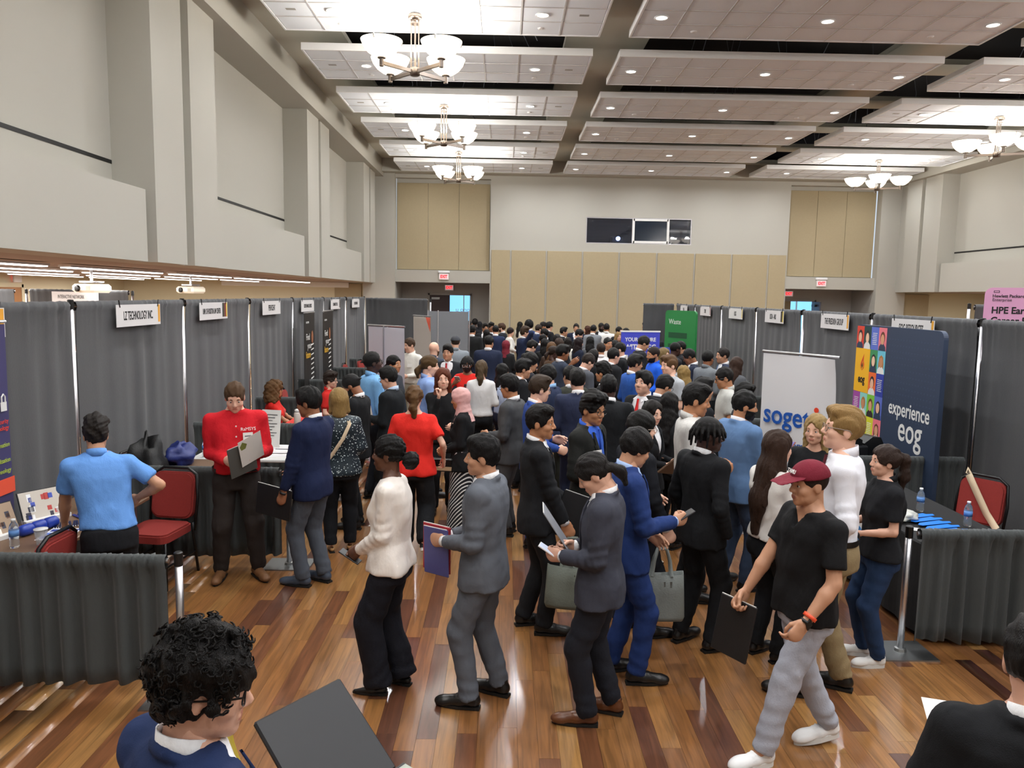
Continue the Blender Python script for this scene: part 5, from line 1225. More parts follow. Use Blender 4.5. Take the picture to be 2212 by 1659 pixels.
    g.loft(tz, np.array([.165, .170, .170, .160, .152, .15] if sex == 'm' else [.165, .170, .167, .148, .130, .126])*q, np.array([.110, .120, .124, .114, .106, .10] if sex == 'm' else [.110, .120, .120, .104, .092, .088])*q+belly*.5, np.zeros(6), np.full(6, -.008), .02, z0=hz-.13, z1=hz+(.066 if top == 'shirt' and not lean else .045))
    if bottom == 'skirt':
        g.loft(np.array([skirt_z, .7, .86, .95]), np.array([.17+wide, .175, .172, .16]), np.array([.14+wide, .14, .13, .11]), np.zeros(4), np.zeros(4), .02, z0=skirt_z)
    else:
        for k, sg in (('R', 1), ('L', -1)):
            jr = .97 if bottom == 'jeans' else 1.04; jr *= (.45+.55*w)
            a_ = ank[k]+(ank[k]-knee[k])*.04
            g.cone(hip[k]+np.array([0, -.01, 0]), knee[k], .094*jr*(1. if sex == 'm' else .97), .074*jr+wide*.6, .025, fold=(.003 if det < .025 else 0, .10, .85, .4, x*5+y+sg)); g.cone(knee[k], a_, .073*jr+wide*.6, (.064 if bottom != 'jeans' else .054)+wide, .02, c1=True, fold=(.0036 if det < .025 else 0, .08, .9, .3, x*3+y*5+sg))
            if sex == 'f': g.ell((sg*.075, -.055, hz-.06), (.085, .075, .09), .03)
    if det < .025: g.noise(.0042, 16, 16, 34, int(x*97+y*31) % 999+5, 4); g.noise(.0022, 40, 40, 22, int(x*57+y*71) % 999+9, 3)
    V, F = g.mesh(); child({'skirt': 'skirt', 'jeans': 'jeans'}.get(bottom, 'trousers'), V, F, le)
    if det < .02 and bottom != 'skirt' and top in ('shirt',):
        bl = MB(); a_, b_ = np.interp(1.0, z, A)*1.0+.004, np.interp(1.0, z, B)+.006; N = 28
        bl.add([((CX[4]+a_*math.copysign(abs(math.cos(2*math.pi*i/N))**(2/2.4), math.cos(2*math.pi*i/N)))*s, (b_*math.copysign(abs(math.sin(2*math.pi*i/N))**(2/2.4), math.sin(2*math.pi*i/N)))*s, (hz+zo)*s) for zo in (.035, .07) for i in range(N)], [(i, (i+1) % N, N+(i+1) % N, N+i) for i in range(N)])
        bl.build('belt', mat('belt leather', (.05, .045, .04), .4), P, True)
    # ---- shoes
    ump, som = shoe_mesh(shoes[0], .0075 if dist < 9 else .012)
    for i, k in enumerate(('L', 'R')):
        fr = (footrot or (8, -8))[i]; fp = (lift or (0, 0))[i]
        so = ob('shoe', ump, mat('shoe '+shoes[1], shoes[1], .3 if shoes[0] in ('dress', 'pump') else .6, bump=.05), P); M = SC @ Matrix.Translation((ank[k][0], ank[k][1]+.03, fp*.75)) @ Matrix.Rotation(math.radians(fr), 4, 'Z') @ Matrix.Rotation(-fp*4.5, 4, 'X') @ Matrix.Scale(.97 if sex == 'm' else .86, 4)
        so.matrix_local = M; ob('sole', som, mat('sole '+('w' if shoes[0] == 'sneaker' else 'k'), (.85, .85, .84) if shoes[0] == 'sneaker' else (.05, .045, .04), .6), so)
    # ---- upper garment
    pts = np.array([*wr.values(), *el.values(), *sh.values()]); lo, hi = pts.min(0)-.12, pts.max(0)+.12
    z0 = {'suit': .80, 'shirt': .955, 'polo': .955, 'tee': .84, 'blouse': .86, 'sleeveless': .9, 'dress': skirt_z}[top]+dz if hem is None else hem+dz
    if sit: z0 = max(z0, hz-.06)
    lo = np.minimum(lo, [-.26*w, -.24, z0-.03]); hi = np.maximum(hi, [.26*w, .24+belly, 1.56+dz]); lo[2] = min(lo[2], z0-.03)
    g = Grid(lo, hi, det); fat = {'suit': 1.05, 'shirt': 1.0, 'polo': 1.04, 'tee': 1.05, 'blouse': 1.03, 'sleeveless': .98, 'dress': 1.0}[top]
    loose = .012 if top in ('tee', 'blouse') else 0.
    if top == 'suit' and sex == 'm': A2 = A*fat; A2[z < 1.0] *= 1.06
    else: A2 = A*fat+loose*(z < 1.2)
    B2 = B*fat+loose*(z < 1.2)
    if top == 'suit': B2 = B2+.012*(z < 1.0)
    if top == 'shirt' and not lean: A2 = A2*np.where(z < 1.03, .93, 1.); B2 = B2*np.where(z < 1.03, .93, 1.)
    z1 = {'tee': 1.47, 'sleeveless': 1.45, 'blouse': 1.475}.get(top, 1.492)+dz
    g.loft(zz, A2, B2, CX, CY, .02, z0=z0, z1=z1)
    if sex == 'f':
        for sg in (-1, 1): g.ell(up((sg*.068, .088, 1.245)), (.060, .050, .062), .04)
    if sex == 'f' and z0 < hz and bottom != 'skirt':
        for sg in (-1, 1): g.ell((sg*.075, -.058, hz-.06), (.100, .092, .11), .03)
        g.put((-.4, -.4, -1), (.4, .4, z0), lambda X, Y, Z: Z-z0+0*X+0*Y, 0, 1)
    for k, sg in (('R', 1), ('L', -1)):
        q = (1. if sex == 'm' else .85)*(.5+.5*w)*(1.06 if top == 'suit' else 1.)
        pd = .012 if top == 'suit' else 0.
        g.cone(up((sg*.07, -.012, 1.432+pd*.5)), sh[k]+np.array([0, 0, pd*.6]), .050*q, .062*q, .03)
        if top == 'sleeveless': continue
        if top in ('polo', 'tee'):
            e_ = sh[k]+(el[k]-sh[k])*.72; g.cone(sh[k], e_, .064*q, .064*q, .025, c1=True)
        else:
            q2 = q*(1.15 if top == 'blouse' else 1.); sd_ = x*7+y*3+sg; fa_ = .0045 if det < .025 else 0.; g.cone(sh[k], el[k], .064*q, .054*q2, .025, fold=(fa_, .062, .9, .35, sd_)); e_ = wr[k]-(wr[k]-el[k])*(.03 if top == 'suit' else 0.); g.cone(el[k], e_, .053*q2, (.041 if top != 'blouse' else .036)*q2, .02, c1=True, fold=(fa_, .055, .15, .45, sd_+2))
    vz = {'suit': 1.13, 'blouse': 1.40, 'tee': 1.415}.get(top)
    if top == 'suit':
        g.put((-.12, .0, 1.1+dz), (.12, .3, 1.6+dz), lambda X, Y, Z: np.maximum(np.abs(X-ts*(Z-dz-.93))*.93-.30*(Z-dz-vz), .035+tl*(Z-dz-.93)-Y), .0, 1)
        if det < .025:
            def surf(xq, zq): a_, b_, c_ = np.interp(zq, z, A2), np.interp(zq, z, B2), np.interp(zq, z, CY); return c_+b_*max(0, 1-abs(xq/a_)**2.4)**(1/2.4)
            for a0 in range(8):
                a1, a2 = math.pi*(.02+a0*.12), math.pi*(.02+(a0+1)*.12); c = lambda a: up((.074*math.cos(a), -.030-.052*math.sin(a), 1.462+.034*math.sin(a)))
                g.cone(c(a1), c(a2), .016, .016, .004)
    elif top in ('blouse', 'tee', 'sleeveless'):
        g.ell(up((0, .055, 1.52)), (.078 if sex == 'f' else .07, .10, .085 if top != 'tee' else .075), .008, 1)
        if top == 'tee' and sex == 'm': g.put((-.1, 0, 1.3+dz), (.1, .3, 1.6+dz), lambda X, Y, Z: np.maximum(np.abs(X)-.55*(Z-dz-1.36), .03+tl*(Z-dz-.93)-Y), .0, 1)
    if det < .025: g.noise({'suit': .0050, 'blouse': .007}.get(top, .0065), 24, 24, 16, int(x*91+y*37) % 997, 4); g.noise(.0024, 45, 45, 38, int(x*51+y*77) % 997, 3)
    V, F = g.mesh(); tm = cloth_mat(tc, tk)
    nm = {'suit': 'jacket', 'tee': 't_shirt', 'polo': 'polo_shirt', 'blouse': 'blouse', 'dress': 'dress', 'sleeveless': 'sleeveless_top'}.get(top, 'shirt')
    if group and top == 'suit': nm = 'jacket'
    upo = child(nm, V, F, tm)
    if top == 'suit' and det < .025:
        def surf(xq, zq): a_, b_, c_ = np.interp(zq, z, A2), np.interp(zq, z, B2), np.interp(zq, z, CY); return c_+b_*max(0, 1-abs(xq/a_)**2.4)**(1/2.4)
        lm = cloth_mat(tc, tk)
        for sg in (-1, 1):
            Lv, Lf = [], []
            for zq, x0, x1 in ((1.09, .002, .006), (1.16, .012, .034), (1.24, .034, .066), (1.31, .056, .096), (1.345, .066, .112), (1.352, .068, .092), (1.40, .078, .106), (1.45, .074, .088)):
                for off in (.010, .002):
                    for xq in (x0, (x0+x1)/2, x1):
                        yq = surf(xq, zq)+off-(.004 if xq == x1 else 0)
                        if zq > 1.39: yq = max(yq, surf(xq, zq)+off)
                        Lv.append(np.array([sg*xq+ts*(zq-.93), yq, zq+dz])*s)
            n_ = len(Lv)//6
            for r in range(n_-1):
                for (p_, q_) in ((0, 1), (1, 2), (2, 5), (5, 4), (4, 3), (3, 0)):
                    f_ = (r*6+p_, r*6+q_, r*6+6+q_, r*6+6+p_); Lf.append(f_ if sg > 0 else f_[::-1])
            ob('lapel', mesh_np('lapel', Lv, [f[::-1] for f in Lf], True), lm, P)
    if top == 'suit':
        g = Grid((-.14+ts*.4, -.16, 1.06+dz), (.14+ts*.6, .22+belly+tl*.5, 1.52+dz), max(det*1.1, .013)); g.loft(zz, A2-.016, B2-.012, CX, CY, .02, z0=1.08+dz, z1=1.492+dz)
        if det < .025: V, F = g.mesh(); child('shirt', V, F, cloth_mat(shirt, 'cotton'))
        elif abs(((face+180) % 360)-180) > 50: V, F = g.mesh(); child('shirt', V, F, cloth_mat(shirt, 'cotton'))
        if det < .018:
            for k in 'RL':
                if (R if k == 'R' else L) == 'pocket': continue
                d = wr[k]-el[k]; d /= np.linalg.norm(d); MB().tube([(wr[k]-d*.03)*s, (wr[k]+d*.014)*s], .036*s*(1 if sex == 'm' else .85), 14).build('shirt_cuff', cloth_mat(shirt, 'cotton'), P, True)
    if (top in ('suit', 'shirt', 'polo') and collar != 0) and not (hair and hair[0] == 'hijab'):
        cm = cloth_mat(shirt if top == 'suit' else tc, 'cotton' if top != 'suit' else 'cotton'); N = 26; V, F = [], []
        for i in range(N):
            a = math.pi/2+2*math.pi*(i+.35)/(N-.3+.35) if False else math.pi/2+.16+(2*math.pi-.32)*i/(N-1); c_, s_ = math.cos(a), math.sin(a); bk_ = (1-s_)/2
            zl, zt = 1.462+.020*bk_-.015*(1-bk_)**3, 1.508+.030*bk_-.020*(1-bk_)**2
            for (rr, zq) in ((.070, zl), (.064, zt), (.059, zt), (.062, zl)): V.append(up((rr*c_*(1. if sex == 'm' else .9)*1.04, -.020+rr*s_*1.02, zq))*s)
        for i in range(N-1):
            for q in range(4): F.append((i*4+q, i*4+4+q, i*4+4+(q+1) % 4, i*4+(q+1) % 4))
        F += [(0, 1, 2, 3), tuple(4*(N-1)+q for q in (3, 2, 1, 0))]
        co = ob('collar', mesh_np('collar', V, F, True), cm, P if top != 'suit' else P)
        if det < .025:
            for sg in (-1, 1):
                pv = [up(p)*s for p in ((sg*.010, .048, 1.487), (sg*.050, .042, 1.490), (sg*.060, .060, 1.450), (sg*.034, .078, 1.432), (sg*.010, .054, 1.482), (sg*.048, .048, 1.486), (sg*.058, .066, 1.446), (sg*.033, .084, 1.430))]
                F4 = [(0, 1, 2, 3), (7, 6, 5, 4), (0, 4, 5, 1), (1, 5, 6, 2), (2, 6, 7, 3), (3, 7, 4, 0)]; ob('collar_point', mesh_np('collar_point', pv, F4 if sg > 0 else [f[::-1] for f in F4]), cm, P)
    if tie:
        tb = MB(); rows = []; 
        for zq, hw in ((1.465, .017), (1.43, .013), (1.36, .022), (1.25, .030), (1.14, .036), (1.10, .004)):
            yq = np.interp(zq, z, CY)+np.interp(zq, z, B2)-.012+.013+(.012 if zq > 1.42 else .004); yq = max(yq, .062) if zq > 1.44 else yq; rows.append((zq, hw, yq))
        V = []
        for zq, hw, yq in rows: V += [up((-hw, yq-tl*(zq-.93), zq))*s, up((0, yq+.006-tl*(zq-.93), zq))*s, up((hw, yq-tl*(zq-.93), zq))*s, up((0, yq-.012-tl*(zq-.93), zq))*s]
        F = [(r*4+q, r*4+(q+1) % 4, r*4+4+(q+1) % 4, r*4+4+q) for r in range(len(rows)-1) for q in range(4)]; ob('tie', mesh_np('tie', V, [f[::-1] for f in F], True), mat('tie '+tie, tie, .5, bump=.1, bscale=200), P)
    if badge:
        sg = badge if isinstance(badge, (int, float)) and badge in (-1, 1) else -1; a_, b_, c_ = np.interp(1.28, z, A2), np.interp(1.28, z, B2), np.interp(1.28, z, CY); xq = sg*.095; yq = c_+b_*(1-abs(xq/a_)**2.4)**(1/2.4)+.012
        M = face_to(up((xq, yq-tl*.35, 1.28))*s, (-1, sg*.45, 0), (0, -.12, 1)); bo = MB().box((-.045, -.032, 0), (.045, .032, .003)).build('name_badge', M_offwh, P); bo.matrix_local = M
        if dist < 8: MB().box((-.03, -.004, .003), (.03, .006, .0035)).build('badge_text', mat('grey ink', (.4, .4, .42), .6), bo)
    if watch:
        k = watch; d = wr[k]-el[k]; d /= np.linalg.norm(d); c = wr[k]-d*(.0 if short else -.016); MB().tube([(c-d*.009)*s, (c+d*.009)*s], .034*s, 14).build('watch_strap', M_dark, P, True)
    info = dict(o=P, s=s, wr={k: wr[k]*s for k in wr}, dir={k: (wr[k]-el[k])/np.linalg.norm(wr[k]-el[k]) for k in wr}, M=Matrix.Translation((x, y, 0)) @ Matrix.Rotation(-math.radians(face), 4, 'Z'), x=x, y=y, face=face, up=up, el=el)
    PEOPLE.append(info); return info
# ------------------------------------------------------------------ the people
BK, WH = '#101114', '#e6e6ea'
# --- close figures
curly_man = person('man with dark curly hair, black glasses and navy suit in the foreground', (-.74, 1.77), 1.745, 40, 'm', 'fair', ('curly', '#120d0c'), 'suit', '#1b2a4e', w=1.08, head=(40, 8, 0), glasses='#0c0c0e', R=(.16, .27, 1.06), L=(.0, .30, 1.06), tie='#c8b040', det=.008)
corner_man = person('black suited man cut off at the lower right corner', (1.43, 1.92), 1.75, 22, 'm', 'fair', ('short', '#14100f'), 'suit', '#121316', head=(12, 4, 0), R='front', L=(-.15, .20, 1.22), handL=.9, det=.010)
white_woman = person('woman with a black hair puff, white blouse and dark flared trousers', (-.70, 4.76), 1.685, -80, 'f', 'dark', ('puff', '#130f0e'), 'blouse', '#ebe3db', bc='#15161e', bk='cotton', tk='satin', wide=.026, L=(-.06, .20, .975), R=(.05, .20, .98), shoes=('pump', '#101012'), feet=((-.08, .06), (.09, -.06)), handL=.5, handR=.6)
grey_man = person('man in a mid grey suit holding folders, seen from behind', (-.10, 4.63), 1.71, -72, 'm', 'mid', ('crop', '#141011'), 'suit', '#5c6068', head=(-14, 2, 0), L=(-.12, .225, 1.085), R=(.03, .235, 1.075), handL=.9, handR=.9, feet=((-.11, .05), (.12, -.08)), w=1.06)
tote_man = person('young man in black suit carrying the grey tote bag', (.27, 5.70), 1.75, 84, 'm', 'tan', ('swept', '#181210'), 'suit', '#1b1c1f', head=(22, 2, 0), R=(.19, .20, .86), L=(-.10, .24, 1.00), handR=1.1, handL=.9, badge=-1, feet=((-.09, -.07), (.10, .06)))
phone_man = person('man with a low ponytail in charcoal suit looking at his phone', (.60, 4.42), 1.68, -76, 'm', 'fair', ('pony_low', '#1d1512'), 'suit', '#3b3d48', bc='#1e2028', head=(-4, 34, 0), L=(-.10, .225, 1.09), R=(.03, .17, 1.12), handL=.7, handR=.8, shoes=('dress', '#5d341a'), feet=((-.07, .05), (.12, -.09)), w=1.08)
blue_man = person('man in bright navy suit texting, partly hidden by the ponytail man', (.84, 4.96), 1.72, 82, 'm', 'mid', ('fringe', '#15100f'), 'suit', '#1e3469', shirt='#a9c2ea', head=(-14, 22, 0), R=(.13, .275, 1.14), L=(-.12, .20, .98), handR=.8, feet=((-.10, -.06), (.10, .07)))
glasses_man = person('black suited man with thick black hair and clear glasses facing right', (1.02, 5.66), 1.72, 74, 'm', 'pale', ('fringe', '#161210'), 'suit', '#181a20', glasses='#c9b2a4', head=(4, 4, 0), R=(.23, .14, .90), L='folder', handR=.9, feet=((-.10, -.05), (.11, .08)))
must_man = person('man with round glasses and moustache, black jacket over blue shirt and tie', (.72, 6.26), 1.78, 122, 'm', 'tan', ('curlytop', '#141010'), 'suit', '#1e1f1d', shirt='#3a66d0', tie='#3460c4', glasses='#1a1616', head=(14, 8, 0), R='front', L='down', badge=1)
dread_man = person('man with short dreadlocks in black suit, hand in pocket', (1.47, 5.46), 1.72, 62, 'm', 'deep', ('dreads', '#110d0d'), 'suit', '#131417', head=(34, 4, 0), R='pocket', L=(-.24, .10, .92), feet=((-.12, -.06), (.13, .03)))
blazer_man = person('bearded man in light blue blazer holding a printed sheet', (2.08, 6.62), 1.78, 66, 'm', 'tan', ('short', '#141110'), 'suit', '#5a78a0', bc='#35435a', shirt='#e8e8ee', beard='#1a1412', head=(26, 8, 0), R=(.10, .30, 1.15), L=(-.10, .27, 1.10), handR=.7, w=1.06, belly=.02, feet=((-.12, -.04), (.12, .04)))
long_woman = person('woman with long brown hair, white top and black trousers', (1.92, 5.28), 1.66, 66, 'f', 'fair', ('xlong', '#3a2519'), 'blouse', '#dedad4', bc='#131417', hem=.95, head=(10, 0, 0), R=(.08, .22, 1.22), L=(-.02, .22, 1.16), handR=.9, w=1.05)
cap_man = person('young man in maroon cap, black T-shirt and light grey trousers walking left', (1.70, 4.10), 1.70, -104, 'm', 'mid', ('short', '#2a1c16'), 'tee', '#121214', bc='#a4a7b2', bk='cotton', cap=('#6e1a2a', 'TAMU'), head=(4, 4, 0), L=(-.25, .17, .93), R=(.20, .26, .93), handL=.65, handR=1.0, shoes=('sneaker', '#e6e6e6'), feet=((-.06, .26), (.07, -.27)), lift=(0, .03), footrot=(6, -4), watch='L', hem=.86, w=1.03)
tall_man = person('tall blond man in white shirt and khaki trousers looking up left', (2.16, 4.78), 1.90, -66, 'm', 'pale', ('swept', '#a5824e'), 'shirt', '#e9e9f0', bc='#8d7b5b', bk='cotton', tie='#5e1824', glasses='#8a7a6a', head=(-14, -6, 0), L=(-.24, .10, .92), R=(.10, .25, 1.0), feet=((-.10, .14), (.10, -.08)), w=1.03)
jeans_woman = person('woman with brown ponytail, black polo and blue jeans at the black table', (2.68, 5.24), 1.575, -84, 'f', 'fair', ('pony_high', '#33221a'), 'polo', '#15161a', bc='#233757', bk='denim', bottom='jeans', head=(-4, -2, 0), L=(-.12, .22, 1.08), R=(.10, .23, 1.10), shoes=('sneaker', '#e2e0dc'), w=1.16, hem=.88)
blonde_woman = person('blonde woman in black T-shirt facing us beside the white banner', (2.52, 6.06), 1.66, -152, 'f', 'fair', ('longwave', '#ab8d58'), 'tee', '#141518', bc='#16171a', head=(14, 2, 0), R=(.06, .21, 1.16), L=(-.06, .21, 1.12))
red_man = person('man in red button shirt reading a grey folder', (-2.36, 6.74), 1.785, 160, 'm', 'pale', ('short', '#5d432c'), 'shirt', '#c41824', bc='#2b2421', tk='cotton', head=(2, 24, 0), R=(.09, .235, 1.10), L=(-.14, .225, 1.13), handR=.8, handL=.8, shoes=('loafer', '#6b4728'), feet=((-.16, .05), (.15, .0)), footrot=(20, -16), w=1.14, belly=.035, badge=-1)
lettering('RaMSYS', M_white, red_man['o'], face_to((-.10, .182, 1.375), (-1, -.32, 0), (0, -.2, 1)), .040, 1.0)
for zq in (1.40, 1.31, 1.22, 1.13, 1.04): MB().lathe([(.007, 0), (.007, .003)], 10, M=face_to((0, .148+.035*math.exp(-((zq-1.1)/.2)**2)+.012, zq), (-1, 0, 0), (0, 0, 1))).build('button', M_white, red_man['o'])
polo_man = person('man in light blue polo bending over the brown table, back to us', (-2.74, 5.26), 1.665, -28, 'm', 'mid', ('curlytop', '#241811'), 'polo', '#6496da', bc='#17181c', tk='cotton', head=(4, 16, 0), lean=13, side=-6, L=(-.30, .34, .90), R=(.22, .16, 1.10), poleR=(1, -.6, -.2), poleL=(-1, -.5, .2), w=1.06)
navy_man = person('man in navy blazer and grey trousers carrying a black portfolio', (-1.64, 6.56), 1.75, -68, 'm', 'brown', ('part', '#100d0d'), 'suit', '#151f3f', bc='#4a4f58', head=(-8, 10, 0), L=(-.24, .12, .88), R=(.16, .26, 1.0), handL=1.1, shoes=('dress', '#3b4350'), feet=((-.08, .06), (.10, -.04)), watch='L')
sequin_woman = person('woman with blond bob and dark sequin blouse, cream strap across her back', (-1.60, 7.46), 1.63, -14, 'f', 'fair', ('bob', '#a2834f'), 'blouse', '#10222c', tk='sequin', bc='#131418', R='front', L='front', shoes=('pump', '#a67c50'), w=1.2, hem=.84)
# --- second rank
corn_man = person('man with cornrows and beard in black suit bowing his head', (770, 805), 1.71, -78, 'm', 'brown', ('corn', '#120e0e'), 'suit', BK, beard='#15100f', head=(0, 30, 0), L='front', R='front')
person('tall man in sky blue shirt and glasses looking right', (805, 760), 1.85, 58, 'm', 'deep', ('corn', '#15110f'), 'shirt', '#7db2e2', bc='#20242c', tk='cotton', glasses='#2a2420', tie='#8a9098', head=(8, -8, 0), badge=-1)
mag_man = person('black suited man with glasses holding a magazine', (845, 793), 1.72, -72, 'm', 'fair', ('crop', '#15110f'), 'suit', '#1a1d20', glasses='#141214', head=(-2, 12, 0), L=(-.08, .25, 1.14), R=(.06, .24, 1.08), shirt='#b8cce6')
person('dark haired person half hidden beside the plain white banner', (849, 767), 1.73, 118, 'f', 'tan', ('pony_low', '#15100f'), 'blouse', '#30343c', bc=BK)
person('man in white button shirt and khaki trousers by the white banner', (887, 730), 1.78, -142, 'm', 'fair', ('short', '#4a3524'), 'shirt', '#e4e2da', bc='#a49e8e', tk='cotton', head=(8, 8, 0), R='front', L='front', badge=-1)
bun_woman = person('woman with messy brown bun and red T-shirt walking away', (895, 833), 1.68, -2, 'f', 'fair', ('messybun', '#6a4b2b'), 'tee', '#d4281f', bc='#141518', tk='cotton', R=(.30, .05, .98), L='folder', feet=((-.09, .12), (.12, -.20)), lift=(0, .10), shoes=('sneaker', '#2a2624'), w=1.16, wide=.02)
person('man with long brown ponytail and pale blue shirt facing right', (925, 768), 1.80, 74, 'm', 'pale', ('pony_low', '#5b4223'), 'shirt', '#8ea8da', bc='#2a2c34', tk='cotton', head=(8, 4, 0), R='down', L='front', w=1.1, belly=.04)
person('woman with auburn hair and black top resting her chin on her hand', (957, 796), 1.71, 172, 'f', 'pale', ('longwave', '#6b331b'), 'blouse', '#151517', bc=BK, R=(.06, .17, 1.42), L='front', handR=.9)
person('man in charcoal suit with bright red tie facing us', (968, 745), 1.76, -168, 'm', 'mid', ('crop', '#1c1512'), 'suit', '#25272c', tie='#b3101f', badge=1)
mask_woman = person('woman in red top with black face mask and white glasses raising a phone', (1010, 768), 1.67, -172, 'f', 'brown', ('dreads', '#1a1413'), 'tee', '#d8281f', bc='#1c1c20', tk='cotton', mask=True, glasses='#e8e8ee', head=(0, 12, 0), R=(.16, .24, 1.34), L=(-.10, .28, 1.02), poleR=(1, -.2, -1))
bag_woman = person('woman with tied highlighted hair and white blouse wearing a black shoulder bag', (1040, 779), 1.66, 6, 'f', 'fair', ('halfup', '#5c4830'), 'blouse', '#e4e2e0', bc='#121316', R='front', L='front', hem=.93)
hijab_woman = person('woman in pink headscarf, black blazer and striped long skirt', (1000, 838), 1.60, -82, 'f', 'tan', ('hijab', '#d8a9a5'), 'suit', '#17181a', bc='#14141a', bk='stripe', bottom='skirt', skirt_z=.07, wide=.03, head=(-6, 8, 0), L=(-.06, .19, 1.02), R=(.04, .19, 1.04))
person('bald man in dark slate polo seen from behind', (937, 738), 1.77, 24, 'm', 'pale', None, 'polo', '#3b4352', bc='#24262c', tk='cotton', R='front', L='front', w=1.08, beard='#6a4a34')
person('man in grey cap and grey shirt facing right', (934, 715), 1.76, 62, 'm', 'brown', ('short', '#181414'), 'polo', '#777d84', bc='#24262c', tk='cotton', cap=('#4c4e55',), w=1.1)
person('man in black jacket with hand on chin before the grey boards', (935, 696), 1.80, 168, 'm', 'fair', ('short', '#2a2019'), 'suit', '#1e2023', R='chin', L='chest', badge=-1)
person('man in dark cap and grey polo seen from behind', (984, 726), 1.77, -4, 'm', 'pale', ('short', '#3a2a20'), 'polo', '#868d94', bc='#2a2c30', tk='cotton', cap=('#3e4046',), w=1.15)
person('bearded man in red T-shirt facing left beyond the cap wearers', (975, 705), 1.76, -62, 'm', 'fair', ('crop', '#241a15'), 'tee', '#cf2a24', bc='#22242a', tk='cotton', beard='#241a15')
person('seated woman with big curly brown hair and red polo', (592, 821, 1.30), 1.30, 82, 'f', 'tan', ('curlylong', '#6b4a28'), 'polo', '#cc261e', bc='#24252b', tk='cotton', sit=True, glasses='#30282a', R=(.10, .40, 1.12), L=(-.08, .40, 1.12), badge=-1)
person('woman with short dark hair, glasses and red polo behind the counter', (712, 805), 1.50, 96, 'f', 'fair', ('curlytop', '#2e2019'), 'polo', '#c4241f', bc='#22242a', tk='cotton', glasses='#6a5a50', R='front', L='chest', badge=1)
# --- the crowd, nearer half (right and centre)
def crowd(rows):
    for r in rows:
        lab, px, py, h, fc, sex, sk, hr, tp, tc = r[:10]; kw = dict(r[10]) if len(r) > 10 else {}
        kw.setdefault('bc', tc if tp == 'suit' else BK); kw.setdefault('tk', 'wool' if tp == 'suit' else 'cotton')
        kw.setdefault('R', random.choice(['down', 'front', 'folder', 'low'])); kw.setdefault('L', random.choice(['down', 'front', 'folder', 'low']))
        kw.setdefault('group', 'people in the crowd'); kw.setdefault('head', (random.uniform(-16, 16), random.uniform(0, 10), random.uniform(-4, 4)))
        # step nearer or farther along the line of sight until there is elbow room
        best = None
        for m_ in (1., .97, 1.03, .94, 1.06, .91, 1.09, .88, 1.12):
            hh = CAM_H-(CAM_H-h)*m_; x_, y_ = at_z(px, py, hh); gap = min(math.hypot(x_-q['x'], y_-q['y']) for q in PEOPLE)
            if best is None or gap > best[0]+.02: best = (gap, hh)
            if gap > .46: best = (gap, hh); break
        person(lab, (px, py), best[1], fc, sex, sk, hr, tp, tc, **kw)
K1, K2, K3, BR_, BL = '#14100f', '#1c1614', '#2a1d16', '#4a3422', '#a58550'
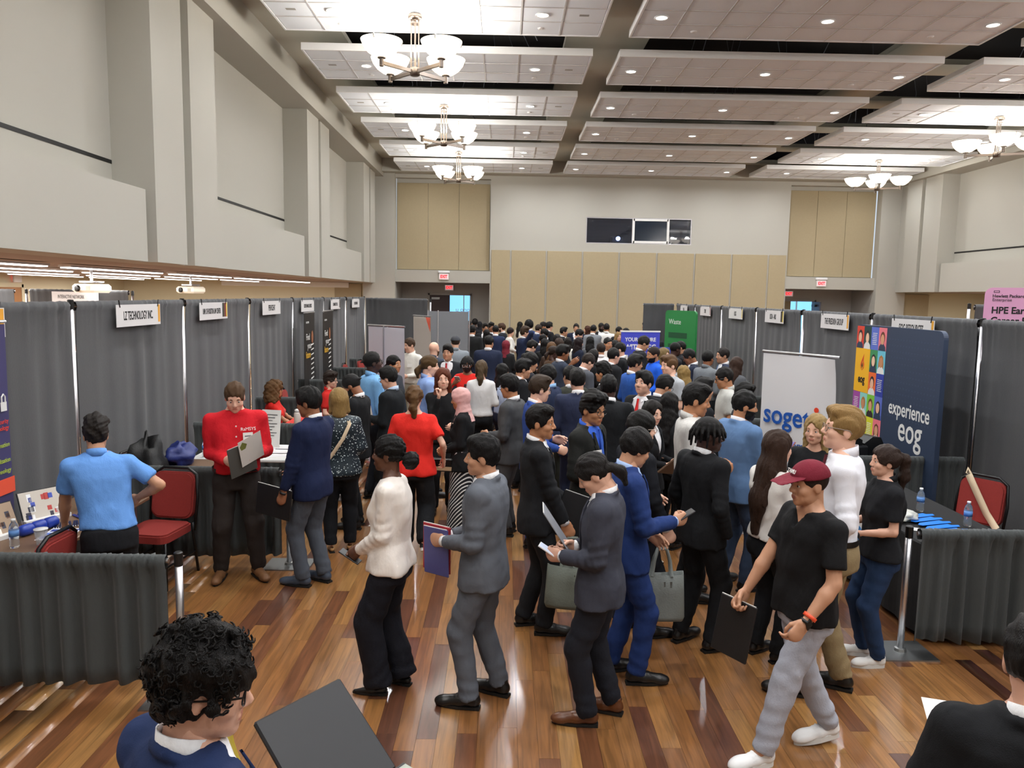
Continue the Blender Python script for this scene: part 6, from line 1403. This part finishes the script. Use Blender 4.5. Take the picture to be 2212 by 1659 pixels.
crowd([
 ('man with wavy brown hair, glasses and royal blue suit facing right', 1161, 812, 1.78, 78, 'm', 'pale', ('swept', '#3a2a1c'), 'suit', '#2c4a94', dict(glasses='#1a1616')),
 ('black haired man with glasses in dark grey suit facing left', 1106, 810, 1.73, -68, 'm', 'tan', ('crop', K1), 'suit', '#48494b', dict(glasses='#141214', L='front')),
 ('man in navy suit with pale blue collar turned left', 1187, 789, 1.74, -62, 'm', 'fair', ('fringe', K1), 'suit', '#252f4a', dict(shirt='#8db4dc')),
 ('man with side-parted black hair in black suit facing right', 1127, 776, 1.74, 74, 'm', 'mid', ('part', K1), 'suit', '#17181c', dict(head=(6, 6, 0))),
 ('woman with long black hair and pale blue shirt facing right', 1085, 786, 1.64, 58, 'f', 'tan', ('long', K1), 'shirt', '#bccbe8', dict(bc='#1b2036')),
 ('young man with floppy black hair facing right in the middle of the crowd', 1142, 762, 1.76, 66, 'm', 'mid', ('fringe', K1), 'suit', '#1a1c24', dict()),
 ('man in navy suit with white collar seen squarely from behind', 1250, 798, 1.77, 2, 'm', 'fair', ('crop', '#1e1916'), 'suit', '#2a3048', dict(R='down', L='front')),
 ('dark haired man in olive jacket just left of the navy back', 1233, 792, 1.72, -18, 'm', 'mid', ('part', K1), 'suit', '#33352e', dict()),
 ('man with cropped black hair in black suit seen from behind', 1317, 810, 1.78, 8, 'm', 'deep', ('short', '#0d0b0c'), 'suit', '#16181b', dict(R='front', L='down')),
 ('dark wavy haired person looking left before the cropped black head', 1306, 786, 1.70, -66, 'm', 'tan', ('curlytop', K1), 'suit', '#1a1a1c', dict()),
 ('man with glasses and quiff in cobalt blue suit facing right', 1369, 766, 1.77, 72, 'm', 'mid', ('swept', '#1a1513'), 'suit', '#2b57a6', dict(glasses='#3a3030', R='front')),
 ('man with curtained black hair, black suit and vivid red tie', 1392, 803, 1.77, -132, 'm', 'fair', ('part', K1), 'suit', '#17181a', dict(tie='#d81e1e', L='folder', R='front', head=(-4, -6, 0))),
 ('black haired man with glasses bowing right behind the red tie man', 1428, 809, 1.70, 64, 'm', 'mid', ('crop', K1), 'suit', '#1b1c20', dict(head=(0, 24, 0), glasses='#2a2424')),
 ('woman with long straight black hair seen from behind, right of centre', 1447, 848, 1.62, 38, 'f', 'fair', ('long', '#1a1412'), 'blouse', '#1a1a1c', dict()),
 ('woman with centre-parted dark hair in black holding a brown folder', 1407, 865, 1.60, 128, 'f', 'pale', ('longwave', '#221915'), 'suit', '#17181b', dict(bottom='skirt', skirt_z=.52, R=(.02, .22, 1.10), L=(-.10, .22, 1.12), shoes=('pump', '#e8e4dc'), head=(18, 8, 0))),
 ('man with slick black hair and light grey shirt facing right', 1497, 829, 1.76, 94, 'm', 'tan', ('swept', K1), 'shirt', '#c9c7c3', dict(R='front', L='front', head=(4, 10, 0))),
 ('dark haired man hidden behind the light grey shirt', 1517, 817, 1.74, 80, 'm', 'mid', ('part', K1), 'suit', '#1c1d20', dict()),
 ('man with glasses and open pale grey polo facing left', 1572, 793, 1.76, -84, 'm', 'tan', ('short', K2), 'polo', '#bdbdb8', dict(glasses='#1a1616', head=(0, 14, 0), R='front', L='front')),
 ('curly haired person in black hooded top by the white banner', 1606, 833, 1.63, 96, 'm', 'mid', ('curlytop', K1), 'shirt', '#2a2c30', dict(bc='#5a86b0', shoes=('sneaker', '#303034'))),
 ('smiling man with light brown hair and grey polo facing left', 1450, 768, 1.82, -108, 'm', 'pale', ('swept', '#6a4c30'), 'polo', '#a9adb2', dict(w=1.08, R='down', L='front')),
 ('woman with long blond hair seen from behind', 1478, 790, 1.66, -6, 'f', 'fair', ('long', '#a2834c'), 'blouse', '#26282c', dict()),
 ('bald bearded man in bright blue shirt facing left', 1414, 748, 1.80, -98, 'm', 'tan', ('buzz', '#2a1d17'), 'shirt', '#1c5cd6', dict(beard='#1c1412', badge=-1, w=1.15, belly=.03)),
 ('dark skinned man in black shirt facing right by the grey drape', 1457, 739, 1.78, 72, 'm', 'deep', ('buzz', '#100d0d'), 'shirt', '#222328', dict()),
 ('man leaning left beside the green pop-up wall', 1474, 737, 1.74, -82, 'm', 'mid', ('short', K1), 'shirt', '#1e1f22', dict(head=(0, 12, 0))),
 ('man with glasses in navy suit looking down left', 1497, 752, 1.76, -78, 'm', 'brown', ('short', '#120e0e'), 'suit', '#242a3c', dict(head=(0, 26, 0), glasses='#20181a', R='front', L='front')),
 ('man in grey shirt and glasses facing right toward the navy suit', 1529, 757, 1.76, 58, 'm', 'brown', ('short', '#15100f'), 'shirt', '#74797d', dict(glasses='#2a2222', R='front')),
 ('stern man in navy suit and blue tie facing left, hands raised', 1564, 751, 1.80, -88, 'm', 'mid', ('short', '#241d1a'), 'suit', '#2c354a', dict(tie='#4a6890', R='front', L='front')),
 ('woman with long brown hair in grey jacket facing right', 1590, 771, 1.68, 56, 'f', 'fair', ('long', '#3a2418'), 'suit', '#56585c', dict()),
 ('tall man in black suit with grey tie before the blue banner', 1385, 724, 1.88, 82, 'm', 'mid', ('short', K2), 'suit', '#1d1e22', dict(head=(0, 24, 0), tie='#9aa0a8')),
 # middle distance
 ('man in black suit seen from behind, left of the navy back', 1020, 703, 1.80, 4, 'm', 'mid', ('crop', K1), 'suit', '#1a1b1c', dict(w=1.08)),
 ('broad man in dark navy suit seen from behind at the centre left', 1055, 725, 1.80, 8, 'm', 'mid', ('short', K1), 'suit', '#20283f', dict(w=1.1, R='down', L='down')),
 ('woman in maroon headscarf seen from behind', 1093, 736, 1.62, 12, 'f', 'tan', ('hijab', '#6e1f2c'), 'blouse', '#1a1a1c', dict(skirt_z=.1, bottom='skirt')),
 ('man in blue navy suit with white collar behind the broad back', 1071, 703, 1.78, 10, 'm', 'fair', ('short', K1), 'suit', '#242e4c', dict()),
 ('brown haired man in navy suit touching his ear', 1132, 707, 1.78, 60, 'm', 'fair', ('curlytop', '#3c2a1c'), 'suit', '#222c48', dict(R=(.16, .12, 1.52), L='front')),
 ('young man in black shirt looking down at the centre', 1144, 734, 1.70, 62, 'm', 'fair', ('part', '#1a1412'), 'shirt', '#181a1a', dict(head=(0, 26, 0))),
 ('person with fringe and white top holding a dark folder', 1102, 708, 1.66, 70, 'f', 'fair', ('fringe', '#2a1a18'), 'blouse', '#e2e0da', dict()),
 ('woman with long black hair and bare arms seen from behind', 1177, 732, 1.64, 20, 'f', 'brown', ('long', K1), 'sleeveless', '#17181a', dict(R='front')),
 ('woman with honey brown hair in the thick of the crowd', 1191, 739, 1.68, 28, 'f', 'tan', ('long', '#6a4a2c'), 'blouse', '#3a2a20', dict()),
 ('woman with brown braided hair and brown top looking right', 1193, 747, 1.68, 62, 'f', 'deep', ('pony_low', '#2e1f18'), 'blouse', '#4a3524', dict()),
 ('young man with moustache in slate suit facing right', 1213, 745, 1.78, 70, 'm', 'brown', ('part', K1), 'suit', '#323a4a', dict(R='chin')),
 ('man with short hair in grey suit looking down right', 1264, 761, 1.74, 68, 'm', 'fair', ('short', '#2c221c'), 'suit', '#4c4f56', dict(head=(0, 28, 0), R='front', L='front')),
 ('woman with long curly hair and black blazer facing right', 1280, 755, 1.66, 58, 'f', 'fair', ('longwave', '#1e1613'), 'suit', '#17171a', dict(R='front')),
 ('stocky man in black jacket facing right', 1324, 752, 1.76, 72, 'm', 'fair', ('short', '#1a1412'), 'suit', '#1a1b1e', dict(w=1.15)),
 ('dark haired woman behind the stocky man', 1328, 735, 1.66, 30, 'f', 'mid', ('long', K1), 'blouse', '#1c1c20', dict()),
 ('man with cropped side hair in black facing left near the counter signs', 1342, 740, 1.77, -80, 'm', 'fair', ('short', K1), 'suit', '#18191c', dict()),
 ('man in white shirt seen from behind at the centre right', 1299, 741, 1.74, 10, 'm', 'mid', ('short', '#2a1e18'), 'shirt', '#ebe6e6', dict()),
 ('man with receding hair and cream shirt facing us', 1312, 729, 1.76, 172, 'm', 'tan', ('thin', K1), 'shirt', '#ded8ce', dict()),
 ('woman with long straight black hair beside the white shirt', 1275, 727, 1.66, 16, 'f', 'mid', ('long', K1), 'blouse', '#5a5c60', dict()),
 ('woman with long wine tinted hair facing right', 1250, 729, 1.66, 62, 'f', 'fair', ('long', '#2a1518'), 'blouse', '#1c2234', dict()),
 ('woman with dark brown hair left of the wine tinted hair', 1227, 729, 1.64, 10, 'f', 'mid', ('long', '#241a16'), 'blouse', '#e0dcd0', dict()),
 ('woman with soft brown hair seen from behind at the centre', 1209, 731, 1.63, -10, 'f', 'fair', ('bob', '#3a281e'), 'blouse', '#222226', dict()),
 ('dark haired person behind the soft brown hair', 1203, 723, 1.68, 30, 'm', 'mid', ('crop', K2), 'suit', '#1c1e22', dict()),
 # far rank along the back wall
 ('woman with long black hair at the far left of the crowd', 979, 691, 1.66, 70, 'f', 'mid', ('long', K1), 'blouse', '#1c1c20', dict()),
 ('grey haired person in dark jacket by the bright doorway', 994, 683, 1.76, 4, 'm', 'fair', ('short', '#8a8580'), 'suit', '#232a3a', dict()),
 ('man in black suit and white shirt facing right by the doorway', 1003, 687, 1.78, 74, 'm', 'mid', ('crop', K1), 'suit', '#17181b', dict()),
 ('bearded man with receding hair facing right by the doorway', 1013, 693, 1.76, 78, 'm', 'brown', ('buzz', K1), 'shirt', '#1e1e22', dict(beard='#15100f')),
 ('person with big black hair seen from behind by the doorway', 1026, 690, 1.70, 0, 'f', 'dark', ('bigafro', '#100c0c'), 'blouse', '#1e1e22', dict()),
 ('woman in black headscarf behind the big black hair', 1037, 695, 1.64, -20, 'f', 'tan', ('hijab', '#1a1a1e'), 'blouse', '#1c1c20', dict()),
 ('man with glasses and black suit facing us at the far left', 1047, 699, 1.76, 168, 'm', 'tan', ('crop', K1), 'suit', '#1a1b1e', dict(glasses='#1a1616', badge=1)),
 ('dark haired man beside the far glasses wearer', 1060, 698, 1.74, 150, 'm', 'brown', ('curlytop', K2), 'suit', '#1e1f24', dict()),
 ('woman with long black hair below the far glasses wearer', 1051, 712, 1.64, 4, 'f', 'mid', ('long', '#0f0c0c'), 'blouse', '#17171a', dict()),
 ('dark brown long hair seen beside the red T-shirt', 997, 713, 1.64, 8, 'f', 'fair', ('long', '#241a15'), 'blouse', '#222024', dict()),
 ('man with reddish brown hair and beard facing left', 1085, 699, 1.78, -70, 'm', 'pale', ('part', '#4a3020'), 'suit', '#1e2128', dict(beard='#5a3a26')),
 ('woman with long black hair and cream top near the back wall', 1123, 695, 1.66, 40, 'f', 'mid', ('long', K1), 'blouse', '#e2dccc', dict()),
 ('tall bearded man in blue suit facing left near the back wall', 1144, 693, 1.84, -62, 'm', 'tan', ('bigafro', '#110d0d'), 'suit', '#243a74', dict(beard='#15100f')),
 ('man with brown hair and glasses left of the wall seam', 1162, 701, 1.74, 60, 'm', 'fair', ('short', '#33261c'), 'suit', '#2a3450', dict()),
 ('man with swept hair right of the brown haired man near the wall', 1172, 696, 1.76, 76, 'm', 'tan', ('crop', K2), 'suit', '#1c1d22', dict()),
 ('heavy man with glasses in black suit near the back wall', 1186, 696, 1.80, 68, 'm', 'fair', ('crop', K1), 'suit', '#18191d', dict(glasses='#241e1e', w=1.15, badge=1)),
 ('man with sunglasses facing left below the heavy man', 1177, 710, 1.76, -72, 'm', 'mid', ('short', K1), 'suit', '#1a1b20', dict(glasses='#0c0c0e')),
 ('man with thinning hair turned right below the sunglasses', 1171, 722, 1.72, 66, 'm', 'mid', ('thin', K2), 'suit', '#20283c', dict()),
 ('young man in black suit in profile before the tan panels', 1217, 707, 1.72, 84, 'm', 'mid', ('swept', K1), 'suit', '#191a1d', dict()),
 ('man in navy suit facing us before the tan panels', 1245, 699, 1.78, 176, 'm', 'mid', ('short', K2), 'suit', '#1b2236', dict(w=1.08)),
 ('man in black suit looking down right before the tan panels', 1247, 711, 1.74, 100, 'm', 'fair', ('crop', K1), 'suit', '#1a1b1f', dict(head=(0, 22, 0))),
 ('woman with reddish hair looking up left near the wall', 1268, 704, 1.68, -70, 'f', 'fair', ('long', '#4a2818'), 'blouse', '#3a3030', dict(head=(0, -14, 0))),
 ('man in light grey suit seen from behind near the wall', 1281, 702, 1.78, 14, 'm', 'mid', ('short', K1), 'suit', '#7c8086', dict()),
 ('bald dark bearded man near the wall', 1298, 697, 1.80, 160, 'm', 'deep', ('buzz', '#100d0d'), 'suit', '#1c1c20', dict(beard='#100d0d')),
 ('man in white shirt with black hair seen from behind near the wall', 1311, 699, 1.80, 16, 'm', 'tan', ('short', K1), 'shirt', '#e8e6e2', dict(beard='#1a1412')),
 ('man in dark jacket left of the blue banner', 1337, 706, 1.74, 150, 'm', 'fair', ('short', K1), 'suit', '#1d1f24', dict()),
 ('smiling blond woman left of the blue banner', 1335, 718, 1.64, 150, 'f', 'fair', ('longwave', '#a08050'), 'blouse', '#24242a', dict()),
 ('dark head just above the left end of the blue banner', 1354, 710, 1.70, -10, 'm', 'mid', ('crop', K1), 'suit', '#1e2026', dict()),
 ('bearded man facing left above the blue banner', 1397, 696, 1.80, -84, 'm', 'tan', ('crop', K1), 'tee', '#1c1c20', dict(beard='#15100f')),
 ('dark head just above the right end of the blue banner', 1416, 715, 1.66, 10, 'm', 'brown', ('short', K1), 'shirt', '#26262c', dict()),
 ('woman with blond hair seen beside the bald man in blue', 1432, 752, 1.69, 150, 'f', 'fair', ('longwave', '#8a7248'), 'blouse', '#33343a', dict()),
 ('person in dark clothes standing behind the gap in the left drapes', 163, 728, 1.72, 60, 'm', 'tan', ('crop', K1), 'suit', '#1a1a1d', dict()),
])
# ------------------------------------------------------------------ things in hands
def held(info, name, label, cat, pos, right, up_):
    """an Empty in the hand frame of a person: pos / right / up in that person's own axes (metres)"""
    M = info['M'] @ face_to(pos, right, up_); t = thing(name, label, cat); t.matrix_world = M; return t
def phone(info, k, label, c='#e8e8ec', off=(0, 0, 0), lit=True):
    p = Vector(info['wr'][k])+Vector(info['dir'][k])*.095+Vector(off)+Vector((0, 0, .022)); t = held(info, 'phone', label, 'phone', p, (1, 0, 0), (0, .86, .5))
    MB().box((-.037, -.075, -.0045), (.037, .075, .0045), bev=.002).build('case', mat('phone '+c, c, .35), t); MB().box((-.033, -.070, .0045), (.033, .070, .0052)).build('screen', mat('phone screen', (.75, .80, .90), .2, emit=.35) if lit else M_dark, t)
def folio(info, label, pos, right, up_, w_=.25, h_=.32, c='#17171a', th=.014, sheet=False, name='portfolio', sc='#e8e8e6'):
    t = held(info, name, label, name.replace('_', ' '), pos, right, up_); MB().box((-w_/2, -h_/2, -th), (w_/2, h_/2, 0), bev=.004).build('cover', mat('cover '+c, c, .5, bump=.1, bscale=200), t)
    if sheet: MB().box((-w_/2+.012, -h_/2+.012, 0), (w_/2-.006, h_/2-.008, .004)).build('sheet', mat('sheet '+sc, sc, .6), t)
    else: MB().box((-w_/2+.01, -h_/2+.002, -th*.7), (w_/2-.002, h_/2+.003, -th*.3)).build('pages', M_offwh, t)
    return t
def tote(info, label, pos, rot, c, w_=.36, h_=.30, d_=.12, strap=.24):
    M = info['M'] @ Matrix.Translation(pos) @ Matrix.Rotation(math.radians(rot), 4, 'Z'); t = thing('tote_bag', label, 'bag'); t.matrix_world = M
    V, F = [], []; N = 24
    for i, zq in enumerate((0, .03, .12, .2, h_)):
        for j in range(N):
            a = 2*math.pi*j/N; c_, s_ = math.cos(a), math.sin(a); q = 1-.10*(zq/h_); dd = d_*(1-.45*zq/h_); k = (abs(c_)**8+abs(s_)**8)**(-1/8)
            V.append((c_*k*w_/2*q*(.93 if zq == 0 else 1), s_*k*dd/2*(1+.12*math.sin(3*a+zq*20))*(.9 if zq == 0 else 1), -strap-h_+zq+.012*math.sin(2*a+1)*(zq/h_)))
    F = [tuple(range(N-1, -1, -1))]+[(i*N+j, i*N+(j+1) % N, (i+1)*N+(j+1) % N, (i+1)*N+j) for i in range(4) for j in range(N)]
    # inner lining so that the bag is open at the top
    o = len(V); V += [(v[0]*.97, v[1]*.94, v[2]-(0 if k >= 4*N else -.004)) for k, v in enumerate(V)]
    F += [tuple(reversed([i+o for i in f])) for f in F]+[(4*N+j, 4*N+(j+1) % N, o+4*N+(j+1) % N, o+4*N+j) for j in range(N)]
    ob('bag', mesh_np('bag', V, F, True), mat('tote '+c, c, .8, bump=.25, bscale=90, var=.08, vscale=10), t)
    for sg in (-1, 1):
        me = strap_mesh([(-w_*.2, sg*.03, -strap-.02), (-w_*.16, sg*.02, -strap*.5), (-.03, sg*.008, -.01), (.03, sg*.008, -.01), (w_*.16, sg*.02, -strap*.5), (w_*.2, sg*.03, -strap-.02)]); ob('handle', me, mat('tote strap '+c, c, .85), t)
    return t
def strap_mesh(pts, wd=.022, x0=(0, 1, 0)): return strap(x0, pts, '', None, wd, 'handle')
# phones
phone(phone_man, 'L', 'white phone in the hand of the ponytail man'); phone(white_woman, 'L', 'dark phone held low by the woman in white blouse', '#202024', (0, 0, -.02), False)
phone(blue_man, 'R', 'dark phone held by the man in bright navy suit', '#2a2a30', lit=False); phone(mask_woman, 'R', 'grey phone raised by the woman with face mask', '#b8b4b2', lit=False)
# folders and portfolios
def wpos(i, k, o=(0, 0, 0)): return Vector(i['wr'][k])+Vector(i['dir'][k])*.08+Vector(o)
folio(red_man, 'dark grey folder read by the man in red shirt', wpos(red_man, 'R', (-.10, .05, .03)), (-.86, .1, .5), (-.35, .45, .8), .24, .33, '#5c605e', .006, name='folder')
t = held(red_man, 'paper_sheet', 'white sheet standing out of the dark grey folder', 'paper', wpos(red_man, 'R', (-.17, .065, .12)), (-.80, .1, .6), (-.45, .40, .8)); MB().box((-.11, -.14, 0), (.11, .14, .002)).build('sheet', M_offwh, t)
MB().prism([(-.09, .04), (-.05, .04), (-.03, .08), (-.07, .12), (-.1, .08)], .002, .003).build('printed_crest', mat('crest green', '#7a8040', .6), t)
folio(navy_man, 'black portfolio hanging from the hand of the man in navy blazer', wpos(navy_man, 'L', (.02, .09, -.03)), (0, 1, .12), (0, -.12, 1), .36, .27, '#141416')
folio(cap_man, 'black portfolio carried by the man in maroon cap', wpos(cap_man, 'R', (.0, .02, -.15)), (.9, .42, .05), (.0, -.2, 1), .24, .33, '#141213')
folio(grey_man, 'red folder held in front by the man in grey suit', wpos(grey_man, 'R', (-.03, .0, -.05)), (.3, 1, 0), (0, 0, 1), .22, .30, '#a82a34', .012, name='folder')
folio(grey_man, 'violet folder behind the red one', wpos(grey_man, 'R', (-.065, -.01, -.06)), (.3, 1, 0), (0, .05, 1), .20, .30, '#4a4a80', .010, name='folder')
folio(tote_man, 'black portfolio under the arm of the man with the tote', wpos(tote_man, 'L', (.105, -.02, -.06)), (.1, 1, -.35), (-.1, .35, 1), .27, .35, '#101012')
folio(phone_man, 'grey folder held to the chest of the ponytail man', wpos(phone_man, 'R', (.04, .04, .10)), (1, .35, .1), (0, .5, .86), .23, .31, '#8a8c92', .008, name='folder')
folio(dread_man, 'black framed tablet at the side of the dreadlocked man', wpos(dread_man, 'L', (-.01, .02, .0)), (.0, 1, .3), (-.1, -.3, 1), .19, .28, '#1a1a1e', .012, name='tablet', sheet=True, sc='#8c9098')
folio(blazer_man, 'violet printed sheet in a brown folder held by the blue blazer man', wpos(blazer_man, 'R', (-.10, .05, .04)), (1, .1, .1), (-.1, .75, .66), .34, .26, '#8a4a3a', .012, name='folder', sheet=True, sc='#6a64a0')
folio(mag_man, 'orange and white magazine held by the man in black suit', wpos(mag_man, 'L', (.04, .05, .06)), (.55, -.7, .2), (-.1, .15, 1), .22, .30, '#2a4ab8', .010, name='magazine', sheet=True, sc='#e4e0d8')
t = held(curly_man, 'portfolio', 'open black zip portfolio held by the curly haired man', 'portfolio', wpos(curly_man, 'R', (-.23, .07, -.01)), (1, 0, 0), (0, 1, .05))
MB().box((-.30, -.01, -.02), (.06, .33, 0), bev=.006).build('left_cover', mat('cover #17171a', '#17171a', .5), t, False)
lc = t.children[-1]; lc.matrix_local = Matrix.Translation((-.04, 0, 0)) @ Matrix.Rotation(math.radians(38), 4, 'Y')
MB().box((.04, -.01, -.02), (.40, .33, 0), bev=.006).build('right_cover', mat('cover #17171a', '#17171a', .5), t); MB().box((.06, .01, 0), (.385, .32, .004)).build('notepad', mat('notepad', (.62, .64, .60), .7), t); MB().box((.14, .02, .004), (.37, .20, .006)).build('sheet', M_offwh, t)
flyer(1.02, 1.70, 0, 0, 'x', name='flyer') if False else None
t = held(corner_man, 'paper_sheet', 'white sheet held by the man in the lower right corner', 'paper', wpos(corner_man, 'L', (-.02, .0, .045)), (1, .2, 0), (0, .95, .3)); MB().box((-.08, -.08, 0), (.08, .08, .002)).build('sheet', M_offwh, t)
t = held(long_woman, 'paper_sheet', 'white leaflet held at the chest of the long haired woman', 'paper', wpos(long_woman, 'R', (.02, .02, .06)), (.8, .5, 0), (-.1, .2, 1)); MB().box((-.09, -.12, 0), (.09, .12, .003)).build('sheet', M_offwh, t)
wf_ = folio([p for p in PEOPLE if 'brown folder' in p['o']['label']][0], 'brown paper folder held by the centre-parted woman', (.02, .30, 1.04), (1, -.3, .2), (.1, .75, .66), .24, .32, '#6e5644', .02, name='folder')
# bags
tote(tote_man, 'grey green fabric tote hanging from the young man in black suit', Vector(tote_man['wr']['R'])+Vector((.02, .06, -.10)), 75, '#70766c', .40, .32, .13, .22)
tote(blue_man, 'grey tote bag at the side of the man in bright navy suit', Vector(blue_man['wr']['L'])+Vector((-.06, .12, -.12)), 80, '#777c78', .34, .34, .10, .18)
tote(must_man, 'grey green tote hanging from the moustached man', Vector(must_man['wr']['L'])+Vector((-.02, .04, -.10)), 80, '#7a8276', .34, .32, .10, .2)
tote(bag_woman, 'large black shoulder bag of the woman in white blouse', (-.235*bag_woman['s'], .0, 1.33), 90, '#1a1a1c', .36, .28, .13, .32)
t = held(hijab_woman, 'purse', 'small black purse with checked trim held by the headscarf woman', 'purse', Vector(hijab_woman['wr']['L'])+Vector((-.06, .02, -.13)), (0, 1, 0), (0, 0, 1)); MB().box((-.12, -.07, -.03), (.12, .07, .03), bev=.012).build('body', M_dark, t); MB().box((-.115, -.055, -.033), (.115, -.015, .033)).build('check_band', mat('check trim', (.72, .62, .48), .6), t)
# cross-body strap and wrist band
Ms = sequin_woman; sc_ = Ms['s']
me = strap((0, -1, 0), [tuple(Vector(p)*sc_) for p in ((.075, -.035, 1.475), (.10, -.145, 1.40), (.03, -.172, 1.25), (-.07, -.168, 1.10), (-.16, -.13, .98))], '', None, .034, 'shoulder_strap'); ob('shoulder_strap', me, mat('cream strap', (.82, .74, .62), .7), Ms['o'])
i = cap_man; d = Vector(i['dir']['L']); c = Vector(i['wr']['L'])-d*.035
MB().tube([c-d*.010, c+d*.010], .036, 14).build('wristband', mat('orange band', '#e8512c', .5), i['o'], True)
MB().box((-.018, -.020, .028), (.018, .020, .040), M=face_to(Vector(i['wr']['L'])+d*.0, (0, .3, 1), d)).build('watch_face', M_dark, i['o'])
